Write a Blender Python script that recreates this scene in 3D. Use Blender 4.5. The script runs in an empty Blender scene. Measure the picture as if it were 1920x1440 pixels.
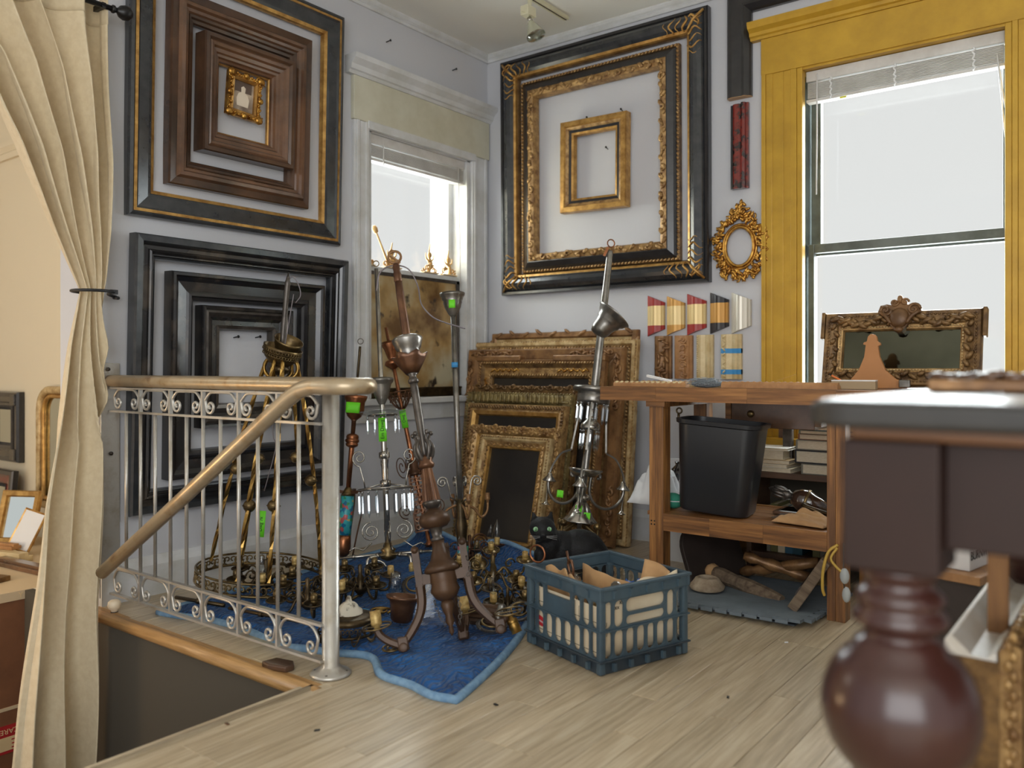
import bpy, bmesh, math, random
from mathutils import Vector, Matrix, noise
random.seed(7)
SC = bpy.context.scene
COL = SC.collection
R = math.radians
PI = math.pi
# ---------------------------------------------------------------- camera
TH = R(37.3); SN = math.sin(TH); CS = math.cos(TH)
CAM = Vector((3.388, -4.186, 0.97)); FPX = 1560.0
cam = bpy.data.cameras.new('camera'); camo = bpy.data.objects.new('camera', cam)
COL.objects.link(camo)
camo.location = CAM; camo.rotation_euler = (R(90), 0, TH)
cam.sensor_width = 36; cam.lens = FPX / 1920 * 36; cam.shift_y = -30 / 1920
cam.clip_start = 0.05
cam.dof.use_dof = True; cam.dof.focus_distance = 3.5; cam.dof.aperture_fstop = 2.0
SC.camera = camo
# ---------------------------------------------------------------- light
w = bpy.data.worlds.new('sky'); SC.world = w; w.use_nodes = True
bg = w.node_tree.nodes['Background']
bg.inputs[0].default_value = (0.99, 0.99, 0.985, 1); bg.inputs[1].default_value = 0.80
sun = bpy.data.lights.new('hazy_sky_glow', 'SUN'); suno = bpy.data.objects.new('hazy_sky_glow', sun); COL.objects.link(suno)
sun.energy = 42.0; sun.angle = R(170); sun.color = (0.90, 0.97, 1.0)
suno.rotation_euler = Vector((0.65, -0.76, -0.30)).to_track_quat('-Z', 'Y').to_euler()
def area_light(name, loc, dirv, sx, sy, power, color):
    l = bpy.data.lights.new(name, 'AREA'); l.shape = 'RECTANGLE'; l.size = sx; l.size_y = sy
    l.energy = power; l.color = color
    o = bpy.data.objects.new(name, l); COL.objects.link(o); o.location = loc
    o.rotation_euler = Vector(dirv).to_track_quat('-Z', 'Y').to_euler(); return o
area_light('rear_fill_light', (4.4, -6.35, 1.75), (-.25, 1, -.05), 3.4, 2.2, 110, (.95, .98, 1.0))  # unseen area light added behind the camera as fill for the room
vs = SC.view_settings
vs.view_transform = 'Standard'; vs.look = 'None'; vs.gamma = 1.0; vs.use_curve_mapping = False
vs.exposure = 0.0
# ---------------------------------------------------------------- helpers
def P(px, py, t):
    """photo pixel + real distance in front of the camera -> world point"""
    r = (px - 960) / FPX; u = -(py - 690) / FPX
    return Vector((CAM.x + t * (CS * r - SN), CAM.y + t * (SN * r + CS), CAM.z + t * u))
def lerp(a, b, t): return a + (b - a) * t
def ax(zdir, xhint=None):
    z = Vector(zdir).normalized(); h = Vector(xhint) if xhint else (Vector((1, 0, 0)) if abs(z.x) < .9 else Vector((0, 1, 0)))
    y = z.cross(h).normalized(); x = y.cross(z)
    return Matrix((x, y, z)).transposed().to_4x4()
def fr(o, zdir=(0, 0, 1), xhint=None): return Matrix.Translation(Vector(o)) @ ax(zdir, xhint)
def T(x, y, z): return Matrix.Translation((x, y, z))
def RX(a): return Matrix.Rotation(a, 4, 'X')
def RY(a): return Matrix.Rotation(a, 4, 'Y')
def RZ(a): return Matrix.Rotation(a, 4, 'Z')
def SCL(x, y, z): return Matrix.Diagonal((x, y, z, 1))
class MB:
    def __init__(s): s.v = []; s.f = []; s.mi = []; s.sm = []
    def add(s, vs, fs, mi=0, smooth=False, M=None):
        b = len(s.v)
        if M is not None: s.v += [M @ Vector(p) for p in vs]
        else: s.v += [Vector(p) for p in vs]
        for f in fs:
            s.f.append([b + i for i in f]); s.mi.append(mi); s.sm.append(smooth)
        return s
    def box(s, c, sz, M=None, mi=0, taper=1.0):
        x, y, z = sz[0] / 2, sz[1] / 2, sz[2] / 2; t = taper
        vs = [(-x, -y, -z), (x, -y, -z), (x, y, -z), (-x, y, -z), (-x * t, -y * t, z), (x * t, -y * t, z), (x * t, y * t, z), (-x * t, y * t, z)]
        vs = [(a + c[0], b + c[1], d + c[2]) for a, b, d in vs]
        return s.add(vs, [(3, 2, 1, 0), (4, 5, 6, 7), (0, 1, 5, 4), (1, 2, 6, 5), (2, 3, 7, 6), (3, 0, 4, 7)], mi, False, M)
    def bb(s, x0, x1, y0, y1, z0, z1, M=None, mi=0):
        return s.box(((x0 + x1) / 2, (y0 + y1) / 2, (z0 + z1) / 2), (x1 - x0, y1 - y0, z1 - z0), M, mi)
    def lathe(s, prof, n=20, M=None, mi=0, smooth=True, cap=True):
        vs = []; fs = []; k = len(prof)
        for r, z in prof:
            for i in range(n):
                a = 2 * PI * i / n; vs.append((r * math.cos(a), r * math.sin(a), z))
        for j in range(k - 1):
            for i in range(n):
                i2 = (i + 1) % n; fs.append((j * n + i, j * n + i2, (j + 1) * n + i2, (j + 1) * n + i))
        if cap:
            if prof[0][0] > 1e-5: fs.append(tuple(reversed(range(n))))
            if prof[-1][0] > 1e-5: fs.append(tuple(range((k - 1) * n, k * n)))
        return s.add(vs, fs, mi, smooth, M)
    def cyl(s, p0, p1, r0, r1=None, n=10, mi=0, smooth=True):
        p0 = Vector(p0); p1 = Vector(p1); r1 = r0 if r1 is None else r1
        return s.lathe([(r0, 0), (r1, (p1 - p0).length)], n, fr(p0, p1 - p0), mi, smooth)
    def sph(s, c, r, nu=10, nv=6, M=None, mi=0):
        if not hasattr(r, '__len__'): r = (r, r, r)
        vs = [(c[0], c[1], c[2] - r[2])]; fs = []
        for j in range(1, nv):
            a = -PI / 2 + PI * j / nv
            for i in range(nu):
                b = 2 * PI * i / nu
                vs.append((c[0] + r[0] * math.cos(a) * math.cos(b), c[1] + r[1] * math.cos(a) * math.sin(b), c[2] + r[2] * math.sin(a)))
        vs.append((c[0], c[1], c[2] + r[2])); L = len(vs) - 1
        for i in range(nu):
            i2 = (i + 1) % nu
            fs.append((0, 1 + i2, 1 + i)); fs.append((L, L - nu + i, L - nu + i2))
            for j in range(nv - 2):
                fs.append((1 + j * nu + i, 1 + j * nu + i2, 1 + (j + 1) * nu + i2, 1 + (j + 1) * nu + i))
        return s.add(vs, fs, mi, True, M)
    def tube(s, path, r, n=8, closed=False, mi=0, smooth=True, M=None, flat=None, twist=0.0):
        pts = [Vector(p) for p in path]; k = len(pts)
        rs = r if hasattr(r, '__len__') else [r] * k
        tg = []
        for i in range(k):
            a = pts[(i - 1) % k] if (closed or i) else pts[0]; b = pts[(i + 1) % k] if (closed or i < k - 1) else pts[-1]
            d = b - a; tg.append(d.normalized() if d.length > 1e-9 else Vector((0, 0, 1)))
        h = Vector((0, 0, 1)) if abs(tg[0].z) < .9 else Vector((1, 0, 0))
        nx = tg[0].cross(h).normalized(); vs = []; fs = []
        for i in range(k):
            nx = (nx - tg[i] * nx.dot(tg[i]))
            nx = nx.normalized() if nx.length > 1e-6 else tg[i].orthogonal().normalized()
            ny = tg[i].cross(nx)
            for j in range(n):
                a = 2 * PI * (j + .5) / n + twist * i
                fx = 1.0 if flat is None else flat
                vs.append(pts[i] + nx * (rs[i] * math.cos(a) * fx) + ny * (rs[i] * math.sin(a)))
        rng = k if closed else k - 1
        for i in range(rng):
            i2 = (i + 1) % k
            for j in range(n):
                j2 = (j + 1) % n; fs.append((i * n + j, i * n + j2, i2 * n + j2, i2 * n + j))
        if not closed:
            fs.append(tuple(reversed(range(n)))); fs.append(tuple(range((k - 1) * n, k * n)))
        return s.add(vs, fs, mi, smooth, M)
    def torus(s, R_, r, nu=24, nv=8, M=None, mi=0, a0=0.0, a1=2 * PI):
        closed = a1 - a0 > 6.28; m = nu if closed else nu + 1
        return s.tube([(R_ * math.cos(a0 + (a1 - a0) * i / nu), R_ * math.sin(a0 + (a1 - a0) * i / nu), 0) for i in range(m)], r, nv, closed, mi, True, M)
    def prism(s, out, z0, z1, M=None, mi=0, smooth=False):
        n = len(out); vs = [(x, y, z0) for x, y in out] + [(x, y, z1) for x, y in out]
        fs = [tuple(reversed(range(n))), tuple(range(n, 2 * n))] + [(i, (i + 1) % n, n + (i + 1) % n, n + i) for i in range(n)]
        return s.add(vs, fs, mi, smooth, M)
    def grid(s, fn, nu, nv, mi=0, smooth=True, M=None, thick=0):
        vs = [fn(i / nu, j / nv) for j in range(nv + 1) for i in range(nu + 1)]
        fs = [(j * (nu + 1) + i, j * (nu + 1) + i + 1, (j + 1) * (nu + 1) + i + 1, (j + 1) * (nu + 1) + i) for j in range(nv) for i in range(nu)]
        return s.add(vs, fs, mi, smooth, M)
    def build(s, name, mats, parent=None, label=None, kind=None, bevel=0, solid=0, seg=2):
        me = bpy.data.meshes.new(name); me.from_pydata([tuple(p) for p in s.v], [], s.f)
        if not isinstance(mats, (list, tuple)): mats = [mats]
        for m in mats: me.materials.append(m)
        me.polygons.foreach_set('material_index', s.mi); me.polygons.foreach_set('use_smooth', s.sm)
        me.update()
        o = bpy.data.objects.new(name, me); COL.objects.link(o)
        if parent is not None: o.parent = parent
        if label: o['label'] = label
        if kind: o['kind'] = kind
        if solid:
            md = o.modifiers.new('thickness', 'SOLIDIFY'); md.thickness = solid; md.offset = 0
        if bevel:
            md = o.modifiers.new('edge', 'BEVEL'); md.width = bevel; md.segments = seg; md.limit_method = 'ANGLE'; md.angle_limit = R(50)
        return o
def thing(name, label, cat, M=None, group=None):
    o = bpy.data.objects.new(name, None); COL.objects.link(o); o.empty_display_size = .05
    if M is not None: o.matrix_world = M
    o['label'] = label; o['category'] = cat
    if group: o['group'] = group
    return o
def tag(o, label, cat, group=None, M=None):
    o['label'] = label; o['category'] = cat
    if group: o['group'] = group
    if M is not None: o.matrix_world = M
    return o
def struct(o): o['kind'] = 'structure'; return o
def sroot(name, M=None):
    o = bpy.data.objects.new(name, None); COL.objects.link(o); o['kind'] = 'structure'
    if M is not None: o.matrix_world = M
    return o
def dup(root, M=None, label=None):
    r = root.copy(); COL.objects.link(r)
    if M is not None: r.matrix_world = M
    if label: r['label'] = label
    for ch in list(root.children):
        c = ch.copy(); COL.objects.link(c); c.parent = r
        for g in list(ch.children):
            d = g.copy(); COL.objects.link(d); d.parent = c
    return r
def spiral(c, r0, r1, a0, a1, n=24, M=None):
    pts = []
    for i in range(n + 1):
        t = i / n; a = lerp(a0, a1, t); r = lerp(r0, r1, t)
        pts.append(Vector((c[0] + r * math.cos(a), c[1] + r * math.sin(a), 0)))
    return [M @ p for p in pts] if M is not None else pts
def smooth_path(pts, n=6):
    """Catmull-Rom through points"""
    p = [Vector(q) for q in pts]; out = []
    for i in range(len(p) - 1):
        a = p[i - 1] if i else p[0] * 2 - p[1]; b = p[i]; c = p[i + 1]; d = p[i + 2] if i + 2 < len(p) else p[-1] * 2 - p[-2]
        for k in range(n):
            t = k / n
            out.append(.5 * ((2 * b) + (c - a) * t + (2 * a - 5 * b + 4 * c - d) * t * t + (3 * b - a - 3 * c + d) * t ** 3))
    out.append(p[-1]); return out
def text_mesh(txt, size, M, mat, name, parent, depth=0.0004):
    cu = bpy.data.curves.new(name, 'FONT'); cu.body = txt; cu.size = size; cu.align_x = 'CENTER'; cu.align_y = 'CENTER'; cu.extrude = depth
    tmp = bpy.data.objects.new('tmp', cu); COL.objects.link(tmp)
    dg = bpy.context.evaluated_depsgraph_get(); me = bpy.data.meshes.new_from_object(tmp.evaluated_get(dg))
    bpy.data.objects.remove(tmp); bpy.data.curves.remove(cu)
    me.name = name; me.transform(M); me.materials.clear(); me.materials.append(mat)
    o = bpy.data.objects.new(name, me); COL.objects.link(o); o.parent = parent; return o
# ---------------------------------------------------------------- materials
def lin(c):
    return tuple(((x / 255) / 12.92 if x / 255 <= .04045 else (((x / 255) + .055) / 1.055) ** 2.4) for x in c) + (1,)
MT = {}
def mat(name, c, rough=.5, metal=0.0, c2=None, scale=8, stretch=(1, 1, 1), detail=4, lo=.35, hi=.65, bump=0, bscale=None,
        c3=None, coat=0, spec=.5, objrand=0, trans=0, sheen=0, bdist=.01, wave=False):
    m = bpy.data.materials.new(name); m.use_nodes = True; nt = m.node_tree; N = nt.nodes; L = nt.links
    b = N['Principled BSDF']; b.inputs['Base Color'].default_value = lin(c); b.inputs['Roughness'].default_value = rough
    b.inputs['Metallic'].default_value = metal; b.inputs['Specular IOR Level'].default_value = spec
    if coat: b.inputs['Coat Weight'].default_value = coat; b.inputs['Coat Roughness'].default_value = .15
    if trans: b.inputs['Transmission Weight'].default_value = trans
    if sheen: b.inputs['Sheen Weight'].default_value = sheen
    if c2 is not None or bump:
        tc = N.new('ShaderNodeTexCoord'); mp = N.new('ShaderNodeMapping'); mp.inputs['Scale'].default_value = stretch
        L.new(tc.outputs['Object'], mp.inputs['Vector']); vec = mp.outputs['Vector']
        if objrand:
            oi = N.new('ShaderNodeObjectInfo'); cx = N.new('ShaderNodeVectorMath'); cx.operation = 'MULTIPLY_ADD'
            L.new(oi.outputs['Random'], cx.inputs[0]); cx.inputs[1].default_value = (37, 51, 23); L.new(vec, cx.inputs[2]); vec = cx.outputs[0]
    if c2 is not None:
        if wave:
            nz = N.new('ShaderNodeTexWave'); nz.inputs['Scale'].default_value = scale; nz.inputs['Distortion'].default_value = 6; nz.inputs['Detail'].default_value = 3
            nz.inputs['Detail Scale'].default_value = 1.5; out = nz.outputs['Fac']
        else:
            nz = N.new('ShaderNodeTexNoise'); nz.inputs['Scale'].default_value = scale; nz.inputs['Detail'].default_value = detail; nz.inputs['Roughness'].default_value = .6; out = nz.outputs['Fac']
        L.new(vec, nz.inputs['Vector'])
        cr = N.new('ShaderNodeValToRGB'); cr.color_ramp.elements[0].position = lo; cr.color_ramp.elements[1].position = hi
        cr.color_ramp.elements[0].color = lin(c); cr.color_ramp.elements[1].color = lin(c2)
        if c3 is not None:
            e = cr.color_ramp.elements.new((lo + hi) / 2); e.color = lin(c3)
        L.new(out, cr.inputs['Fac']); colr = cr.outputs['Color']
        if objrand:
            hs = N.new('ShaderNodeHueSaturation'); mr = N.new('ShaderNodeMapRange'); L.new(oi.outputs['Random'], mr.inputs['Value'])
            mr.inputs['To Min'].default_value = 1 - objrand; mr.inputs['To Max'].default_value = 1 + objrand
            L.new(mr.outputs[0], hs.inputs['Value']); L.new(colr, hs.inputs['Color']); colr = hs.outputs['Color']
        L.new(colr, b.inputs['Base Color'])
    if bump:
        n2 = N.new('ShaderNodeTexNoise'); n2.inputs['Scale'].default_value = bscale or scale * 3; n2.inputs['Detail'].default_value = 3
        L.new(vec, n2.inputs['Vector'])
        bp = N.new('ShaderNodeBump'); bp.inputs['Strength'].default_value = bump; bp.inputs['Distance'].default_value = bdist
        L.new(n2.outputs['Fac'], bp.inputs['Height']); L.new(bp.outputs[0], b.inputs['Normal'])
    MT[name] = m; return m
def glassmat(name, tint=(1, 1, 1), gl=.25, rough=.03):
    m = bpy.data.materials.new(name); m.use_nodes = True; nt = m.node_tree; N = nt.nodes; L = nt.links
    N.remove(N['Principled BSDF']); tr = N.new('ShaderNodeBsdfTransparent'); tr.inputs[0].default_value = (*tint, 1)
    g = N.new('ShaderNodeBsdfGlossy'); g.inputs['Roughness'].default_value = rough
    lw = N.new('ShaderNodeLayerWeight'); pw = N.new('ShaderNodeMath'); pw.operation = 'POWER'; L.new(lw.outputs['Facing'], pw.inputs[0]); pw.inputs[1].default_value = 5
    ad = N.new('ShaderNodeMath'); ad.operation = 'MULTIPLY_ADD'; ad.use_clamp = True; ad.inputs[1].default_value = .8; ad.inputs[2].default_value = gl; L.new(pw.outputs[0], ad.inputs[0])
    mx = N.new('ShaderNodeMixShader'); L.new(ad.outputs[0], mx.inputs[0]); L.new(tr.outputs[0], mx.inputs[1]); L.new(g.outputs[0], mx.inputs[2])
    L.new(mx.outputs[0], N['Material Output'].inputs['Surface']); MT[name] = m; return m
mat('wall_paint', (198, 199, 204), .75, bump=.05, bscale=60)
mat('ceiling_paint', (234, 233, 226), .85, bump=.05, bscale=40)
mat('trim_white', (214, 215, 217), .45, c2=(196, 196, 192), scale=6)
mat('frieze_cream', (206, 203, 184), .6, c2=(190, 186, 164), scale=4)
mat('oak_floor', (160, 142, 114), .31, c2=(192, 177, 150), scale=3.0, stretch=(26, 1.4, 1), detail=6, c3=(178, 160, 132), objrand=.09, bump=.12, bscale=9, bdist=.004, spec=.6)
mat('oak_plain', (164, 124, 78), .4, c2=(196, 156, 106), scale=3, stretch=(2, 30, 30), detail=5)
mat('oak_nosing', (150, 112, 66), .38, c2=(186, 144, 92), scale=3, stretch=(2, 30, 30), detail=5)
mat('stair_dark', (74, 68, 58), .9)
mat('beige_wall', (222, 208, 180), .8)
mat('blk', (34, 33, 35), .28, c2=(46, 44, 44), scale=20, bump=.05, bscale=60, coat=.3)
mat('blk_worn', (38, 37, 38), .24, .25, c2=(92, 82, 70), scale=5, lo=.5, hi=.8, coat=.5)
mat('blk_blue', (42, 45, 50), .24, .2, c2=(60, 62, 64), scale=14, coat=.5)
mat('brown_frame', (58, 44, 36), .22, c2=(92, 66, 48), scale=4, stretch=(1, 1, 1), detail=5)
mat('walnut', (80, 58, 44), .22, c2=(116, 82, 58), scale=5, detail=5, coat=.4)
mat('gold', (206, 162, 92), .36, .6, c2=(158, 116, 60), scale=22, bump=.25, bscale=90, bdist=.003)
mat('gold_old', (190, 154, 100), .42, .4, c2=(120, 86, 50), scale=26, bump=.4, bscale=80, bdist=.004)
mat('gold_pale', (218, 194, 146), .42, .35, c2=(168, 134, 84), scale=20, bump=.3, bscale=70, bdist=.003)
mat('gold_dark', (138, 106, 64), .42, .4, c2=(84, 60, 36), scale=22, bump=.4, bscale=70, bdist=.004)
mat('gold_bright', (214, 166, 82), .3, .9, c2=(140, 92, 38), scale=30, bump=.2, bscale=120, bdist=.003)
mat('gilt_brown', (158, 118, 76), .42, .3, c2=(108, 76, 48), scale=14, bump=.35, bscale=60, bdist=.004)
mat('olive_gilt', (152, 134, 86), .45, .3, c2=(100, 84, 50), scale=18, bump=.4, bscale=60, bdist=.004)
mat('gold_leaf_paint', (198, 156, 50), .42, .2, c2=(176, 136, 42), scale=7, bump=.08, bscale=40, lo=.3, hi=.7)
mat('dark_panel', (36, 33, 31), .35, c2=(50, 45, 40), scale=3)
mat('dark_mirror', (96, 98, 86), .08, 1.0, c2=(70, 72, 62), scale=2)
mat('mirror', (205, 212, 210), .05, 1.0)
mat('jamb_mirror', (150, 160, 156), .16, .9, c2=(110, 120, 116), scale=5)
mat('sash_dark', (112, 118, 112), .35, .3, c2=(80, 84, 76), scale=6)
mat('blind', (214, 211, 206), .5, c2=(196, 192, 186), scale=9)
mat('white_paint', (226, 226, 226), .5)
mat('photo_print', (196, 180, 160), .6, c2=(120, 104, 90), scale=9)
mat('iron_blk', (28, 27, 28), .35, .3)
glassmat('pane', (.98, .99, .985), .015)
glassmat('crystal', (.86, .89, .91), .22)
glassmat('clear_glass', (.9, .92, .92), .10)
glassmat('plastic_bag', (.88, .9, .94), .07, .25)
mat('silver_paint', (186, 182, 174), .3, .55, c2=(160, 146, 124), scale=9, bump=.1, bscale=50, lo=.5, hi=.75)
mat('silver_worn', (178, 160, 132), .32, .45, c2=(120, 92, 62), scale=16, stretch=(1, 1, 1), lo=.48, hi=.75, c3=(170, 146, 112))
mat('curtain', (232, 216, 184), .85, c2=(222, 204, 170), scale=40, bump=.1, bscale=220, bdist=.002, sheen=.15)
mat('curtain_tie', (30, 30, 32), .5)
mat('brass', (168, 134, 72), .3, .9, c2=(118, 88, 44), scale=18)
mat('brass_old', (138, 116, 76), .34, .8, c2=(84, 68, 44), scale=20, bump=.15, bscale=80, bdist=.003)
mat('brass_dark', (92, 76, 52), .38, .8, c2=(58, 48, 34), scale=20, bump=.15, bscale=70, bdist=.003)
mat('copper', (172, 112, 76), .28, .85, c2=(122, 76, 50), scale=14)
mat('copper_dark', (112, 78, 54), .36, .6, c2=(78, 52, 38), scale=12, bump=.1, bscale=60, bdist=.003)
mat('bronze', (84, 60, 41), .4, .15, c2=(60, 42, 29), scale=8, spec=.35, bump=.1, bscale=60, bdist=.003)
mat('pewter', (150, 146, 140), .3, .8, c2=(112, 108, 100), scale=14)
mat('pewter_dark', (104, 98, 92), .34, .7, c2=(72, 66, 62), scale=14)
mat('silver', (196, 192, 184), .22, .9, c2=(150, 144, 134), scale=12)
mat('tape_green', (112, 222, 40), .6)
mat('tape_blue', (60, 140, 196), .6)
mat('ink', (24, 24, 26), .7)
mat('socket_cream', (200, 172, 110), .42, .25, c2=(158, 126, 70), scale=40)
mat('wire_grey', (120, 112, 116), .5)

# the canvas lets some light through
_nt = MT['curtain'].node_tree; _b = _nt.nodes['Principled BSDF']; _tl = _nt.nodes.new('ShaderNodeBsdfTranslucent'); _tl.inputs[0].default_value = lin((216, 200, 166)); _mx = _nt.nodes.new('ShaderNodeMixShader'); _mx.inputs[0].default_value = .16
_nt.links.new(_b.outputs[0], _mx.inputs[1]); _nt.links.new(_tl.outputs[0], _mx.inputs[2]); _nt.links.new(_mx.outputs[0], _nt.nodes['Material Output'].inputs['Surface'])
# ---------------------------------------------------------------- the room
WX0 = -3.6; CEIL = 2.985
# floor: boards run away from the camera along Y; stairwell cut out at x<1.36, y<-2.55
fl = sroot('floor')
sub = MB(); sub.bb(0.0, 1.36, -2.52, 0.0, -.12, -.024); sub.bb(1.36, 6.2, -6.4, 0.0, -.12, -.024)
sub.build('subfloor', MT['oak_plain'], fl)
PW = .0835
def plank_mesh(L):
    mb = MB(); mb.bb(-PW / 2 + .0006, PW / 2 - .0006, 0, L, -.022, 0); me = None
    o = mb.build('plank', MT['oak_floor'], fl, bevel=.0012, seg=1); return o
protos = {}
row = 0; rest = MB(); npl = 0
x = PW / 2
cands = []
while x < 6.1:
    y1 = 0.0; ymin = -2.52 if x < 1.36 - PW / 2 else -6.4
    first = True
    while y1 > ymin + .01:
        Lp = random.choice((.75, 1.0, 1.25, 1.5)) if not first else random.choice((.5, .75, 1.0, 1.25)); first = False
        y0 = max(ymin, y1 - Lp)
        cands.append((x, y0, round(y1 - y0, 3))); y1 = y0
    x += PW
def seen(c):
    cx, cy = c[0], c[1] + c[2] / 2; dx, dy = cx - CAM.x, cy - CAM.y
    f = -SN * dx + CS * dy; r = CS * dx + SN * dy
    if f < 1.5: return 99 + f
    px = 960 + FPX * r / f
    return f if -300 < px < 2200 else 50 + f
cands.sort(key=seen)
for k, (x, y0, L) in enumerate(cands):
    if k < 295:
        if L not in protos:
            o = plank_mesh(L - .0012); protos[L] = o
        else:
            o = protos[L].copy(); COL.objects.link(o)
        o.location = (x, y0, random.uniform(-.0006, .0006))
    else:
        rest.bb(x - PW / 2 + .0006, x + PW / 2 - .0006, y0 + .0006, y0 + L - .0006, -.022, 0)
rest.build('planks_beyond', MT['oak_floor'], fl, kind='stuff')
# bull-nosed oak nosing round the stairwell
mb = MB(); mb.tube([(0.0, -2.545, -.017), (1.40, -2.545, -.017)], .024, 12); mb.bb(0, 1.38, -2.545, -2.51, -.03, .0005)
mb.build('nosing', MT['oak_nosing'], fl)
mb = MB(); mb.tube([(1.372, -2.54, -.017), (1.372, -6.4, -.017)], .024, 12); mb.build('nosing', MT['oak_floor'], fl)
# stairwell: side wall below the floor, steps going down towards -x
sw = sroot('stairwell')
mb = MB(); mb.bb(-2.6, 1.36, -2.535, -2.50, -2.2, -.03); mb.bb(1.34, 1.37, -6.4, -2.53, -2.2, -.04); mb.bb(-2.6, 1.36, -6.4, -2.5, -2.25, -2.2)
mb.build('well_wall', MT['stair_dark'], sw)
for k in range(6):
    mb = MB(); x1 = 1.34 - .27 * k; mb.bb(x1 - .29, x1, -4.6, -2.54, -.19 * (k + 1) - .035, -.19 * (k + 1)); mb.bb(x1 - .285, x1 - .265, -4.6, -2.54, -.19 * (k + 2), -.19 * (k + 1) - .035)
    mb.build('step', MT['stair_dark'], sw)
# ceiling
mb = MB(); mb.bb(-.34, 6.2, -6.4, 0.3, CEIL, CEIL + .1); mb.bb(-3.6, -.34, -6.4, -1.8, CEIL, CEIL + .1); struct(mb.build('ceiling', MT['ceiling_paint']))
# left wall (x=0) with window opening y -1.04..-.18
WA = (-1.045, -.175, .80, 2.285)
mb = MB(); tk = .34
mb.bb(-tk, 0, -2.51, WA[0], -.1, CEIL); mb.bb(-tk, 0, WA[1], .3, -.1, CEIL)
mb.bb(-tk, 0, WA[0], WA[1], -.1, WA[2]); mb.bb(-tk, 0, WA[0], WA[1], WA[3], CEIL)
mb.bb(-tk, 0, -6.4, -2.51, 2.62, CEIL); mb.bb(-tk, 0, -6.4, -4.6, -2.2, 2.62)
struct(mb.build('wall_left', MT['wall_paint']))
# back wall (y=0) with window opening x 2.0..2.93
WB = (2.003, 2.93, .62, 2.465)
mb = MB()
mb.bb(0, WB[0], 0, .3, -.1, CEIL); mb.bb(WB[1], 6.2, 0, .3, -.1, CEIL); mb.bb(WB[0], WB[1], 0, .3, -.1, WB[2]); mb.bb(WB[0], WB[1], 0, .3, WB[3], CEIL)
struct(mb.build('wall_back', MT['wall_paint']))
mb = MB(); mb.bb(6.2, 6.4, -2.6, .3, -.1, CEIL); struct(mb.build('wall_right', MT['wall_paint']))
# picture rails under the ceiling
def rail_profile(): return [(0, 0), (.012, 0), (.018, .012), (.012, .022), (.022, .03), (.03, .042), (.03, .05), (0, .05)]
def sweep_line(mb, prof, p0, p1, out, up=(0, 0, 1), mi=0):
    p0, p1, o, u = Vector(p0), Vector(p1), Vector(out), Vector(up); n = len(prof)
    vs = [p0 + o * a + u * b for a, b in prof] + [p1 + o * a + u * b for a, b in prof]
    fs = [(i, (i + 1) % n, n + (i + 1) % n, n + i) for i in range(n)] + [tuple(range(n)), tuple(range(n, 2 * n))]
    mb.add(vs, fs, mi)
mb = MB(); sweep_line(mb, rail_profile(), (0, -6.4, CEIL - .05), (0, -.0, CEIL - .05), (1, 0, 0)); struct(mb.build('trim_1', MT['trim_white']))
mb = MB(); sweep_line(mb, rail_profile(), (0.0, 0, CEIL - .05), (6.2, 0, CEIL - .05), (0, -1, 0)); struct(mb.build('trim_2', MT['trim_white']))
# baseboards
bp = [(0, 0), (.02, 0), (.02, .13), (.012, .15), (.006, .17), (0, .17)]
mb = MB(); sweep_line(mb, bp, (0, -2.51, 0), (0, 0, 0), (1, 0, 0)); struct(mb.build('baseboard_left', MT['trim_white']))
mb = MB(); sweep_line(mb, bp, (0, 0, 0), (6.2, 0, 0), (0, -1, 0)); struct(mb.build('baseboard_back', MT['trim_white']))
# ---- window 1 (left wall, white)
w1 = sroot('window_1')
y0, y1, z0, z1 = WA
for a, b, nm in ((y0 - .112, y0 - .0, 'casing'), (y1, y1 + .15, 'casing')):
    mb = MB(); mb.bb(0, .022, a, b, z0 - .04, z1 + .02); mb.bb(.02, .03, a + .012, a + .035, z0 - .04, z1 + .02); mb.bb(.02, .03, b - .035, b - .012, z0 - .04, z1 + .02)
    mb.build(nm, MT['trim_white'], w1, bevel=.004)
mb = MB(); mb.bb(0, .028, y0 - .12, y1 + .16, z1 + .02, z1 + .255); mb.build('frieze', MT['frieze_cream'], w1, bevel=.004)
mb = MB(); sweep_line(mb, [(0, 0), (.03, 0), (.04, .015), (.05, .02), (.055, .045), (.085, .07), (.09, .095), (0, .095)], (0, y0 - .16, z1 + .255), (0, -.001, z1 + .255), (1, 0, 0)); mb.build('cornice', MT['trim_white'], w1)
mb = MB(); mb.bb(0, .035, y0 - .02, y1 + .02, z1 - .015, z1 + .03); mb.build('head_moulding', MT['trim_white'], w1, bevel=.004)
mb = MB(); mb.bb(-.30, .0, y0 - .001, y0 + .03, z0, z1); mb.build('jamb', MT['trim_white'], w1)
mb = MB(); mb.bb(-.30, .0, y1 - .03, y1 + .001, z0, z1); mb.build('jamb', MT['trim_white'], w1)
mb = MB(); mb.bb(-.30, .0, y0, y1, z1 - .02, z1 + .001); mb.build('jamb', MT['trim_white'], w1)
mb = MB(); mb.bb(-.3, .06, y0 - .14, y1 + .16, z0 - .035, z0); mb.build('sill', MT['trim_white'], w1, bevel=.006)
mb = MB(); mb.bb(0, .02, y0 - .1, y1 + .12, z0 - .13, z0 - .035); mb.build('apron', MT['trim_white'], w1, bevel=.004)
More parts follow.
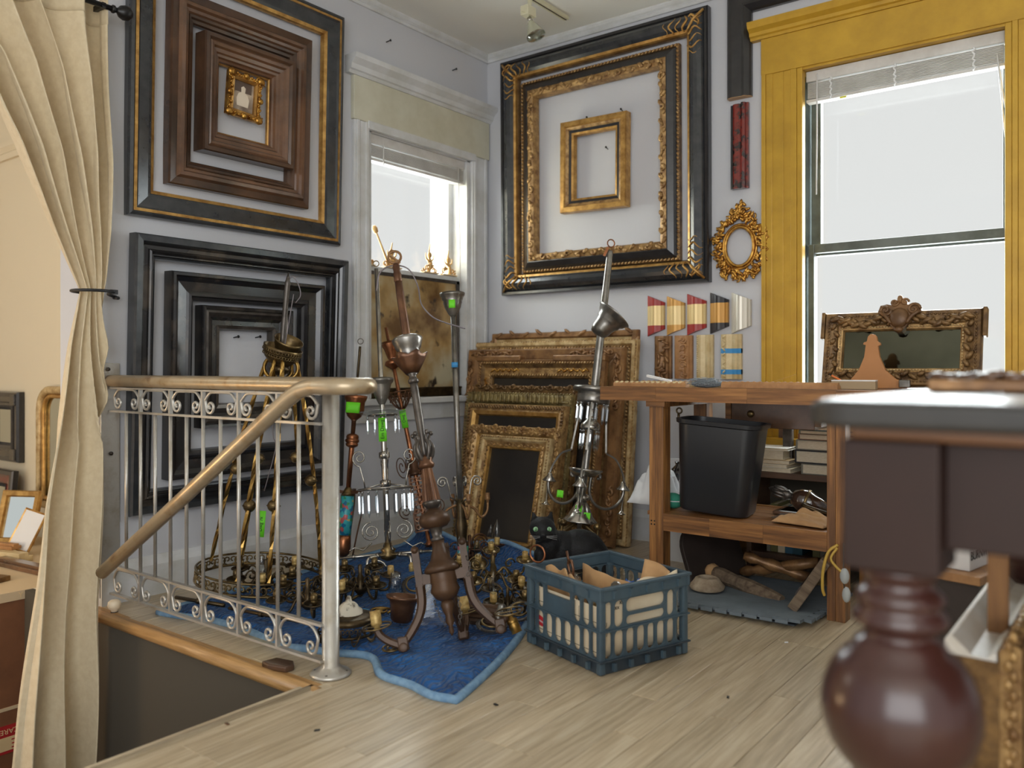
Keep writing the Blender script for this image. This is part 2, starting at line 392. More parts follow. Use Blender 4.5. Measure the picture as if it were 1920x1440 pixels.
def sash(parent, ax_, a0, a1, z0, z1, d0, d1, st, rt, rb, m, gm='pane'):
    f = MB()
    def bx(u0, u1, zz0, zz1):
        if ax_ == 'y': f.bb(d0, d1, u0, u1, zz0, zz1)
        else: f.bb(u0, u1, d0, d1, zz0, zz1)
    bx(a0, a0 + st, z0, z1); bx(a1 - st, a1, z0, z1); bx(a0 + st, a1 - st, z1 - rt, z1); bx(a0 + st, a1 - st, z0, z0 + rb)
    s_ = f.build('sash', m, parent, bevel=.003)
    g = MB(); dm = (d0 + d1) / 2
    if ax_ == 'y': g.bb(dm - .002, dm + .002, a0 + st - .005, a1 - st + .005, z0 + rb - .005, z1 - rt + .005)
    else: g.bb(a0 + st - .005, a1 - st + .005, dm - .002, dm + .002, z0 + rb - .005, z1 - rt + .005)
    g.build('pane', MT[gm], s_)
sash(w1, 'y', y0 + .03, y1 - .03, 1.50, z1 - .02, -.16, -.12, .04, .05, .045, MT['trim_white'])
sash(w1, 'y', y0 + .03, y1 - .03, z0, 1.545, -.115, -.075, .04, .045, .07, MT['trim_white'])
# ---- window 2 (back wall, gold painted casing)
w2 = sroot('window_2')
x0, x1, z0, z1 = WB; gp = MT['gold_leaf_paint']
for a, b in ((x0 - .178, x0 - .0), (x1 + .0, x1 + .178)):
    mb = MB(); mb.bb(a, b, -.024, 0, z0 - .02, z1)
    mb.bb(a, a + .022, -.034, -.02, z0 - .02, z1)
    for k in (.052, .108): mb.bb(a + k, a + k + .004, -.028, -.02, z0, z1)
    mb.bb(a + .022, a + .052, -.028, -.02, z0, z1); mb.bb(b - .03, b, -.03, -.02, z0, z1)
    mb.build('casing', gp, w2, bevel=.003)
mb = MB(); mb.bb(x0 - .182, x1 + .182, -.03, 0, z1, z1 + .185); mb.build('header', gp, w2, bevel=.004)
mb = MB(); sweep_line(mb, [(0, 0), (.034, 0), (.04, .012), (.05, .018), (.052, .034), (.075, .05), (.085, .068), (.085, .082), (0, .082)], (x0 - .235, 0, z1 + .185), (x1 + .235, 0, z1 + .185), (0, -1, 0)); mb.build('cornice', gp, w2)
for a, b in ((x0, x0 + .028), (x1 - .028, x1)):
    mb = MB(); mb.bb(a, b, -.028, .02, z0, z1 - .0); mb.build('stop', gp, w2, bevel=.004)
for a, b in ((x0 - .001, x0 + .006), (x1 - .006, x1 + .001)):
    mb = MB(); mb.bb(a, b, .02, .26, z0, z1); mb.build('jamb', MT['jamb_mirror'], w2)
mb = MB(); mb.bb(x0, x1, -.02, .26, z1 - .012, z1 + .001); mb.build('jamb', gp, w2)
mb = MB(); mb.bb(x0 - .22, x1 + .22, -.09, .26, z0 - .04, z0); mb.build('sill', gp, w2, bevel=.006)
mb = MB(); mb.bb(x0 - .18, x1 + .18, -.024, 0, z0 - .16, z0 - .04); mb.build('apron', gp, w2, bevel=.004)
sash(w2, 'x', x0 + .01, x1 - .01, 1.545, z1 - .012, .17, .21, .048, .05, .05, MT['sash_dark'])
sash(w2, 'x', x0 + .01, x1 - .01, z0, 1.60, .12, .16, .03, .045, .07, MT['sash_dark'])
# ---------------------------------------------------------------- picture frames
def ring_part(mb, W, H, prof, mi=0):
    """mitred solid ring from a profile (u inwards from the outer edge, h off the back)"""
    pr = [(prof[0][0], 0.0)] + list(prof) + [(prof[-1][0], 0.0)]
    n = len(pr); vs = []
    for sx, sy in ((-1, -1), (1, -1), (1, 1), (-1, 1)):
        for u, h in pr: vs.append((sx * (W / 2 - u), sy * (H / 2 - u), h))
    fs = []
    for c in range(4):
        c2 = (c + 1) % 4
        for i in range(n): fs.append((c * n + i, c2 * n + i, c2 * n + (i + 1) % n, c * n + (i + 1) % n))
    mb.add(vs, fs, mi)
def bumps(mb, W, H, u, h, pitch, size, style='bead', seed=0, sides=(0, 1, 2, 3), t0=0.0, t1=1.0):
    """ornament along the four sides; size = (along, across, height)"""
    rnd = random.Random(seed); cs = [(-1, -1), (1, -1), (1, 1), (-1, 1)]
    for k in sides:
        a = Vector((cs[k][0] * (W / 2 - u), cs[k][1] * (H / 2 - u), h)); b = cs[(k + 1) % 4]; b = Vector((b[0] * (W / 2 - u), b[1] * (H / 2 - u), h))
        d = b - a; L = d.length; d /= L; n = max(1, int(L * (t1 - t0) / pitch)); inn = Vector((-d.y, d.x, 0))
        for i in range(n):
            p = a + d * (L * (t0 + (t1 - t0) * (i + .5) / n))
            ang = math.atan2(d.y, d.x)
            if style == 'bead': mb.sph((0, 0, 0), size, 6, 4, T(*p) @ RZ(ang))
            elif style == 'rope': mb.sph((0, 0, 0), size, 6, 4, T(*p) @ RZ(ang + .75))
            elif style == 'leaf':
                s_ = 1 if i % 2 else -1; f = rnd.uniform(.75, 1.2)
                mb.sph((0, 0, 0), (size[0] * f, size[1], size[2] * f), 6, 4, T(*(p + inn * s_ * size[1] * .6)) @ RZ(ang + s_ * .6))
            elif style == 'scroll':
                f = rnd.uniform(.8, 1.25); s_ = 1 if i % 2 else -1
                mb.tube(spiral((0, 0), size[1] * 1.05 * f, size[1] * .2, 0, s_ * 5.2, 9), [size[2] * .7 * (1 - .05 * q) for q in range(10)], 5, M=T(*p) @ RZ(ang + rnd.uniform(-.5, .5)))
                mb.sph((0, 0, 0), (size[0], size[1] * .45, size[2]), 6, 4, T(*(p + d * pitch * .5)) @ RZ(ang + s_ * .5))
def frame(name, label, W, H, parts, M, orn=(), backing=None, group=None, cat='picture frame'):
    t = thing(name, label, cat, M, group)
    for nm, m, prof in parts:
        mb = MB(); ring_part(mb, W, H, prof); mb.build(nm, MT[m], t)
    for nm, m, fn in orn:
        mb = MB(); fn(mb); mb.build(nm, MT[m], t, kind='stuff')
    if backing:
        iw = parts[-1][2][-1][0]; mb = MB(); mb.bb(-W / 2 + iw - .008, W / 2 - iw + .008, -H / 2 + iw - .008, H / 2 - iw + .008, .002, .008)
        mb.build(backing[0], MT[backing[1]], t)
    return t
def onA(yc, zc, off=.004, tilt=0.0):   # on the left wall, facing +x ; local x along +y
    return T(off, yc, zc) @ Matrix(((0, 0, 1, 0), (1, 0, 0, 0), (0, 1, 0, 0), (0, 0, 0, 1))) @ RX(tilt)
def onB(xc, zc, off=.004, tilt=0.0, roll=0.0):   # on the back wall, facing -y ; local x along +x
    return T(xc, -off, zc) @ Matrix(((1, 0, 0, 0), (0, 0, -1, 0), (0, 1, 0, 0), (0, 0, 0, 1))) @ RX(tilt) @ RZ(roll)
def fit(y0, y1, z0, z1): return (abs(y1 - y0), abs(z1 - z0), (y0 + y1) / 2, (z0 + z1) / 2)
# upper left nest
W_, H_, c, d = fit(-2.408, -1.262, 1.608, 2.80)
frame('picture_frame', 'largest black frame with two gilt lines, upper nest on left wall', W_, H_, [
    ('moulding', 'blk_blue', [(0, .03), (.004, .045), (.016, .05), (.022, .046)]), ('gilt_line', 'gold', [(.022, .048), (.034, .05)]),
    ('cove', 'blk_blue', [(.034, .046), (.044, .04), (.09, .034), (.104, .03)]), ('sight_edge', 'gold', [(.104, .033), (.118, .026), (.122, .014)])],
    onA(c, d, .006, R(1.5)))
W_, H_, c, d = fit(-2.235, -1.482, 1.768, 2.61)
frame('picture_frame', 'wide brown reeded frame, second of upper nest on left wall', W_, H_, [
    ('outer_band', 'brown_frame', [(0, .045), (.005, .055), (.035, .05)]), ('reeding', 'walnut', [(.035, .05), (.045, .064), (.06, .066), (.068, .054), (.08, .05), (.088, .04)]),
    ('sight_edge', 'brown_frame', [(.088, .044), (.098, .04), (.104, .03), (.116, .025), (.12, .012)])], onA(c, d, .01, R(2)))
W_, H_, c, d = fit(-2.092, -1.605, 1.938, 2.462)
frame('picture_frame', 'brown ribbed frame, third of upper nest on left wall', W_, H_, [
    ('outer_band', 'brown_frame', [(0, .075), (.004, .085), (.02, .085), (.03, .075)]), ('reeding', 'walnut', [(.03, .075), (.036, .08), (.048, .074), (.055, .062), (.07, .058), (.076, .048)]),
    ('sight_edge', 'walnut', [(.076, .05), (.086, .046), (.092, .035), (.10, .03), (.104, .014)]), ('gilt_lip', 'gold', [(.104, .018), (.109, .014)])], onA(c, d, .012, R(2)))
W_, H_, c, d = fit(-1.952, -1.768, 2.13, 2.338)
def ornate(mb, W, H):
    for sx, sy in ((-1, -1), (1, -1), (1, 1), (-1, 1)):
        mb.sph((0, 0, 0), (.022, .02, .014), 8, 5, T(sx * (W / 2 - .012), sy * (H / 2 - .012), .028))
        mb.tube(spiral((0, 0), .016, .004, 0, sx * 6, 12), .004, 5, M=T(sx * (W / 2 - .028), sy * (H / 2 - .01), .03)); mb.tube(spiral((0, 0), .016, .004, 0, sy * 6, 12), .004, 5, M=T(sx * (W / 2 - .01), sy * (H / 2 - .03), .03))
    for sx, sy in ((0, 1), (0, -1), (1, 0), (-1, 0)): mb.sph((0, 0, 0), (.016, .016, .012), 8, 5, T(sx * (W / 2 - .01), sy * (H / 2 - .01), .028))
tg = frame('picture_frame', 'tiny ornate gilt frame holding a sepia photograph, centre of upper nest', W_, H_, [
    ('moulding', 'gold_bright', [(.004, .02), (.01, .03), (.022, .026)]), ('sight_edge', 'gold', [(.022, .026), (.03, .03), (.036, .02)])], onA(c, d, .03, R(2)) @ RZ(R(-3)),
    [('carved_scrolls', 'gold_bright', lambda mb: (ornate(mb, W_, H_), bumps(mb, W_, H_, .014, .03, .018, (.009, .006, .006), 'leaf')))], ('photograph', 'photo_print'))
mb = MB(); mb.prism([(-.03, -.045), (.03, -.045), (.034, -.01), (.024, .012), (.01, .02), (.012, .042), (0, .05), (-.012, .042), (-.01, .02), (-.024, .012), (-.034, -.01)], .0085, .0092); mb.build('pale_figure', mat('photo_pale', (226, 212, 192), .6), tg)
mb = MB(); mb.bb(-.045, .045, .02, .075, .0082, .0086); mb.build('dark_backdrop', mat('photo_dark', (96, 80, 70), .6), tg)
# lower left nest
W_, H_, c, d = fit(-2.40, -1.252, .352, 1.532)
frame('picture_frame', 'largest black stepped frame of the lower nest on left wall', W_, H_, [
    ('outer_band', 'blk_blue', [(0, .05), (.006, .062), (.03, .06), (.036, .05)]), ('hollow', 'blk_worn', [(.036, .05), (.045, .04), (.06, .042), (.064, .05)]),
    ('reeding', 'blk_worn', [(.064, .05), (.07, .056), (.076, .05), (.08, .04), (.086, .04), (.09, .03)]), ('sight_edge', 'blk_blue', [(.09, .034), (.098, .03), (.102, .014)])], onA(c, d, .006, R(2.2)))
W_, H_, c, d = fit(-2.242, -1.413, .488, 1.388)
frame('picture_frame', 'silvery worn black frame, second of the lower nest', W_, H_, [
    ('outer_band', 'blk_worn', [(0, .06), (.004, .07), (.016, .07), (.022, .06)]), ('cove', 'blk_worn', [(.022, .06), (.04, .045), (.08, .04), (.09, .046)]),
    ('sight_edge', 'blk', [(.09, .046), (.1, .05), (.106, .036), (.118, .03), (.122, .012)])], onA(c, d, .012, R(1.5)))
W_, H_, c, d = fit(-2.092, -1.604, .703, 1.250)
frame('picture_frame', 'small grey black reeded frame, innermost of the lower nest', W_, H_, [
    ('outer_band', 'blk_worn', [(0, .06), (.004, .07), (.014, .068), (.02, .056)]), ('reeding', 'pewter_dark', [(.02, .056), (.03, .06), (.04, .05), (.05, .044)]),
    ('cove', 'blk_worn', [(.05, .044), (.064, .036), (.085, .036)]), ('sight_edge', 'pewter_dark', [(.085, .04), (.1, .036), (.106, .014)])], onA(c, d, .012, R(1.0)))
# back wall nest
W_, H_, c, d = fit(.150, 1.543, 1.428, 2.893)
def corner_leaf(mb, W, H):
    rnd = random.Random(3)
    for sx, sy in ((-1, -1), (1, -1), (1, 1), (-1, 1)):
        for axis in (0, 1):
            for k, (dd, w_) in enumerate(((.05, .012), (.085, .01), (.12, .014), (.16, .009), (.20, .011), (.235, .006))):
                pts = []
                for q in range(9):
                    uu = .030 + .085 * q / 8; ss = dd + .014 * math.sin(q * .9 + k) + .012 * (q / 8 - .5)
                    hh = .052 + .022 * math.sin(PI * q / 8)
                    p = (sx * (W / 2 - ss), sy * (H / 2 - uu)) if axis else (sx * (W / 2 - uu), sy * (H / 2 - ss))
                    pts.append((p[0], p[1], hh))
                mb.tube(pts, [w_ * .55 * (.35 + .65 * math.sin(PI * (q + .5) / 9.0)) for q in range(9)], 4)
        mb.tube([(sx * (W / 2 - .02), sy * (H / 2 - .02), .052), (sx * (W / 2 - .07), sy * (H / 2 - .07), .078), (sx * (W / 2 - .115), sy * (H / 2 - .115), .05)], .008, 5)
frame('picture_frame', 'largest black frame with gilt leaf corners on back wall', W_, H_, [
    ('outer_band', 'blk', [(0, .04), (.004, .05), (.018, .048), (.022, .04)]),
    ('torus', 'blk_blue', [(.022, .04), (.032, .056), (.05, .07), (.07, .074), (.09, .066), (.105, .05)]), ('gilt_line', 'gold', [(.105, .05), (.118, .044), (.122, .03)]), ('sight_edge', 'gold_dark', [(.122, .03), (.128, .02)])],
    onB(c, d, .006, R(.6)), [('gilt_leaf_corners', 'gold', lambda mb: corner_leaf(mb, W_, H_))])
W_, H_, c, d = fit(.305, 1.372, 1.558, 2.735)
W2, H2 = W_, H_
frame('picture_frame', 'black frame with carved gilt floral inner border, second on back wall', W_, H_, [
    ('outer_lip', 'gold_dark', [(0, .03), (.012, .034), (.016, .028)]), ('hollow', 'blk', [(.016, .03), (.03, .044), (.06, .06), (.066, .06)]),
    ('sight_edge', 'gold_old', [(.066, .058), (.085, .064), (.105, .054), (.112, .03)])], onB(c, d, .008, R(.6)), [
    ('beading', 'gold_old', lambda mb: bumps(mb, W2, H2, .008, .034, .022, (.012, .007, .006), 'rope')),
    ('carved_flowers', 'gold_old', lambda mb: (bumps(mb, W2, H2, .088, .062, .05, (.022, .014, .01), 'leaf', 4), bumps(mb, W2, H2, .088, .066, .16, (.02, .018, .014), 'scroll', 5)))])
W_, H_, c, d = fit(.622, 1.066, 1.886, 2.42)
frame('picture_frame', 'small plain gold frame with black inner band, centre of back wall', W_, H_, [
    ('moulding', 'gold', [(0, .05), (.003, .058), (.03, .06), (.036, .05)]), ('step', 'gold_old', [(.036, .05), (.046, .046), (.052, .04)]),
    ('black_band', 'blk', [(.052, .038), (.068, .034)]), ('sight_edge', 'gold', [(.068, .036), (.08, .032), (.084, .014)])], onB(c, d, .03, R(1), R(-1)))
# leaning gilt frames on the floor against the back wall (nearest first)
def lean(xl, xr, zt, yt, yb, zb=0.004):
    hgt = math.hypot(zt - zb, yt - yb); up = Vector((0, yt - yb, zt - zb)).normalized(); xa = Vector((1, 0, 0)); zz = xa.cross(up)
    M = Matrix((xa, up, zz)).transposed().to_4x4(); ctr = Vector(((xl + xr) / 2, (yt + yb) / 2, (zt + zb) / 2))
    return xr - xl, hgt, T(*ctr) @ M
def plane_y(px, py, y):
    r = (px - 960) / FPX; dx = CS * r - SN; dy = SN * r + CS; t = (y - CAM.y) / dy
    return CAM.x + t * dx, CAM.z - t * (py - 690) / FPX
def leaner(label, TL, TR, yt, yb, parts, orn=(), backing=None, zb=.004):
    xl, zt = plane_y(TL[0], TL[1], yt); xr, _ = plane_y(TR[0], TR[1], yt)
    W, H, M = lean(xl, xr, zt, yt, yb, zb)
    return frame('gilded_picture_frame', label, W, H, parts, M, [(a, b, (lambda f: (lambda mb: f(mb, W, H)))(c_)) for a, b, c_ in orn], backing, 'gilt frames leaning in the corner')
leaner('smallest front gilt frame leaning on floor, narrow gold slip and dark opening', (909, 816), (1040, 826), -.62, -.76, [
    ('moulding', 'gold_pale', [(0, .03), (.006, .04), (.022, .04), (.03, .03)]), ('cove', 'gold_old', [(.03, .03), (.044, .024), (.054, .028)]), ('slip', 'gold', [(.054, .03), (.066, .026), (.07, .012)])],
    [('beading', 'gold_old', lambda mb, W, H: (bumps(mb, W, H, .008, .04, .016, (.007, .005, .005), 'bead'), bumps(mb, W, H, .05, .03, .02, (.01, .006, .005), 'leaf')))], ('backing_panel', 'dark_panel'))
leaner('second leaning frame with carved scroll crest line, dull old gold', (892, 797), (1060, 804), -.545, -.685, [
    ('moulding', 'gold_old', [(0, .03), (.008, .045), (.03, .05), (.05, .036)]), ('slip', 'gold', [(.05, .036), (.066, .03), (.075, .014)])],
    [('carving', 'gold_old', lambda mb, W, H: (bumps(mb, W, H, .014, .046, .045, (.018, .014, .012), 'scroll', 2), bumps(mb, W, H, .036, .046, .025, (.012, .008, .007), 'leaf', 3)))])
leaner('third leaning frame, smooth pale gold top with gadrooned sides and dark opening', (886, 757), (1069, 762), -.47, -.61, [
    ('moulding', 'gold_old', [(0, .03), (.006, .042), (.03, .036), (.04, .04)]), ('slip', 'gold', [(.04, .04), (.06, .03), (.066, .012)])],
    [('gadroons', 'gold_dark', lambda mb, W, H: bumps(mb, W, H, .018, .042, .018, (.008, .014, .006), 'rope'))], ('backing_panel', 'dark_panel'))
leaner('fourth leaning frame, olive gilt with upright acanthus leaves along its top', (884, 736), (1080, 740), -.395, -.53, [
    ('moulding', 'olive_gilt', [(0, .03), (.008, .04), (.05, .05), (.07, .03)]), ('slip', 'gold_dark', [(.07, .03), (.085, .024), (.09, .01)])],
    [('acanthus', 'olive_gilt', lambda mb, W, H: (bumps(mb, W, H, .036, .05, .03, (.008, .03, .009), 'bead', 6), bumps(mb, W, H, .004, .036, .02, (.011, .006, .007), 'rope')))])
leaner('fifth leaning frame, only its shell carved dark top rail showing', (896, 723), (1092, 724), -.32, -.455, [
    ('moulding', 'gold_dark', [(0, .03), (.01, .045), (.05, .04), (.07, .012)])],
    [('carving', 'gold_dark', lambda mb, W, H: bumps(mb, W, H, .014, .044, .06, (.025, .017, .014), 'scroll', 8))])
t6 = leaner('sixth leaning frame with raised corner blocks and braided gold leaf border', (905, 676), (1141, 672), -.245, -.38, [
    ('moulding', 'gilt_brown', [(0, .03), (.006, .044), (.026, .04)]), ('dark_hollow', 'gold_dark', [(.026, .036), (.05, .028)]), ('inner_band', 'gold_old', [(.05, .03), (.085, .03), (.09, .026)]), ('slip', 'gold_dark', [(.09, .028), (.105, .022), (.11, .01)])],
    [('braid', 'gold_bright', lambda mb, W, H: (bumps(mb, W, H, .064, .034, .02, (.017, .006, .006), 'leaf', 3, t0=.05, t1=.32), bumps(mb, W, H, .064, .034, .02, (.017, .006, .006), 'leaf', 3, t0=.68, t1=.95))),
     ('rope_edge', 'gold_old', lambda mb, W, H: (bumps(mb, W, H, .022, .044, .018, (.011, .006, .006), 'rope'), bumps(mb, W, H, .092, .03, .018, (.011, .006, .005), 'rope'), bumps(mb, W, H, .064, .03, .016, (.006, .004, .004), 'leaf', 5, t0=.32, t1=.68)))], ('backing_panel', 'dark_panel'))
xl, zt = plane_y(905, 676, -.245); xr, _ = plane_y(1141, 672, -.245); W, H, M = lean(xl, xr, zt, -.245, -.38)
for a, b in ((-W / 2 - .006, -W / 2 + .36 * W), (W / 2 - .38 * W, W / 2 + .006)):
    mb = MB(); mb.bb(a, b, H / 2 - .012, H / 2 + .022, 0, .05); mb.build('corner_block', MT['gilt_brown'], t6, bevel=.006)
leaner('seventh leaning frame, brown wood with carved leafy corners', (886, 657), (1176, 645), -.175, -.3, [
    ('moulding', 'gilt_brown', [(0, .03), (.01, .045), (.06, .04), (.09, .03)]), ('slip', 'gold_old', [(.09, .03), (.11, .03), (.12, .01)])],
    [('leaf_corners', 'gilt_brown', lambda mb, W, H: (bumps(mb, W, H, .03, .045, .045, (.026, .02, .016), 'scroll', 9, t0=0.02, t1=.28), bumps(mb, W, H, .03, .045, .045, (.026, .02, .016), 'scroll', 7, t0=.68, t1=.98)))])
leaner('eighth leaning frame, pale gold with beaded edge and tall right side', (892, 644), (1201, 632), -.105, -.22, [
    ('moulding', 'gold_pale', [(0, .03), (.008, .045), (.025, .045), (.035, .036)]), ('hollow', 'gold_old', [(.035, .036), (.05, .03), (.07, .036)]), ('slip', 'gilt_brown', [(.07, .036), (.1, .03), (.106, .01)])],
    [('beading', 'gold_old', lambda mb, W, H: (bumps(mb, W, H, .045, .038, .02, (.01, .009, .008), 'rope'), bumps(mb, W, H, .006, .04, .018, (.009, .006, .005), 'bead')))])
leaner('rearmost leaning frame, tallest, brown gilt top against the back wall', (928, 627), (1201, 617), -.035, -.14, [
    ('moulding', 'gilt_brown', [(0, .025), (.008, .036), (.03, .036), (.04, .028)]), ('slip', 'gold_pale', [(.04, .028), (.07, .022), (.08, .008)])],
    [('carving', 'gilt_brown', lambda mb, W, H: bumps(mb, W, H, .008, .034, .1, (.035, .012, .012), 'leaf', 4))])
# black corner sample and mouldings right of the nest
def P_B(px, py, off=0.0):
    x, z = plane_y(px, py, -off); return x, z
mb = MB()
xa, zb = P_B(1369, 190); xb, _ = P_B(1412, 190); wd = xb - xa; zt = 2.98
pr = [(0, 0), (0, .035), (.01, .045), (.03, .05), (wd - .045, .044), (wd - .03, .05), (wd - .008, .03), (wd, .02), (wd, 0)]
UH = plane_y(1412, 24, 0)[1] + wd - zb
t = thing('corner_moulding', 'black frame corner sample hung high left of the gold window', 'frame corner', T(xa, -.004, zb))
vs = [(u, -h, 0) for u, h in pr] + [(u, -h, UH - u) for u, h in pr]; n = len(pr)
fs = [(i, (i + 1) % n, n + (i + 1) % n, n + i) for i in range(n)] + [tuple(range(n)), tuple(range(n, 2 * n))]
mb = MB(); mb.add(vs, fs); mb.build('upright', MT['blk'], t)
vs = [(u, -h, UH - u) for u, h in pr] + [(.75, -h, UH - u) for u, h in pr]
mb = MB(); mb.add(vs, fs); mb.build('crosspiece', MT['blk'], t)
mb = MB(); mb.prism([(u, h) for u, h in pr], -.002, 0.0005, RX(R(0)) @ SCL(1, -1, 1)); mb.build('cut_end', MT['oak_plain'], t)
t['label'] = 'black frame corner sample hung high left of the gold window'
t.location.z = zb
# ---------------------------------------------------------------- window dressing, wall samples, ceiling lamp
y0, y1, z0, z1 = WA
t = thing('window_blind', 'white slatted blind pulled up at the top of the left window', 'blind', T(-.045, (y0 + y1) / 2, z1 - .02))
hw = (y1 - y0) / 2 - .035
mb = MB(); mb.bb(-.025, .03, -hw, hw, -.05, 0); mb.build('headrail', MT['blind'], t, bevel=.003)
for k in range(9):
    mb = MB(); mb.bb(-.022, .026, -hw + .005, hw - .005, -.058 - .0075 * k - .004, -.058 - .0075 * k); mb.build('slat', MT['blind'], t)
mb = MB(); mb.bb(-.024, .028, -hw, hw, -.145, -.13); mb.build('bottom_rail', MT['blind'], t, bevel=.003)
mb = MB(); mb.tube([(.03, hw - .06, -.04), (.032, hw - .05, -.5), (.03, hw - .035, -.9)], .003, 5); mb.build('cord', MT['blind'], t)
mb = MB(); mb.tube([(.03, -hw + .1, -.03), (.034, -hw + .1, -.16)], .004, 5); mb.build('wand', MT['blind'], t)
x0, x1, z0, z1 = WB
t = thing('window_blind', 'white slatted blind pulled up at the top of the gold window', 'blind', T((x0 + x1) / 2, .05, z1 - .014))
hw = (x1 - x0) / 2 - .032
mb = MB(); mb.bb(-hw, hw, -.03, .02, -.052, 0); mb.build('headrail', MT['blind'], t, bevel=.003)
for k in range(12):
    mb = MB(); mb.bb(-hw + .006, hw - .006, -.026, .018, -.06 - .0065 * k - .0035, -.06 - .0065 * k); mb.build('slat', MT['blind'], t)
mb = MB(); mb.bb(-hw, hw, -.028, .02, -.155, -.14); mb.build('bottom_rail', MT['blind'], t, bevel=.003)
for u in (-.72, -.04, .72):
    mb = MB(); mb.tube([(u * hw + .006 * math.sin(q * 2.3), -.034, -.05 - .01 * q) for q in range(11)], .005, 5); mb.build('ladder_tape', MT['white_paint'], t)
mb = MB(); mb.tube([(-hw + .055, -.035, -.02), (-hw + .055, -.036, -.30), (-hw + .052, -.036, -.62)], .0035, 6); mb.build('wand', MT['white_paint'], t)
mb = MB(); mb.tube([(hw - .03, -.035, -.1), (hw - .0, -.045, -.45), (hw + .035, -.05, -.7)], .003, 5); mb.tube([(hw - .03, -.035, -.1), (hw - .004, -.05, -.3), (hw + .05, -.06, -.62)], .003, 5); mb.build('cord', MT['white_paint'], t)
mb = MB(); mb.bb(-.62 * hw, -.55 * hw, -.035, -.03, -.165, -.157); mb.build('yellow_tag', mat('tag_yellow', (206, 200, 70), .6), t)
# foxed mirror panel standing in the lower sash of window 1
m = bpy.data.materials.new('foxed_mirror'); m.use_nodes = True; nt = m.node_tree; N = nt.nodes; L = nt.links; b = N['Principled BSDF']
tc = N.new('ShaderNodeTexCoord'); n1 = N.new('ShaderNodeTexNoise'); n1.inputs['Scale'].default_value = 3.2; n1.inputs['Detail'].default_value = 7; L.new(tc.outputs['Object'], n1.inputs['Vector'])
cr = N.new('ShaderNodeValToRGB'); els = cr.color_ramp.elements; els[0].position = .34; els[0].color = lin((112, 82, 46)); els[1].position = .62; els[1].color = lin((204, 196, 166)); e = els.new(.46); e.color = lin((176, 146, 96)); L.new(n1.outputs[0], cr.inputs[0])
n2 = N.new('ShaderNodeTexNoise'); n2.inputs['Scale'].default_value = 9; n2.inputs['Detail'].default_value = 6; L.new(tc.outputs['Object'], n2.inputs['Vector'])
c2 = N.new('ShaderNodeValToRGB'); c2.color_ramp.elements[0].position = .60; c2.color_ramp.elements[0].color = (0, 0, 0, 1); c2.color_ramp.elements[1].position = .68; c2.color_ramp.elements[1].color = (1, 1, 1, 1); L.new(n2.outputs[0], c2.inputs[0])
mx = N.new('ShaderNodeMix'); mx.data_type = 'RGBA'; L.new(c2.outputs[0], mx.inputs['Factor']); L.new(cr.outputs[0], mx.inputs['A']); mx.inputs['B'].default_value = lin((58, 48, 40)); L.new(mx.outputs['Result'], b.inputs['Base Color'])
b.inputs['Roughness'].default_value = .3; b.inputs['Metallic'].default_value = .25; MT['foxed'] = m
y0, y1, z0, z1 = WA
t = thing('mirror_panel', 'foxed brown antique mirror panel standing in the left window', 'mirror', T(-.062, (y0 + y1) / 2 - .005, .80))
mb = MB(); mb.bb(-.006, .006, -.385, .385, .03, .70); mb.build('foxed_plate', MT['foxed'], t)
mb = MB()
for a, b_, c_, d_ in ((-.395, -.37, 0, .715), (.37, .395, 0, .715), (-.395, .395, .695, .715)): mb.bb(-.01, .012, a, b_, c_, d_)
mb.build('edge_strip', MT['pewter_dark'], t)
mb = MB(); mb.bb(-.01, .03, -.395, .395, .0, .05); mb.bb(-.01, .036, -.395, .395, .044, .056); mb.build('bottom_rail', MT['brass_dark'], t, bevel=.003)
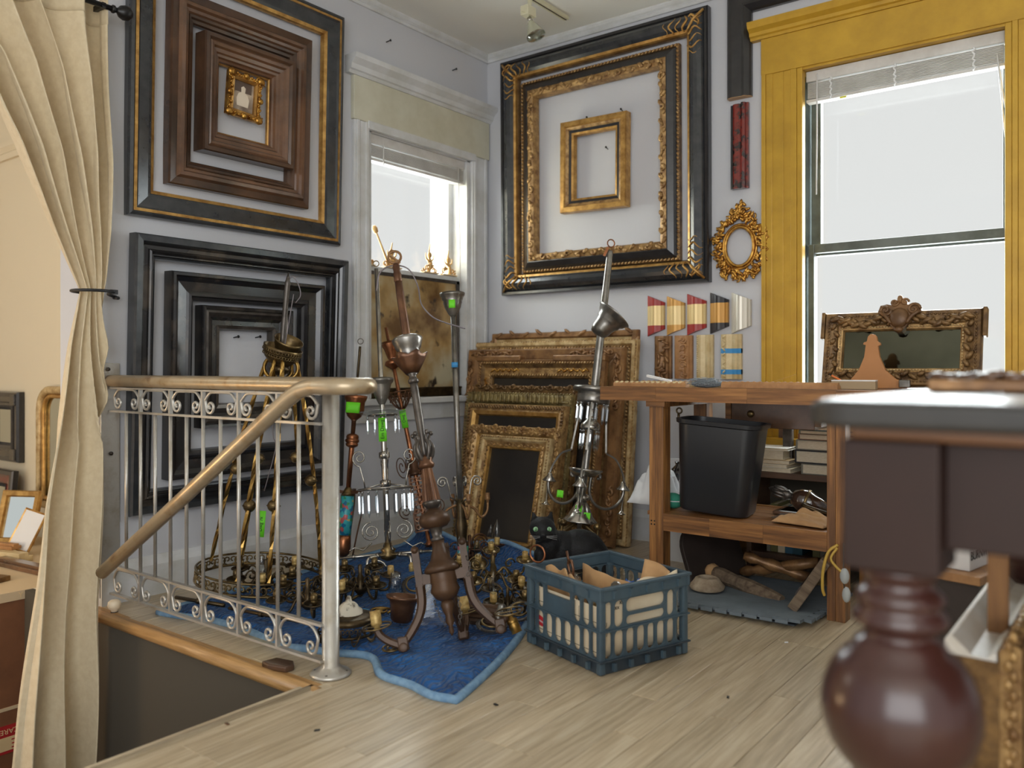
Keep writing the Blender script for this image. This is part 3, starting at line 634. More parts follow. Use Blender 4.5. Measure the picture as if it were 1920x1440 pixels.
# gilt mounts standing on the sash rail
mat('mount_gilt', (214, 176, 116), .5, .2, c2=(186, 140, 84), scale=20)
mat('mount_base', (216, 190, 150), .6)
zr = 1.546
mounts = [(-.985, 'leftmost gilt bronze figure mount on the window sash rail', .17, 11), (-.775, 'gilt mount with slanted torch on the window sash rail', .15, 12),
          (-.455, 'tallest leafy gilt mount on the window sash rail', .18, 13), (-.285, 'rightmost curling gilt mount on the window sash rail', .16, 14)]
for yy, lab, hh, sd in mounts:
    rnd = random.Random(sd); t = thing('gilt_mount', lab, 'ornament', T(-.085, yy, zr), 'gilt mounts on the window rail')
    mb = MB(); mb.bb(-.02, .02, -.065, .065, 0, .008); mb.build('foot', MT['mount_base'], t, bevel=.002)
    mb = MB()
    for k in range(9):
        yy2 = lerp(-.055, .055, k / 8) + rnd.uniform(-.008, .008); zz = .012 + .06 * math.exp(-((k - 4) / 2.0) ** 2) * rnd.uniform(.4, 1.0)
        mb.tube(spiral((0, 0), .018 * rnd.uniform(.7, 1.2), .004, rnd.uniform(0, 6), rnd.uniform(8, 11), 12), .004, 5, M=T(0, yy2, zz + .01) @ RY(R(90)))
    mb.build('scrollwork', MT['mount_gilt'], t)
    mb = MB(); pts = smooth_path([(0, rnd.uniform(-.02, .02), .01), (0, .012, hh * .35), (0, -.008, hh * .6), (0, .004, hh)], 5)
    n_ = len(pts); mb.tube(pts, [lerp(.014, .003, q / (n_ - 1)) for q in range(n_)], 6); mb.sph((0, -.002, hh * .62), (.014, .016, .02), 8, 6)
    for s_ in (-1, 1): mb.tube(smooth_path([(0, 0, hh * .4), (0, s_ * .03, hh * .5), (0, s_ * .035, hh * .68)], 4), [.008, .007, .006, .006, .005, .004, .004, .003, .003], 5)
    mb.build('figure', MT['mount_gilt'], t)
    if sd == 12:
        mb = MB(); mb.cyl((0, -.02, .01), (0, -.12, .19), .007, .005, 8); mb.lathe([(.004, 0), (.014, .01), (.016, .035), (.009, .05)], 10, fr((0, -.12, .185), (0, -.45, .9))); mb.build('torch', MT['mount_gilt'], t)
# nails in the walls
for k, (a, zz, lab) in enumerate(((P(724, 79, 1), 0, 'left wall, above the window cornice'), (P(848, 132, 1), 0, 'left wall near the corner above the cornice'), (P(438, 633, 1), 0, 'left wall inside the innermost lower frame, left of two'), (P(479, 633, 1), 0, 'left wall inside the innermost lower frame, right of two'))):
    d = a - CAM; s_ = (0.0 - CAM.x) / d.x; p = CAM + d * s_
    t = thing('nail', 'small dark nail in the ' + lab, 'nail', T(0, p.y, p.z), 'nails in the walls')
    mb = MB(); mb.cyl((0, 0, 0), (.03, .004, .004), .003, None, 6); mb.lathe([(.007, 0), (.007, .003)], 8, fr((.03, .004, .004), (1, .1, .1))); mb.build('shank', MT['iron_blk'], t)
for px, py, lab in ((1104, 224, 'above the small gold frame, left'), (1168, 209, 'above the small gold frame, right'), (1140, 280, 'inside the small gold frame')):
    xx, zz = plane_y(px, py, 0)
    t = thing('nail', 'small dark nail in the back wall ' + lab, 'nail', T(xx, 0, zz), 'nails in the walls')
    mb = MB(); mb.cyl((0, 0, 0), (.003, -.028, .006), .0028, None, 6); mb.lathe([(.006, 0), (.006, .003)], 8, fr((.003, -.028, .006), (.1, -1, .1))); mb.build('shank', MT['iron_blk'], t)
# tortoiseshell moulding sample
mat('tortoise', (120, 34, 24), .22, c2=(26, 18, 18), scale=26, lo=.45, hi=.6, coat=.5)
t = thing('moulding_sample', 'short red and black tortoiseshell moulding hung left of the gold window', 'moulding', T(1.662, -.004, 1.903))
mb = MB(); sweep_line(mb, [(0, 0), (0, .03), (.012, .034), (.012, 0)], (0, 0, 0), (0, 0, .436), (1, 0, 0), (0, -1, 0)); mb.build('outer_fillet', MT['blk'], t)
mb = MB(); sweep_line(mb, [(.012, 0), (.012, .03), (.025, .036), (.045, .034), (.056, .026), (.056, 0)], (0, 0, .0), (0, 0, .44), (1, 0, 0), (0, -1, 0)); mb.build('tortoise_face', MT['tortoise'], t)
mb = MB(); sweep_line(mb, [(.056, 0), (.056, .034), (.066, .04), (.076, .034), (.08, .02), (.09, .018), (.09, 0)], (0, 0, 0), (0, 0, .444), (1, 0, 0), (0, -1, 0)); mb.build('rib', MT['tortoise'], t)
# ornate oval frame
t = thing('oval_frame', 'ornate pierced gilt oval frame beside the gold window', 'oval frame', T(1.706, -.006, 1.602))
MO = Matrix(((1, 0, 0, 0), (0, 0, -1, 0), (0, 1, 0, 0), (0, 0, 0, 1)))
mb = MB(); mb.tube([(.077 * math.cos(a), .102 * math.sin(a), .02) for a in [2 * PI * q / 40 for q in range(40)]], .009, 8, True, M=MO); mb.tube([(.09 * math.cos(a), .115 * math.sin(a), .016) for a in [2 * PI * q / 40 for q in range(40)]], .007, 8, True, M=MO)
mb.build('oval_ring', MT['gold_bright'], t)
rnd = random.Random(21); mb = MB()
for k in range(110):
    a = 2 * PI * k / 110; ca, sa = math.cos(a), math.sin(a)
    rr = rnd.uniform(1.12, 1.5); 
    if sa > .6: rr += .35 * (sa - .6)
    x_, y_ = .092 * rr * ca, .112 * rr * sa
    mb.sph((0, 0, 0), (.025 * rnd.uniform(.6, 1.1), .0095, .010), 7, 4, MO @ T(x_, y_, .018 + rnd.uniform(-.006, .008)) @ RZ(a + rnd.uniform(-1.2, 1.2)))
    if k % 3 == 0: mb.tube(spiral((0, 0), .02 * rnd.uniform(.7, 1.1), .004, a, a + rnd.choice((-1, 1)) * 7, 12), .0045, 5, M=MO @ T(.108 * ca * rr * .9, .132 * sa * rr * .9, .022))
for sx in (-1, 1):
    for q in range(6): mb.sph((0, 0, 0), (.026 - .003 * q, .008, .009), 7, 4, MO @ T(sx * (.085 + .012 * math.sin(q)), -.12 - .009 * q, .018) @ RZ(sx * (1.3 - .35 * q)))
    for q in range(6): mb.sph((0, 0, 0), (.02, .007, .008), 7, 4, MO @ T(sx * (.115 + .006 * q), .04 + .012 * math.cos(q * 1.7), .02) @ RZ(sx * (-.6 + .4 * q)))
    mb.tube(spiral((0, 0), .024, .005, 0, sx * 8, 16), .006, 5, M=MO @ T(sx * .085, -.135, .022))
mb.build('pierced_scrollwork', MT['gold_bright'], t, kind='stuff')
mb = MB()
for q in range(34):
    a = rnd.uniform(0, 2 * PI); r_ = rnd.uniform(0, .05); x_ = r_ * math.cos(a) * 1.1; y_ = .185 + r_ * math.sin(a) * .85
    mb.sph((0, 0, 0), (.02, .009, .01), 7, 4, MO @ T(x_, y_, .024 + rnd.uniform(-.004, .01)) @ RZ(rnd.uniform(0, 6)))
for sx in (-1, 1): mb.tube(spiral((0, 0), .022, .004, 0, sx * 8, 16), .005, 5, M=MO @ T(sx * .024, .18, .034))
mb.build('flower_crest', MT['gold_bright'], t, kind='stuff')
# mitred corner samples
mat('s_red', (158, 44, 38), .4); mat('s_gold', (196, 146, 74), .4, .3); mat('s_pale', (222, 196, 140), .4, .3); mat('s_black', (40, 36, 38), .4); mat('s_silver', (206, 200, 186), .35, .3)
chops = [(1.167, 1.27, 1.375, 1.147, 's_red', 's_pale', 'leftmost mitred sample, crimson with cream gilt band'), (1.286, 1.392, 1.366, 1.15, 's_gold', 's_pale', 'second mitred sample, plain ochre gold'),
         (1.407, 1.516, 1.372, 1.148, 's_red', 's_pale', 'third mitred sample, crimson with pale gilt band'), (1.54, 1.642, 1.372, 1.152, 's_black', 's_gold', 'fourth mitred sample, black with gold band'), (1.659, 1.764, 1.366, 1.15, 's_silver', 's_silver', 'rightmost mitred sample, plain silver leaf')]
for xa, xb, zt, zb, ma, mb_, lab in chops:
    t = thing('corner_sample', lab + ' on back wall', 'moulding sample', T(xa, -.004, zb), 'mitred moulding samples on the back wall')
    wd = xb - xa; hh = zt - zb; n = 10
    def seg(f0, f1):
        m_ = MB(); fv = []; bv = []
        for q in range(n + 1):
            u = q / n; h = .012 + .022 * math.sin(PI * min(1, u * 1.1)) ** 2 + (.008 if u > .8 else 0)
            top = hh - .042 * u; bot = .038 * u
            za = max(bot, min(top, hh * f0)) if f0 > 0 else bot; zc_ = min(top, max(bot, hh * f1)) if f1 < 1 else top
            fv += [(u * wd, -h, za), (u * wd, -h, zc_)]; bv += [(u * wd, 0, za), (u * wd, 0, zc_)]
        nv = len(fv); fs = []
        for q in range(n):
            a, b_, c_, d_ = 2 * q, 2 * q + 1, 2 * q + 3, 2 * q + 2
            fs += [(a, d_, c_, b_), (nv + a, nv + b_, nv + c_, nv + d_), (b_, c_, nv + c_, nv + b_), (d_, a, nv + a, nv + d_)]
        fs += [(0, 1, nv + 1, nv), (2 * n + 1, 2 * n, nv + 2 * n, nv + 2 * n + 1)]
        m_.add(fv + bv, fs, 0, False); return m_
    seg(.74, 1).build('upper_end', MT[ma], t); seg(.26, .74).build('middle_band', MT[mb_], t); seg(0, .26).build('lower_end', MT[ma], t)
# straight moulding samples below
mat('s_oak', (176, 130, 84), .5, c2=(150, 106, 66), scale=20); mat('s_cream', (214, 196, 154), .45, .15, c2=(190, 166, 120), scale=14)
strips = [(1.217, 1.315, 'gilt_brown', 'leftmost straight sample, deeply carved brown leaf', 'carve'), (1.338, 1.439, 's_oak', 'second straight sample, pale wood with scroll relief', 'scroll'),
          (1.467, 1.558, 's_cream', 'third straight sample, plain cream gilt with beaded edge', 'bead'), (1.606, 1.715, 's_cream', 'rightmost straight sample, cream gilt with two blue tape bands', 'tape')]
for xa, xb, mm, lab, st in strips:
    wd = xb - xa; hh = .235; t = thing('moulding_sample', lab + ', on back wall', 'moulding sample', T(xa, -.004, .912), 'straight moulding samples on the back wall')
    m_ = MB(); pr = [(0, 0), (0, .024), (.01, .03), (wd * .3, .032), (wd * .55, .024), (wd * .72, .03), (wd * .8, .022), (wd - .006, .026), (wd, .02), (wd, 0)]
    sweep_line(m_, pr, (0, 0, 0), (0, 0, hh), (1, 0, 0), (0, -1, 0)); m_.build('moulding', MT[mm], t)
    rnd = random.Random(len(lab)); m_ = MB(); MM = Matrix(((1, 0, 0, 0), (0, 0, -1, 0), (0, 1, 0, 0), (0, 0, 0, 1)))
    if st == 'carve':
        for q in range(14): m_.sph((0, 0, 0), (.026, .01, .012), 7, 4, T(wd * rnd.uniform(.2, .8), -.032, .012 + .0155 * q) @ MM @ RZ(rnd.uniform(-1, 1) + (.7 if q % 2 else -.7)))
    elif st == 'scroll':
        for q in range(5): m_.tube(spiral((0, 0), .022, .004, 0, (1 if q % 2 else -1) * 8, 14), .0045, 5, M=T(wd * .5, -.03, .03 + .045 * q) @ MM)
        for q in range(8): m_.sph((0, 0, 0), (.016, .006, .007), 6, 4, T(wd * (.35 if q % 2 else .65), -.03, .02 + .027 * q) @ MM @ RZ(rnd.uniform(0, 3)))
    elif st == 'bead':
        for q in range(22): m_.sph((0, 0, 0), (.0055, .0055, .006), 6, 4, T(.008, -.03, .006 + .0105 * q) @ MM)
    else:
        for q in range(10): m_.sph((0, 0, 0), (.014, .006, .008), 6, 4, T(wd * .18, -.03, .015 + .023 * q) @ MM @ RZ(.8 if q % 2 else -.8))
    m_.build('carving', MT[mm], t, kind='stuff')
    if st == 'tape':
        for zz in (.135, .025):
            m_ = MB(); sweep_line(m_, [(u - .001 if u == 0 else u, h + .0015) for u, h in pr], (0, 0, zz), (0, 0, zz + .025), (1, 0, 0), (0, -1, 0)); m_.build('blue_tape', MT['tape_blue'], t)
# ceiling track with a reflector lamp
mat('track_cream', (214, 208, 178), .45); mat('track_slot', (70, 58, 40), .7)
t = thing('track_light', 'cream ceiling track with one unlit reflector spotlight', 'track light', T(.745, -.2, CEIL))
mb = MB(); mb.bb(-.018, .018, -.9, 0, -.02, 0); mb.build('track', MT['track_cream'], t, bevel=.002)
mb = MB(); mb.bb(-.004, .004, -.9, -.003, -.0215, -.018); mb.build('slot', MT['track_slot'], t)
ap = P(992, 34, 4.47) - Vector((.745, -.2, CEIL)); bs = P(1003, 62, 4.45) - Vector((.745, -.2, CEIL))
mb = MB(); mb.box((ap.x - .005, ap.y - .0, ap.z + .035), (.05, .075, .05)); mb.cyl((ap.x, ap.y, ap.z + .05), (0, ap.y + .02, -.02), .012, None, 8); mb.cyl((ap.x - .0, ap.y - .07, ap.z + .015), (ap.x, ap.y + .02, ap.z + .03), .004, None, 6); mb.build('holder', MT['track_cream'], t, bevel=.002)
dr = (bs - ap).normalized()
mb = MB(); mb.lathe([(.013, 0), (.014, .022)], 14, fr(ap, dr)); mb.build('lamp_base', MT['silver'], t)
mb = MB(); mb.lathe([(.012, .02), (.02, .034), (.05, .105), (.052, .112)], 20, fr(ap, dr), cap=False); mb.build('reflector', mat('reflector', (196, 196, 176), .15, .5), t)
mb = MB(); mb.lathe([(.001, .112), (.05, .110), (.052, .116), (.001, .118)], 20, fr(ap, dr)); mb.build('lens', MT['clear_glass'], t)
# ---------------------------------------------------------------- stair railing
t = thing('stair_railing', 'silver painted metal stair railing with scrollwork bands and worn handrail', 'railing', T(0, -2.47, 0))
sp = MT['silver_paint']; sw_ = MT['silver_worn']
mb = MB(); path = [(0.005, 0, .917), (.5, 0, .917), (1.0, 0, .917), (1.52, 0, .917)]
for q in range(1, 10):
    a = PI / 2 - PI * q / 9; path.append((1.52 + .062 * math.cos(a), -.062 + .062 * math.sin(a), .917))
path += [(1.45, -.124, .917)] + smooth_path([(1.44, -.124, .917), (1.37, -.124, .90), (1.28, -.124, .85), (1.16, -.124, .775)], 5) + [(.784, -.124, .542), (.19, -.124, .181)]
mb.tube(path, .0245, 14); mb.build('handrail', sw_, t)
mb = MB(); mb.lathe([(.001, .001), (.062, .001), (.066, .006), (.06, .012), (.04, .018), (.034, .026), (.0275, .03), (.0275, .90)], 18, T(1.337, .03, 0)); mb.build('post', sp, t)
mb = MB()
for q in range(4): mb.sph((1.337 + .05 * math.cos(q * PI / 2 + .6), .03 + .05 * math.sin(q * PI / 2 + .6), .013), (.006, .006, .003), 6, 4)
mb.build('screw_heads', MT['pewter_dark'], t, kind='stuff')
for zz, hh in ((.794, .008), (.163, .008), (.049, .008), (.888, .006)):
    mb = MB(); mb.bb(.015, 1.335, -.009, .009, zz - hh / 2, zz + hh / 2); mb.build('flat_bar', sp, t)
NC = 6; X0 = .03; pitch = (1.325 - X0) / NC
for k in range(1, 2 * NC):
    x_ = X0 + pitch * k / 2; mb = MB(); mb.cyl((x_, 0, .163), (x_, 0, .794), .0068, None, 10); mb.build('baluster', sp, t)
def scroll_cell(x_, zlo, zhi):
    w2 = pitch / 2 - .012; h = zhi - zlo; p = []
    cx = x_ + pitch / 2
    half = []
    rr = .021
    # inner curl then sweep up to the arch
    cc = (w2 - .040, rr + .006)
    for q in range(13):
        a = R(-40) + R(-430) * (1 - q / 12.0) * -1
    for q in range(15):
        u = q / 14; a = R(450) * (1 - u) - R(0); r_ = lerp(.005, rr + .006, u)
        half.append((w2 - .034 + r_ * math.cos(a) * 1.0 - .0, .030 + r_ * math.sin(-a)))
    half += [(w2 - .001, .055), (w2 - .002, h * .62), (w2 - .012, h - .022), (w2 - .032, h - .006), (w2 - .06, h - .003)]
    left = [(-a, b) for a, b in half]
    pts = left + [(a, b) for a, b in reversed(half)]
    return [Vector((cx + a, 0, zlo + b)) for a, b in pts]
for zlo, zhi in ((.801, .886), (.055, .157)):
    for k in range(NC):
        mb = MB(); mb.tube(smooth_path(scroll_cell(X0 + pitch * k, zlo, zhi), 2), .0052, 7); mb.build('scroll', sp, t)
    for k in range(1, NC):
        mb = MB(); mb.bb(X0 + pitch * k - .005, X0 + pitch * k + .005, -.007, .007, zlo - .003, zhi + .003); mb.build('divider', sp, t)
mb = MB(); mb.bb(.0, .012, -.04, .04, .03, .99); mb.build('wall_plate', sp, t, bevel=.003)
mb = MB(); mb.cyl((.012, -.012, .965), (.02, -.012, .965), .008, None, 8); mb.cyl((.012, 0, .62), (.02, 0, .62), .008, None, 8); mb.build('bolt', MT['pewter_dark'], t)
# small door knob left on the floor beside the railing
t = thing('door_knob', 'small cream door knob lying on floor beside the railing foot', 'knob', T(.13, -2.515, .0))
mb = MB(); mb.lathe([(.001, 0), (.012, 0), (.013, .008), (.02, .014), (.026, .026), (.024, .04), (.014, .048), (.001, .05)], 14, T(0, 0, .001)); mb.build('knob', mat('knob_cream', (224, 206, 178), .4), t)
mb = MB(); mb.lathe([(.014, 0), (.014, .004)], 12, T(0, 0, .0002)); mb.build('ferrule', MT['pewter_dark'], t)
# brown bracket piece on the floor edge
t = thing('wood_bracket', 'small dark carved wooden bracket on floor by railing post', 'bracket', T(1.16, -2.50, .0) @ RZ(.2))
mb = MB(); mb.prism([(-.06, -.02), (-.02, -.035), (.05, -.03), (.06, 0), (.03, .03), (-.04, .03)], .0, .02); mb.build('block', MT['brown_frame'], t, bevel=.005)
# ---------------------------------------------------------------- curtain on a black rod
rows = [(2.435, -3.30, -2.532), (2.36, -3.26, -2.532), (2.1, -3.03, -2.527), (1.8, -2.87, -2.52), (1.5, -2.745, -2.522), (1.33, -2.665, -2.535), (1.27, -2.635, -2.545), (1.2, -2.648, -2.545), (1.05, -2.68, -2.54), (.9, -2.704, -2.54), (.45, -2.78, -2.56), (0.05, -2.82, -2.588), (-.3, -2.85, -2.59), (-.95, -2.90, -2.59)]
def crow(z):
    for (za, la, ra), (zb, lb, rb) in zip(rows, rows[1:]):
        if zb <= z <= za:
            u = (za - z) / (za - zb); u = u * u * (3 - 2 * u) if False else u
            return lerp(la, lb, u), lerp(ra, rb, u)
    return rows[-1][1], rows[-1][2]
def cloth(u, v):
    z = lerp(2.435, -.95, v); l, r_ = crow(z)
    g = abs(z - 1.27); A = .012 + .052 * min(1, g / .5) * (1 if z > 1.27 else .7); ph = 1.3 * math.sin(z * 1.1)
    nf = 5.0 if z > 1.27 else lerp(5.0, 2.3, min(1, (1.27 - z) / .6))
    s_ = u + .018 * math.sin(2 * PI * 2.3 * u + z * 1.7)
    x_ = .105 + A * (math.sin(2 * PI * nf * s_ + ph) * .75 + .35 * math.sin(2 * PI * (nf * .5) * s_ + 2 * ph + .6)) + .006 * math.sin(9 * z + 11 * u)
    y_ = lerp(l, r_, u) + .25 * A * math.cos(2 * PI * nf * s_ + ph) * (0 if u < .02 or u > .98 else 1)
    return Vector((x_, y_ - .0, z))
t = thing('curtain', 'long beige canvas curtain tied back beside the stairwell', 'curtain')
mb = MB(); mb.grid(cloth, 168, 110); mb.build('fabric', MT['curtain'], t, solid=.003)
mb = MB(); mb.grid(lambda u, v: cloth(u, v * .03) + Vector((.0045, 0, 0)), 168, 4); mb.build('header_tape', MT['curtain'], t, solid=.002)
t = thing('curtain_rod', 'black curtain rod with turned finial at the upper left', 'curtain rod', T(.115, 0, 2.40))
mb = MB(); mb.cyl((0, -4.4, 0), (0, -2.5, 0), .011, None, 10); mb.build('rod', MT['iron_blk'], t)
mb = MB(); mb.lathe([(.011, 0), (.016, .004), (.016, .012), (.009, .018), (.012, .026), (.024, .036), (.03, .052), (.027, .07), (.014, .084), (.001, .088)], 16, fr((0, -2.52, 0), (0, 1, 0))); mb.build('finial', MT['iron_blk'], t)
mb = MB(); mb.bb(-.115, .01, -2.56, -2.545, -.01, .01); mb.build('bracket', MT['iron_blk'], t)
t = thing('curtain_tieback', 'black strap holding the curtain to a wall hook', 'tieback', T(0, 0, 1.268))
mb = MB(); mb.tube(smooth_path([(.0, -2.44, -.004), (.05, -2.50, 0), (.14, -2.52, .002), (.175, -2.58, .002), (.165, -2.65, .0), (.10, -2.668, .0), (.05, -2.62, .0), (.02, -2.53, 0)], 5), .006, 6); mb.build('strap', MT['curtain_tie'], t)
mb = MB(); mb.cyl((.0, -2.45, -.008), (.045, -2.455, -.012), .007, None, 8); mb.box((.145, -2.525, .002), (.014, .028, .018)); mb.build('hook', MT['curtain_tie'], t)
# ---------------------------------------------------------------- lower room seen past the curtain
mb = MB(); mb.bb(-3.6, -.34, -1.9, -1.8, -2.2, CEIL); mb.bb(-3.7, -3.6, -6.4, -1.8, -2.2, CEIL); struct(mb.build('wall_far', MT['beige_wall']))
mb = MB(); mb.bb(-3.6, -.29, -6.4, -1.9, -1.37, -1.33); struct(mb.build('floor_lower', MT['oak_plain']))
mb = MB(); sweep_line(mb, [(0, 0), (.02, 0), (.035, .03), (.02, .045), (.045, .07), (.045, .1), (0, .1)], (-3.6, -1.9, 2.30), (-.34, -1.9, 2.30), (0, -1, 0)); struct(mb.build('trim_3', MT['beige_wall']))
lamp = bpy.data.lights.new('hall_lamp', 'POINT'); lamp.energy = 18; lamp.color = (1.0, .94, .84); lamp.shadow_soft_size = .15
lo = bpy.data.objects.new('hall_lamp', lamp); COL.objects.link(lo); lo.location = (-1.5, -4.1, 2.2)
lamp2 = bpy.data.lights.new('stair_lamp', 'POINT'); lamp2.energy = 24; lamp2.color = (1.0, .68, .36); lamp2.shadow_soft_size = .12
lo2 = bpy.data.objects.new('stair_lamp', lamp2); COL.objects.link(lo2); lo2.location = (-.55, -3.75, .35)
def onW(xc, zc, y=-1.9, tilt=0.0, roll=0.0): return T(xc, y - .004, zc) @ Matrix(((1, 0, 0, 0), (0, 0, -1, 0), (0, 1, 0, 0), (0, 0, 0, 1))) @ RX(tilt) @ RZ(roll)
fm = frame('wall_mirror', 'black stepped mirror with applied blocks on the far cream wall', .52, .44, [('moulding', 'blk', [(0, .03), (.006, .045), (.03, .045)]), ('hollow', 'blk_worn', [(.03, .04), (.07, .03)]), ('step', 'blk', [(.07, .04), (.085, .045), (.1, .03)]), ('sight_edge', 'blk_worn', [(.1, .03), (.115, .012)])], onW(-2.43, .60), (), ('mirror_plate', 'mirror'), None, 'mirror')
for sx in (-1, 1):
    for sy in (-1, 1):
        mb = MB(); mb.box((sx * .21, sy * .17, .045), (.07, .07, .02)); mb.build('corner_block', MT['blk_worn'], fm, bevel=.004)
frame('tortoiseshell_mirror', 'dark frame with red tortoiseshell panels leaning at far left', .50, .44, [('moulding', 'blk', [(0, .03), (.006, .04), (.03, .04)]), ('tortoise_panel', 'tortoise', [(.03, .036), (.085, .03)]), ('sight_edge', 'blk', [(.085, .036), (.11, .012)])], onW(-2.37, .118, -1.97, R(-5)), (), ('mirror_plate', 'mirror'), None, 'mirror')
t = thing('arched_mirror', 'gilt mirror with rounded top corners on the far wall behind curtain', 'mirror', onW(-1.60, .50))
def rrect(w, h, r, n=7, rb=.01):
    out = []
    for cx, cy, a0, rr in ((w / 2 - r, h / 2 - r, 0, r), (-w / 2 + r, h / 2 - r, 90, r), (-w / 2 + rb, -h / 2 + rb, 180, rb), (w / 2 - rb, -h / 2 + rb, 270, rb)):
        for q in range(n): a = R(a0 + 90 * q / (n - 1)); out.append((cx + rr * math.cos(a), cy + rr * math.sin(a)))
    return out
mb = MB(); mb.tube([(x_, y_, .025) for x_, y_ in rrect(.58, .68, .12)], .024, 8, True); mb.build('moulding', MT['gold_pale'], t)
mb = MB(); mb.tube([(x_, y_, .02) for x_, y_ in rrect(.51, .61, .10)], .014, 8, True); mb.build('sight_edge', MT['gold'], t)
mb = MB(); mb.prism(rrect(.51, .61, .1), .004, .01); mb.build('mirror_plate', MT['mirror'], t)
mat('cardboard', (128, 84, 54), .85, c2=(112, 72, 46), scale=6); mat('card_edge', (206, 184, 150), .85)
t = thing('cardboard_box', 'large brown cardboard box with red fragile tape behind curtain', 'box', T(-.63, -2.75, -1.33))
mb = MB(); mb.bb(-1.5, 0, -1.1, .78, 0, 1.30); mb.build('body', MT['cardboard'], t)
mb = MB(); mb.bb(-1.5, .004, -1.1, .784, 1.262, 1.302); mb.build('rim', MT['card_edge'], t)
mb = MB(); mb.bb(-1.5, .003, -.9, .78, .78, .795); mb.build('tape_seam', MT['card_edge'], t)
def plane_x(px, py, x):
    d = P(px, py, 1) - CAM; s_ = (x - CAM.x) / d.x; p = CAM + d * s_; return p.y, p.z
ya, za = plane_x(10, 1382, -.63)
mat('tape_red', (176, 40, 44), .5); mat('tape_cream', (222, 196, 150), .6)
fz = za + 1.33
mb = MB(); mb.bb(-.001, .002, -.62, .36, fz - .075, fz + .05); mb.build('fragile_tape', MT['tape_red'], t)
mb = MB(); mb.bb(0, .003, -.62, .36, fz - .062, fz - .002); mb.build('tape_panel', MT['tape_cream'], t)
MX = Matrix(((0, 0, 1, 0), (1, 0, 0, 0), (0, 1, 0, 0), (0, 0, 0, 1)))
yo = ya + 2.75 + .13
text_mesh('FRAGILE', .058, T(.0035, yo, fz - .032) @ MX @ RZ(PI), MT['tape_red'], 'lettering', t); text_mesh('HANDLE WITH CARE', .032, T(.0035, yo, fz + .024) @ MX @ RZ(PI), MT['tape_cream'], 'lettering', t)
yb, zb_ = plane_x(38, 1098, -.63); text_mesh('Y', .035, T(.0055, yb + 2.75, 1.282) @ MX, MT['tape_cream'], 'chalk_letter', t)
# things lying on the box
def lying(lab, w, d, h, x_, y_, z_, rz, m, cat='moulding'):
    tt = thing('moulding_length', lab, cat, T(x_, y_, z_) @ RZ(rz), 'moulding lengths on the box')
    mb = MB(); mb.bb(-w / 2, w / 2, -d / 2, d / 2, 0, h * .6); mb.bb(-w / 2, w / 2, -d / 2 + d * .2, d / 2 - d * .25, h * .55, h); mb.build('length', MT[m], tt, bevel=.003); return tt
zt = -.028
lying('cream wooden moulding length lying on the box at far left', .9, .10, .05, -1.62, -2.42, zt, .25, 's_cream'); lying('pale moulding length stacked on the cream one', .7, .06, .03, -1.64, -2.40, zt + .05, .3, 's_oak')
lying('brown moulding length lying on the box near the curtain', .5, .09, .035, -1.02, -2.36, zt, .1, 'walnut'); lying('dark carved slab lying on the front of the box', .5, .3, .04, -1.05, -2.72, zt, .3, 'gold_dark')
frame('photo_frame', 'small gilt frame leaning on the box behind the curtain', .24, .30, [('moulding', 'gold', [(0, .02), (.006, .03), (.03, .026), (.036, .014)])], T(-1.70, -2.12, zt + .15) @ RZ(.5) @ RX(R(75)), (), ('picture_glass', 'mirror'))
frame('photo_frame', 'little white card frame with thin gilt rim leaning on the box', .14, .22, [('moulding', 'gold', [(0, .008), (.004, .012), (.01, .008)])], T(-1.36, -2.22, zt + .13) @ RZ(.5) @ RX(R(68)) @ RZ(-.25), (), ('white_card', 'white_paint'))
# ---------------------------------------------------------------- salvaged chandeliers
RIGHT = Vector((CS, SN, 0)); FWD = Vector((-SN, CS, 0))
class Fix:
    """a light fixture standing along an axis measured in the photo: base pixel/depth to top pixel/depth"""
    def __init__(s, name, label, b, t, cat='chandelier', group='salvaged chandeliers on the blanket'):
        s.b = P(*b); s.t = P(*t); s.ax = s.t - s.b; s.L = s.ax.length; s.y0 = b[1]; s.y1 = t[1]; s.d0 = b[2]; s.d1 = t[2]
        s.o = thing(name, label, cat, fr(s.b, s.ax, RIGHT), group)
    def s_(s, y): return s.L * (s.y0 - y) / (s.y0 - s.y1)
    def k(s, y): return lerp(s.d0, s.d1, (s.y0 - y) / (s.y0 - s.y1)) / FPX
    def prof(s, pts): return [(max(.0005, r * s.k(y)), s.s_(y)) for y, r in pts]
    def lathe(s, nm, m, pts, n=18, cap=True, parent=None, label=None, kind=None):
        mb = MB(); mb.lathe(s.prof(pts), n, None, cap=cap); return mb.build(nm, MT[m], parent or s.o, label, kind)
    def pt(s, y, rpx, ang): k = s.k(y); return Vector((rpx * k * math.cos(R(ang)), rpx * k * math.sin(R(ang)), s.s_(y)))
    def tape(s, nm, y0, y1, w, rpx, txt=None, ang=-90, m='tape_green'):
        k = s.k(y0); c = s.pt((y0 + y1) / 2, rpx, ang); hgt = abs(s.s_(y1) - s.s_(y0)); mb = MB()
        mb.grid(lambda u, v: Vector(((u - .5) * w * k, -.004 * math.cos((u - .5) * 2.2) - rpx * k + .0, c.z + (v - .5) * hgt)), 6, 2); o = mb.build(nm, MT[m], s.o, 'bright green paper tape tag' if m == 'tape_green' else None, solid=.0006)
        if txt: text_mesh(txt, w * k * .62, T(0, -rpx * k - .0062, c.z) @ Matrix(((0, -1, 0, 0), (0, 0, -1, 0), (1, 0, 0, 0), (0, 0, 0, 1))), MT['ink'], 'handwriting', o)
        return o
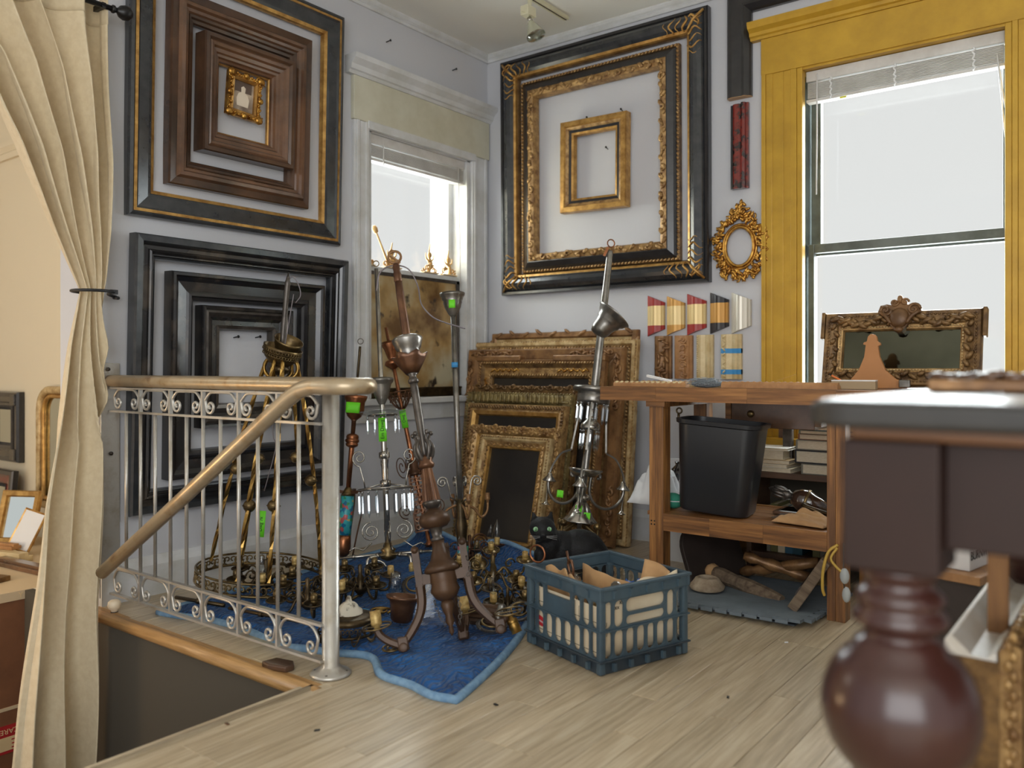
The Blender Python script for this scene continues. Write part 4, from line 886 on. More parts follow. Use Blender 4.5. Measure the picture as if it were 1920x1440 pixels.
def socket(mb, M, r=.014, h=.05):
    mb.lathe([(r * .55, 0), (r * .6, h * .2), (r, h * .25), (r * 1.02, h * .45), (r * .95, h * .48), (r, h * .52), (r * 1.03, h * .75), (r * .96, h * .78), (r, h), (r * .8, h), (r * .78, h * .8)], 12, M, cap=True)
def flame(mb, M, s_=1.0): mb.lathe([(.006 * s_, 0), (.011 * s_, .012 * s_), (.015 * s_, .028 * s_), (.012 * s_, .048 * s_), (.006 * s_, .066 * s_), (.0015 * s_, .08 * s_)], 10, M)
def prism_drop(mb, p, L, w, d=(0, 0, -1)):
    M = fr(p, d); mb.sph((0, 0, .006), w * .9, 6, 4, M); mb.lathe([(w * .35, .014), (w, .022), (w, L * .8), (.0006, L)], 6, M, smooth=False)
def wire_ring(mb, R_, r, M): mb.torus(R_, r, 20, 6, M)
# --- the large bronze chandelier in front
f = Fix('chandelier', 'large brown bronze chandelier leaning on its arms in front, beside the crate', (848, 1192, 2.76), (738, 470, 3.15))
f.lathe('bottom_finial', 'bronze', [(1192, 1), (1186, 5), (1176, 4), (1168, 9), (1158, 7), (1150, 11), (1140, 13), (1132, 10)])
f.lathe('urn', 'bronze', [(1134, 10), (1128, 20), (1116, 28), (1104, 24), (1100, 26), (1088, 25), (1084, 25)])
f.lathe('skirt', 'bronze', [(1086, 25), (1084, 33), (1079, 34), (1074, 31), (1070, 26), (1062, 19), (1045, 13), (1030, 11)])
f.lathe('neck_collar', 'pewter_dark', [(1032, 11), (1028, 13), (1024, 9), (1018, 10), (1010, 12), (1006, 18)])
f.lathe('disc', 'bronze', [(1010, 10), (1007, 22), (1000, 29), (992, 30), (984, 26), (979, 16), (974, 9)])
f.lathe('lower_stem', 'pewter_dark', [(976, 9), (970, 13), (966, 17), (961, 17)])
mb = MB(); k = f.k(930); n = 36; prof = f.prof([(962, 16.5), (940, 14), (915, 10.5), (902, 9.5)]); vs = []; fs = []
for r_, z in prof:
    for i in range(n): rr = r_ * (1 + (.07 if i % 2 else -.05)); a = 2 * PI * i / n; vs.append((rr * math.cos(a), rr * math.sin(a), z))
for j in range(len(prof) - 1):
    for i in range(n): fs.append((j * n + i, j * n + (i + 1) % n, (j + 1) * n + (i + 1) % n, (j + 1) * n + i))
mb.add(vs, fs, 0, False); mb.build('fluted_vase', MT['copper_dark'], f.o)
f.lathe('beaded_collar', 'copper_dark', [(903, 9), (900, 14), (895, 16), (890, 12), (884, 13), (878, 8)])
mb = MB()
for i in range(5):
    a = R(72 * i + 20)
    pts = [f.pt(y, r_, math.degrees(a)) for y, r_ in ((888, 6), (876, 15), (862, 18), (850, 12), (842, 15), (836, 20))]
    pts = smooth_path(pts, 3); mb.tube(pts, [lerp(.011, .003, q / (len(pts) - 1)) for q in range(len(pts))], 5)
    mb.sph(f.pt(838, 18, math.degrees(a)), .009, 7, 5)
mb.build('leaf_spray', MT['pewter_dark'], f.o)
f.lathe('stem', 'pewter_dark', [(890, 6), (862, 6.5), (800, 8), (750, 7.5), (738, 7)])
f.lathe('flange', 'pewter_dark', [(742, 7), (739, 10), (734, 10), (731, 7), (726, 7), (721, 12)])
mb = MB(); n = 24; vs = []; fs = []; prof = [(722, 11), (708, 20), (695, 27), (688, 31)]
for j, (y, r_) in enumerate(prof):
    for i in range(n):
        a = 2 * PI * i / n; wv = 1 + (.10 * (j / 3) * math.cos(6 * a)); p = f.pt(y - (3.5 * (j == 3)) * math.cos(6 * a), r_ * wv, math.degrees(a)); vs.append(p)
for j in range(3):
    for i in range(n): fs.append((j * n + i, j * n + (i + 1) % n, (j + 1) * n + (i + 1) % n, (j + 1) * n + i))
mb.add(vs, fs, 0, True); mb.build('leaf_cup', MT['copper_dark'], f.o, solid=.003)
f.lathe('canopy_bell', 'pewter', [(700, 8), (692, 16), (682, 20), (676, 20), (672, 24), (664, 26), (660, 28), (654, 29), (652, 26), (660, 20)], cap=False)
f.lathe('upper_stem', 'copper_dark', [(700, 7), (652, 8), (560, 7.5), (536, 7)])
f.lathe('stem_collar', 'copper_dark', [(538, 6), (534, 8), (528, 7), (522, 8), (514, 6), (505, 7), (498, 5)])
mb = MB(); c = f.pt(484, 0, 0); wire_ring(mb, .024, .005, T(*c) @ RX(R(90))); mb.tube(smooth_path([f.pt(500, 4, 0), f.pt(494, 9, 30), f.pt(488, 7, 60), f.pt(476, 10, 180), f.pt(468, 3, 200)], 4), .004, 5); mb.build('hook', MT['gilt_brown'], f.o)
IM = f.o.matrix_world.inverted(); mb = MB(); mb.tube(smooth_path([IM @ P(*q_) for q_ in ((706, 545, 3.2), (712, 512, 3.2), (735, 498, 3.18), (765, 504, 3.15), (783, 535, 3.15), (790, 570, 3.2), (812, 595, 3.2), (838, 606, 3.25), (872, 616, 3.3))], 6), .0028, 6); mb.build('wire', MT['wire_grey'], f.o)
k = f.k(1120)
for ang, lab in ((180, None), (0, None), (80, None)):
    a = R(ang); dx, dy = math.cos(a), math.sin(a)
    def q(y, r_): return f.pt(y, r_, ang)
    mb = MB(); z1_ = f.s_(1092)
    mb.box((0, 0, 0), (.05, .022, .034), T(*q(1092, 32)) @ RZ(a)); mb.box((0, 0, 0), (.024, .026, .12), T(*q(1072, 45)) @ RZ(a)); mb.lathe([(.013, -.014), (.013, .014)], 10, T(*q(1040, 45)) @ RZ(a) @ RX(R(90)))
    pth = smooth_path([q(1098, 45), q(1130, 47), q(1152, 56), q(1172, 72), q(1186, 86)], 5); nn = len(pth); mb.tube(pth, [lerp(.017, .013, u / (nn - 1)) for u in range(nn)], 6, smooth=False)
    arm = mb.build('arm', MT['bronze'], f.o)
    mb = MB(); mb.box((0, 0, 0), (.035, .03, .045), T(*q(1190, 92)) @ RZ(a)); mb.lathe([(.016, -.018), (.016, .018)], 10, T(*q(1196, 92)) @ RZ(a) @ RX(R(90))); mb.build('elbow', MT['bronze'], arm, bevel=.004)
    mb = MB(); up = ang != 0
    if up: pth = smooth_path([q(1192, 98), q(1182, 118), q(1170, 132), q(1160, 136)], 4); mb.tube(pth, .013, 6, smooth=False); sm = fr(q(1160, 136), (0, 0, 1)); zc = q(1154, 136)
    else: mb.tube([q(1184, 96), q(1178, 108)], .012, 6); sm = fr(q(1176, 112), (.25, 0, -1)); zc = q(1170, 112)
    mb.build('arm_tip', MT['bronze'], arm)
    mb = MB(); socket(mb, sm, .0185, .062); mb.build('socket', MT['socket_cream' if up else 'brass'], arm)
    mb = MB(); wire_ring(mb, .048, .003, T(*zc) @ RX(.25)); mb.bb(-.048, .048, -.003, .003, -.001, .001, T(*zc) @ RX(.25)); mb.build('shade_ring', MT['brass_old'], arm)
def chain(mb, pts, link=.011):
    pts = smooth_path(pts, 6); acc = 0; i = 0; out = []; last = pts[0]
    for p in pts[1:]:
        if (p - last).length > link * 1.35: out.append((last, p)); last = p
    for j, (a, b) in enumerate(out):
        c = (a + b) / 2; d = (b - a); mb.torus(link * .5, link * .14, 10, 4, T(*c) @ ax(Vector((0, 1, 0)) if j % 2 else RIGHT, d) @ SCL(1.5, .9, 1))
mb = MB(); chain(mb, [f.pt(1128, 24, 200), f.pt(1150, 22, 210), f.pt(1176, 10, 220)]); chain(mb, [f.pt(1128, 24, -20), f.pt(1150, 26, -30), f.pt(1178, 20, -30)]); chain(mb, [f.pt(1065, 50, -15), f.pt(1085, 56, -20), f.pt(1100, 48, -20)]); mb.build('pull_chain', MT['pewter_dark'], f.o, kind='stuff')
# --- brass chandelier of twisted rods and pierced ring, behind the railing
f = Fix('chandelier', 'tall brass chandelier with twisted rods and ball joints behind the railing', (492, 1086, 3.6), (541, 520, 3.6))
RR = .275; zr = -.02
def band(mb, R_, z, h, m=None, n=64):
    mb.torus(R_, .006, 48, 6, T(0, 0, z)); mb.torus(R_, .005, 48, 6, T(0, 0, z + h))
    for i in range(n):
        a = 2 * PI * i / n; s_ = 1 if i % 2 else -1
        mb.tube(spiral((0, 0), h * .42, h * .08, 0, s_ * 6.5, 9), h * .07, 4, M=RZ(a) @ T(R_, 0, z + h / 2) @ RY(R(90)))
mb = MB(); band(mb, RR, zr, .05); rg = mb.build('pierced_ring', MT['brass_old'], f.o)
mb = MB()
for i in range(0): mb.tube([(RR * math.cos(R(120 * i)), RR * math.sin(R(120 * i)), zr), (0, 0, zr - .02)], .006, 6)
pass
ht = f.s_(690)
for i, (ang, yb) in enumerate(((170, 895), (128, 878), (262, 945), (292, 942), (65, 870), (10, 905))):
    top = Vector((.075 * math.cos(R(ang)), .075 * math.sin(R(ang)), ht - .02)); rb = .245
    foot = Vector((rb * math.cos(R(ang)), rb * math.sin(R(ang)), zr + .05)); mb = MB()
    pth = [lerp(top, foot, u / 26) + Vector((math.cos(R(ang)), math.sin(R(ang)), 0)) * .015 * math.sin(PI * u / 26) for u in range(27)]
    mb.tube(pth, .0092, 4, smooth=False, twist=.42); rd = mb.build('twisted_rod', MT['brass'], f.o)
    mb = MB(); c = lerp(top, foot, (f.s_(yb) - top.z) / (foot.z - top.z)); mb.sph((0, 0, 0), .026, 14, 9, T(*c)); mb.torus(.0265, .0025, 20, 5, T(*c)); mb.build('ball', MT['brass_old'], rd)
    mb = MB(); dirv = Vector((math.cos(R(ang)), math.sin(R(ang)), 0)); mb.tube([top + dirv * (.045 * (1 - math.cos(R(u))) - .09 + .09 * 0) * 1.0 + Vector((0, 0, .045 * math.sin(R(u)))) + dirv * .09 * 0 for u in range(0, 270, 18)][::-1], .009, 6); mb.build('curl', MT['brass'], rd)
f.lathe('hub', 'brass_dark', [(712, 8), (706, 16), (700, 20), (694, 12), (690, 8)])
mb = MB(); ctr = f.pt(672, 0, 0); TB = T(*ctr) @ RY(.22) @ RX(.12)
mb.lathe([(.012, -.055), (.045, -.045), (.07, -.02), (.083, .018), (.085, .03), (.081, .03), (.066, -.016), (.04, -.04), (.01, -.048)], 28, TB, cap=False); mb.build('pierced_bowl', MT['brass_old'], f.o)
mb = MB()
for i in range(40):
    a = 2 * PI * i / 40
    for zz, rr in ((-.005, .078), (.014, .083)): mb.torus(.0065, .0016, 8, 4, TB @ RZ(a + (.08 if zz > 0 else 0)) @ T(rr, 0, zz) @ RY(R(80)))
mb.build('filigree', MT['brass_old'], f.o, kind='stuff')
mb = MB(); TC = T(*f.pt(662, 2, 0)) @ RY(.35) @ RX(.3) @ T(.012, 0, .012)
mb.lathe([(.012, -.03), (.04, -.026), (.05, -.008), (.052, .004), (.056, .006), (.058, .022), (.062, .024), (.064, .036), (.061, .036), (.054, .02), (.046, 0), (.03, -.02)], 24, TC, cap=False); mb.build('canopy_cup', MT['brass_old'], f.o)
f.lathe('stem', 'pewter_dark', [(690, 5), (640, 5.5), (545, 5), (540, 6), (534, 4), (520, 1.2)])
mb = MB(); mb.tube(smooth_path([f.pt(535, 2, 0), f.pt(526, 8, 0), f.pt(540, 20, 0), f.pt(560, 26, 0), f.pt(575, 18, 0)], 6), .0022, 5); mb.tube(smooth_path([f.pt(560, 22, -40), f.pt(700, 6, -60), f.pt(800, -4, 0), f.pt(828, -2, 0), f.pt(850, 4, 0), f.pt(930, -10, 0)], 8), .0022, 5); mb.build('wire', MT['wire_grey'], f.o)
f.tape('green_tag', 960, 1008, 14, 36, 'Dwg 7k')
# --- copper chandelier with an enamelled column
mat('cloisonne', (66, 170, 176), .3, c2=(40, 120, 150), scale=60, lo=.4, hi=.55)
cz = MT['cloisonne']; nt = cz.node_tree; N = nt.nodes; L = nt.links; tc = N.new('ShaderNodeTexCoord'); vo = N.new('ShaderNodeTexVoronoi'); vo.inputs['Scale'].default_value = 55; L.new(tc.outputs['Object'], vo.inputs['Vector'])
cr = N.new('ShaderNodeValToRGB'); cr.color_ramp.interpolation = 'CONSTANT'; e = cr.color_ramp.elements; e[0].color = lin((70, 176, 182)); e[1].position = .8; e[1].color = lin((36, 110, 150)); x_ = e.new(.45); x_.color = lin((190, 90, 90)); x_ = e.new(.55); x_.color = lin((60, 170, 180)); x_ = e.new(.66); x_.color = lin((60, 150, 96)); x_ = e.new(.3); x_.color = lin((206, 186, 120)); x_ = e.new(.36); x_.color = lin((70, 176, 182))
sp_ = N.new('ShaderNodeSeparateColor'); L.new(vo.outputs['Color'], sp_.inputs[0]); L.new(sp_.outputs[0], cr.inputs[0]); L.new(cr.outputs[0], N['Principled BSDF'].inputs['Base Color'])
f.o.location.z += .02
f = Fix('chandelier', 'copper chandelier with turquoise enamelled column and green tagged cup, by the post', (642, 1048, 4.08), (676, 640, 4.2))
f.lathe('base_knob', 'copper', [(1044, 6), (1038, 12), (1026, 14), (1014, 13), (1004, 12)]); f.lathe('enamel_column', 'cloisonne', [(1004, 12.5), (970, 12.5), (932, 12.5)]); f.lathe('ferrule', 'brass_old', [(932, 13), (926, 11), (920, 7), (916, 5)])
f.lathe('stem', 'copper', [(920, 4.5), (846, 5), (838, 5)]); f.lathe('ringed_knob', 'copper', [(842, 6), (839, 11), (835, 12), (834, 10), (831, 13), (827, 13), (826, 11), (823, 12), (819, 11), (816, 6)]); f.lathe('upper_stem', 'copper_dark', [(818, 4), (792, 4.5), (788, 7)])
f.lathe('canopy_cup', 'copper', [(790, 6), (784, 13), (772, 18), (756, 18), (750, 21), (744, 22), (745, 19), (760, 15)], cap=False); f.tape('green_tag', 778, 758, 26, 19.5, None)
f.lathe('threaded_rod', 'brass_dark', [(790, 2), (660, 2.6), (650, 2.2)]); mb = MB(); wire_ring(mb, .014, .0022, T(*f.pt(640, 0, 0)) @ RX(R(90))); mb.build('hook', MT['pewter_dark'], f.o)
mb = MB()
for a in (200, 330, 80):
    mb.tube([f.pt(926, 5, a), f.pt(922, 34, a)], .011, 4, smooth=False); mb.tube(smooth_path([f.pt(922, 34, a), f.pt(950, 38, a), f.pt(1000, 30, a), f.pt(1040, 24, a)], 4), .004, 6)
mb.build('strap_arm', MT['copper_dark'], f.o)
# --- silver chandelier with glass prisms
f = Fix('chandelier', 'silvered chandelier with rows of glass prisms and tube arms, green tag on stem', (729, 1072, 3.82), (705, 508, 4.05))
f.lathe('hub', 'brass_old', [(1068, 4), (1064, 14), (1058, 16), (1052, 12), (1048, 15), (1042, 7), (1036, 7)]); f.lathe('stem', 'silver', [(1040, 5.5), (900, 5.5), (800, 4.5), (520, 4)])
f.lathe('clamp_collar', 'silver', [(884, 6), (882, 10), (872, 10), (870, 6)]); f.lathe('clamp_collar', 'silver', [(936, 6), (934, 10), (924, 10), (922, 6)])
f.lathe('canopy_cone', 'pewter', [(786, 2), (780, 7), (765, 14), (748, 18), (744, 19), (740, 23), (734, 24), (736, 20)], cap=False)
f.lathe('glass_dish', 'clear_glass', [(806, 3), (803, 30), (799, 42), (796, 44), (797, 30), (802, 3)]); f.lathe('dish_rim', 'silver', [(806, 4), (804, 28), (802, 28), (801, 4)])
f.tape('green_tag', 808, 852, 15, 7, 'Em Dawg')
mb = MB(); wire_ring(mb, .014, .0025, T(*f.pt(510, 0, 0)) @ RX(R(90))); mb.build('hook', MT['brass_old'], f.o)
mb = MB(); mb.torus(50 * f.k(938), .004, 36, 6, T(0, 0, f.s_(938))); 
for a in (0, 90, 180, 270): mb.tube([f.pt(930, 8, a), f.pt(938, 50, a)], .0035, 5)
mb.build('prism_ring', MT['silver'], f.o)
for i in range(18):
    mb = MB(); prism_drop(mb, f.pt(941, 50, i * 20), .115 + .012 * (i % 2), .0075); mb.build('prism', MT['crystal'], f.o)
for i in range(9):
    mb = MB(); prism_drop(mb, f.pt(804, 30, i * 40 + 10), .085, .006); mb.build('prism', MT['crystal'], f.o)
for a in (15, 105, 195, 285):
    mb = MB(); k = f.k(890); dv = RZ(R(a))
    def q(r_, y): return f.pt(y, r_, a)
    sc = [Vector((46 * k + 14 * k * (1 - u * .8) * math.cos(R(-90 + 560 * u)) , 0, f.s_(880) + 16 * k * (1 - u * .8) * math.sin(R(-90 + 560 * u)))) for u in [j / 24 for j in range(25)]]
    mb.tube([dv @ p for p in sc[::-1]] + [q(44, 905), q(40, 920), q(38, 936)], .0035, 6)
    sc = [Vector((30 * k + 18 * k * (1 - u * .85) * math.cos(R(90 - 720 * u)), 0, f.s_(1015) + 18 * k * (1 - u * .85) * math.sin(R(90 - 720 * u)))) for u in [j / 30 for j in range(31)]]
    mb.build('upper_scroll', MT['silver'], f.o); mb = MB(); mb.tube([dv @ p for p in sc], .0032, 6); mb.tube([q(30, 1034), q(46, 1046), q(62, 1040), q(72, 1046)], .0035, 5); mb.build('lower_scroll', MT['silver'], f.o)
for a, ln in ((182, 104), (250, 70), (310, 66), (20, 100), (100, 95)):
    mb = MB(); e_ = f.pt(1058, ln, a); mb.tube([f.pt(1056, 10, a), e_], .0075, 8); mb.lathe([(.011, -.006), (.011, .006)], 10, fr(f.pt(1057, ln * .62, a), e_ - f.pt(1056, 10, a))); mb.tube(smooth_path([e_, e_ + Vector((.02 * math.cos(R(a)), .02 * math.sin(R(a)), -.008)), e_ + Vector((.026 * math.cos(R(a)), .026 * math.sin(R(a)), -.04))], 4), .0065, 8)
    am = mb.build('tube_arm', MT['silver'], f.o)
    if a not in (250, 310): continue
    mb = MB(); socket(mb, fr(e_ + Vector((.026 * math.cos(R(a)), .026 * math.sin(R(a)), -.03)), (0, 0, -1)), .012, .04); mb.build('socket', MT['socket_cream'], am)
# --- copper lantern with pierced body
f.o.location.z += .04
f = Fix('chandelier', 'pierced copper lantern on a thin rod with openwork crown, green tag', (806, 1030, 4.38), (722, 612, 4.55))
f.lathe('rod', 'copper', [(1030, 8), (1024, 9), (1020, 4), (985, 3.5), (880, 4.5), (775, 4), (620, 3)]); f.lathe('canopy_cup', 'copper', [(700, 4), (694, 12), (690, 16), (684, 14), (682, 6), (678, 8), (660, 12), (654, 15), (648, 15), (652, 11)], cap=False)
mb = MB()
for i in range(14):
    a = 360 / 14 * i; mb.tube(smooth_path([f.pt(776, 5, a), f.pt(766, 14, a + 6), f.pt(752, 21, a - 4), f.pt(744, 24, a + 5)], 3), .003, 5); mb.tube(spiral((0, 0), .012, .003, 0, 7, 10), .0022, 4, M=T(*f.pt(756, 19, a + 12)) @ RZ(R(a + 12)) @ RY(R(75)))
mb.torus(24 * f.k(745), .0035, 28, 6, T(0, 0, f.s_(746))); mb.build('openwork_crown', MT['copper_dark'], f.o)
f.tape('green_tag', 778, 812, 12, 6, 'Dwg')
mb = MB(); n4 = [(-1, -1), (1, -1), (1, 1), (-1, 1)]
for i in range(4):
    a, b = n4[i], n4[(i + 1) % 4]
    def q(u, y, r_): k = f.k(y); return Vector((lerp(a[0], b[0], u) * r_ * k * .75, lerp(a[1], b[1], u) * r_ * k * .75, f.s_(y)))
    mb.tube([q(0, 1000, 24), q(0, 898, 15)], .0045, 5); mb.tube([q(0, 1000, 24), q(1, 1000, 24)], .0045, 5); mb.tube([q(0, 898, 15), q(1, 898, 15)], .0045, 5)
    for r in range(7):
        y = 992 - 14 * r; rw = lerp(23, 15.5, r / 6)
        for c in range(3):
            u = (c + .5) / 3; p = q(u, y, rw); d = q(1, y, rw) - q(0, y, rw)
            mb.torus(.0115, .0036, 8, 4, T(*p) @ ax(d.cross(Vector((0, 0, 1)))))
    mb.sph(q(.5, 945, 20), .012, 8, 6)
mb.build('pierced_body', mat('rose_copper', (208, 164, 136), .36, .5, c2=(160, 112, 84), scale=30), f.o)
f.lathe('body_cap', 'copper_dark', [(900, 16), (894, 14), (886, 8), (878, 10), (872, 6)])
mb = MB()
for a in (30, 120, 210, 300):
    k = f.k(930); dv = RZ(R(a)); sc = [Vector(((24 + 12 * (1 - u * .85) * math.cos(R(-100 + 640 * u))) * k, 0, f.s_(880) + 22 * k * (1 - u * .85) * math.sin(R(-100 + 640 * u)))) for u in [j / 24 for j in range(25)]]
    mb.tube([dv @ p for p in sc], .003, 5); sc = [Vector(((34 + 14 * (1 - u * .85) * math.cos(R(-100 + 640 * u))) * k, 0, f.s_(960) + 14 * k * (1 - u * .85) * math.sin(R(-100 + 640 * u)))) for u in [j / 24 for j in range(25)]]; mb.tube([dv @ p for p in sc], .003, 5)
mb.build('wire_scrolls', MT['copper_dark'], f.o, kind='stuff')
mb = MB(); chain(mb, [f.pt(985, 26, 300), f.pt(1000, 40, 300), f.pt(965, 60, 310)]); mb.build('chain', MT['copper'], f.o, kind='stuff')
# --- plain grey pole with bell canopy
f.o.location.z += .015
f = Fix('chandelier', 'grey pole pendant with upturned bell canopy and white curled arms', (868, 1066, 3.95), (848, 556, 4.12))
f.lathe('stem', 'pewter', [(1010, 5), (800, 5.5), (590, 5)]); f.lathe('canopy_bell', 'pewter', [(594, 6), (588, 10), (578, 15), (568, 18), (566, 17), (562, 20), (558, 20), (555, 23), (550, 24), (552, 21), (565, 14)], cap=False)
f.tape('green_tag', 582, 566, 12, 17.5); f.tape('blue_tape', 694, 684, 12, 6, None, -90, 'tape_blue')
for a in (20, 110, 200, 290):
    k = f.k(930); dv = RZ(R(a)); mb = MB(); sc = [Vector(((34 + 11 * (1 - u * .85) * math.cos(R(180 - 620 * u))) * k, 0, f.s_(908) + 11 * k * (1 - u * .85) * math.sin(R(180 - 620 * u)))) for u in [j / 20 for j in range(21)]]
    mb.tube([f.pt(945, 6, a), f.pt(935, 18, a)] + [dv @ p for p in sc], .0042, 6); am = mb.build('curled_arm', MT['silver'], f.o)
    mb = MB(); mb.tube(smooth_path([f.pt(950, 6, a), f.pt(958, 26, a), f.pt(975, 40, a), f.pt(965, 52, a), f.pt(948, 54, a)], 4), .006, 6); socket(mb, fr(f.pt(948, 54, a), (0, 0, 1)), .012, .045); mb.build('arm', MT['gilt_brown'], am)
f.lathe('hub', 'brass_dark', [(1066, 3), (1056, 12), (1030, 8), (1006, 10), (990, 12), (970, 8), (950, 9), (940, 6)])
# --- silver chandelier in front of the leaning frames
f = Fix('chandelier', 'silver chandelier with bell, hoop arms and pole leaning right before frames', (1078, 1060, 3.96), (1145, 462, 4.12))
f.lathe('stem', 'pewter', [(1036, 4), (900, 5), (735, 8), (650, 7.5), (580, 7), (476, 6), (470, 4)])
mb = MB(); wire_ring(mb, .019, .0032, T(*f.pt(456, 0, 0)) @ RX(R(90)) @ RY(.3)); mb.bb(-.008, .004, -.004, .004, -.05, 0, T(*f.pt(464, -4, 0)) @ RY(.3)); mb.build('hook_ring', MT['copper'], f.o)
MBell = T(*f.pt(628, 0, 0)) @ RY(.95)
mb = MB(); mb.lathe([(.012, -.05), (.036, -.045), (.048, -.02), (.052, .01), (.058, .03), (.064, .036), (.066, .052), (.076, .06), (.086, .078), (.094, .084), (.092, .087), (.08, .075), (.06, .04), (.046, 0)], 24, T(*f.pt(618, 2, 0)) @ RY(.62), cap=False); mb.build('canopy_bell', MT['pewter'], f.o)
mb = MB(); mb.lathe([(.017, 0), (.02, .006), (.018, .012), (.02, .02), (.018, .03), (.02, .038)], 14, T(*f.pt(592, 0, 0))); mb.build('collar', MT['pewter'], f.o)
f.lathe('top_disc', 'pewter', [(744, 28), (741, 40), (736, 41), (732, 38), (734, 8)]); f.lathe('skirt_band', 'pewter', [(762, 30), (758, 31), (744, 31), (742, 29)])
for i in range(12):
    mb = MB(); prism_drop(mb, f.pt(762, 29, i * 30 + 8), .10, .0075); mb.build('prism', MT['crystal'], f.o)
f.lathe('white_bell', 'silver', [(812, 17), (808, 19), (802, 18), (794, 10), (784, 6), (775, 9), (770, 5)])
for i in range(8):
    mb = MB(); prism_drop(mb, f.pt(812, 17, i * 45), .10, .007); mb.build('prism', MT['crystal'], f.o)
for a in (-100, 20, 140):
    mb = MB(); mb.tube([f.pt(752, 26, a), f.pt(800, 32, a), f.pt(850, 38, a)] + smooth_path([f.pt(852, 40, a), f.pt(862, 62, a), f.pt(890, 80, a), f.pt(908, 82, a)], 4), .0058, 4, smooth=False); am = mb.build('strap', MT['pewter'], f.o)
    mb = MB(); mb.lathe([(.004, .03), (.012, .022), (.012, .015), (.035, -.012), (.032, -.016), (.01, 0)], 12, T(*f.pt(910, 82, a))); mb.lathe([(.004, .0), (.004, -.07), (.012, -.085), (.024, -.092)], 10, T(*f.pt(925, 84, a))); mb.build('flower_cap', MT['silver'], am)
    k = f.k(930); dv = RZ(R(a)); c0 = Vector((48 * k, 0, f.s_(918))); pts = [c0 + Vector((36 * k * math.cos(R(10 - u)), 0, 36 * k * math.sin(R(10 - u)))) for u in range(0, 200, 12)]
    pts += [c0 + Vector((-26 * k + 10 * k * math.cos(R(180 - u * 1.6)), 0, 22 * k + (1 - u / 220) * 12 * k * math.sin(R(180 - u * 1.6)))) for u in range(20, 170, 15)]
    mb = MB(); mb.tube(smooth_path([dv @ p for p in pts], 2), .0075, 6); mb.build('c_scroll', MT['pewter'], am)
f.lathe('leaf_dish', 'silver', [(898, 18), (892, 26), (886, 33), (884, 32), (890, 10)]); f.lathe('glass_cone', 'clear_glass', [(935, 8), (915, 17), (898, 20)], cap=False)
f.lathe('collar_ring', 'silver', [(944, 8), (940, 14), (934, 14), (930, 9)]); f.lathe('bell', 'silver', [(982, 34), (980, 34), (970, 24), (955, 16), (946, 11), (942, 5)])
mb = MB(); mb.tube([f.pt(975, 0, 0), f.pt(1000, 0, 0)], .004, 6); mb.lathe([(.004, 0), (.012, -.012), (.026, -.02)], 10, T(*f.pt(992, 0, 0))); mb.build('clapper', MT['silver'], f.o)
mb = MB()
for a in (-150, -30, 60, 170): mb.tube(smooth_path([f.pt(985, 10, a), f.pt(1000, 34, a), f.pt(1015, 42, a), f.pt(1030, 36, a)], 4), .009, 6); mb.sph(f.pt(985, 36, a), .018, 8, 6); mb.tube([f.pt(985, 38, a), f.pt(1040, 40, a)], .006, 6)
mb.build('lower_scrolls', MT['brass_old'], f.o)
mb = MB()
for a, y in ((190, 928), (-60, 962), (250, 950)): mb.grid(lambda u, v: f.pt(y + 12 * v, 44 if a == 190 else 20, a) + Vector(((u - .5) * .03, -.01 + .006 * math.sin(u * 5), .004 * math.sin(v * 4))), 4, 3)
mb.build('green_scraps', MT['tape_green'], f.o, solid=.0006, kind='stuff')
# ---------------------------------------------------------------- quilted blanket under the chandeliers
m = mat('blanket', (14, 58, 108), .85, c2=(22, 94, 160), scale=5, sheen=.08)
nt = m.node_tree; N = nt.nodes; L = nt.links; tc = N.new('ShaderNodeTexCoord'); wv = N.new('ShaderNodeTexWave'); wv.inputs['Scale'].default_value = 13; wv.inputs['Distortion'].default_value = 14; wv.inputs['Detail'].default_value = 2; wv.inputs['Detail Scale'].default_value = 1.2
L.new(tc.outputs['Object'], wv.inputs['Vector']); bp_ = N.new('ShaderNodeBump'); bp_.inputs['Strength'].default_value = .9; bp_.inputs['Distance'].default_value = .012; L.new(wv.outputs['Fac'], bp_.inputs['Height']); L.new(bp_.outputs[0], N['Principled BSDF'].inputs['Normal'])
mat('blanket_hem', (124, 156, 182), .85, c2=(96, 130, 162), scale=30, bump=.4, bscale=90, bdist=.004)
def bl(u, v):
    a = Vector((.30, -2.425, 0)); b = Vector((1.80, -2.37, 0)); c = Vector((1.02, -.84, 0)); d = Vector((.18, -.84, 0))
    p = (a * (1 - u) + b * u) * (1 - v) + (d * (1 - u) + c * u) * v
    p.x += .13 * math.sin(PI * v) * u * (1 - .35 * v) * .9
    p.y += .09 * math.sin(PI * min(1, u / .85)) * (1 - v) ** 3 * (.6 + .4 * math.sin(9 * u)) * (0 if u > .85 else 1)
    p.y += (.085 * math.exp(-((u - .66) / .10) ** 2) + .012 * math.sin(38 * u) * (u > .4)) * (1 - v) ** 8 * (u < .98)
    h = .011 + .006 * noise.noise(Vector((p.x * 6, p.y * 6, 0))) + .006 * noise.noise(Vector((p.x * 17, p.y * 17, 3)))
    h += .012 * math.exp(-((u - .72) / .16) ** 2 - ((v - .10) / .035) ** 2) + .02 * math.exp(-((u - .95) / .05) ** 2 - ((v - .12) / .1) ** 2)
    h += (.012 * noise.noise(Vector((p.x * 11, p.y * 5, 7))) + .01) * max(0, 1 - v / .14) if v < .14 else 0
    ed = min(u, 1 - u, v, 1 - v); h = lerp(.006, h, min(1, ed / .02))
    if v > .9: h += .075 * ((v - .9) / .1) ** 2 * (.75 + .25 * math.sin(11 * u))
    p.z = max(.006, h); return p
t = thing('moving_blanket', 'blue quilted moving blanket spread on floor under the chandeliers', 'blanket')
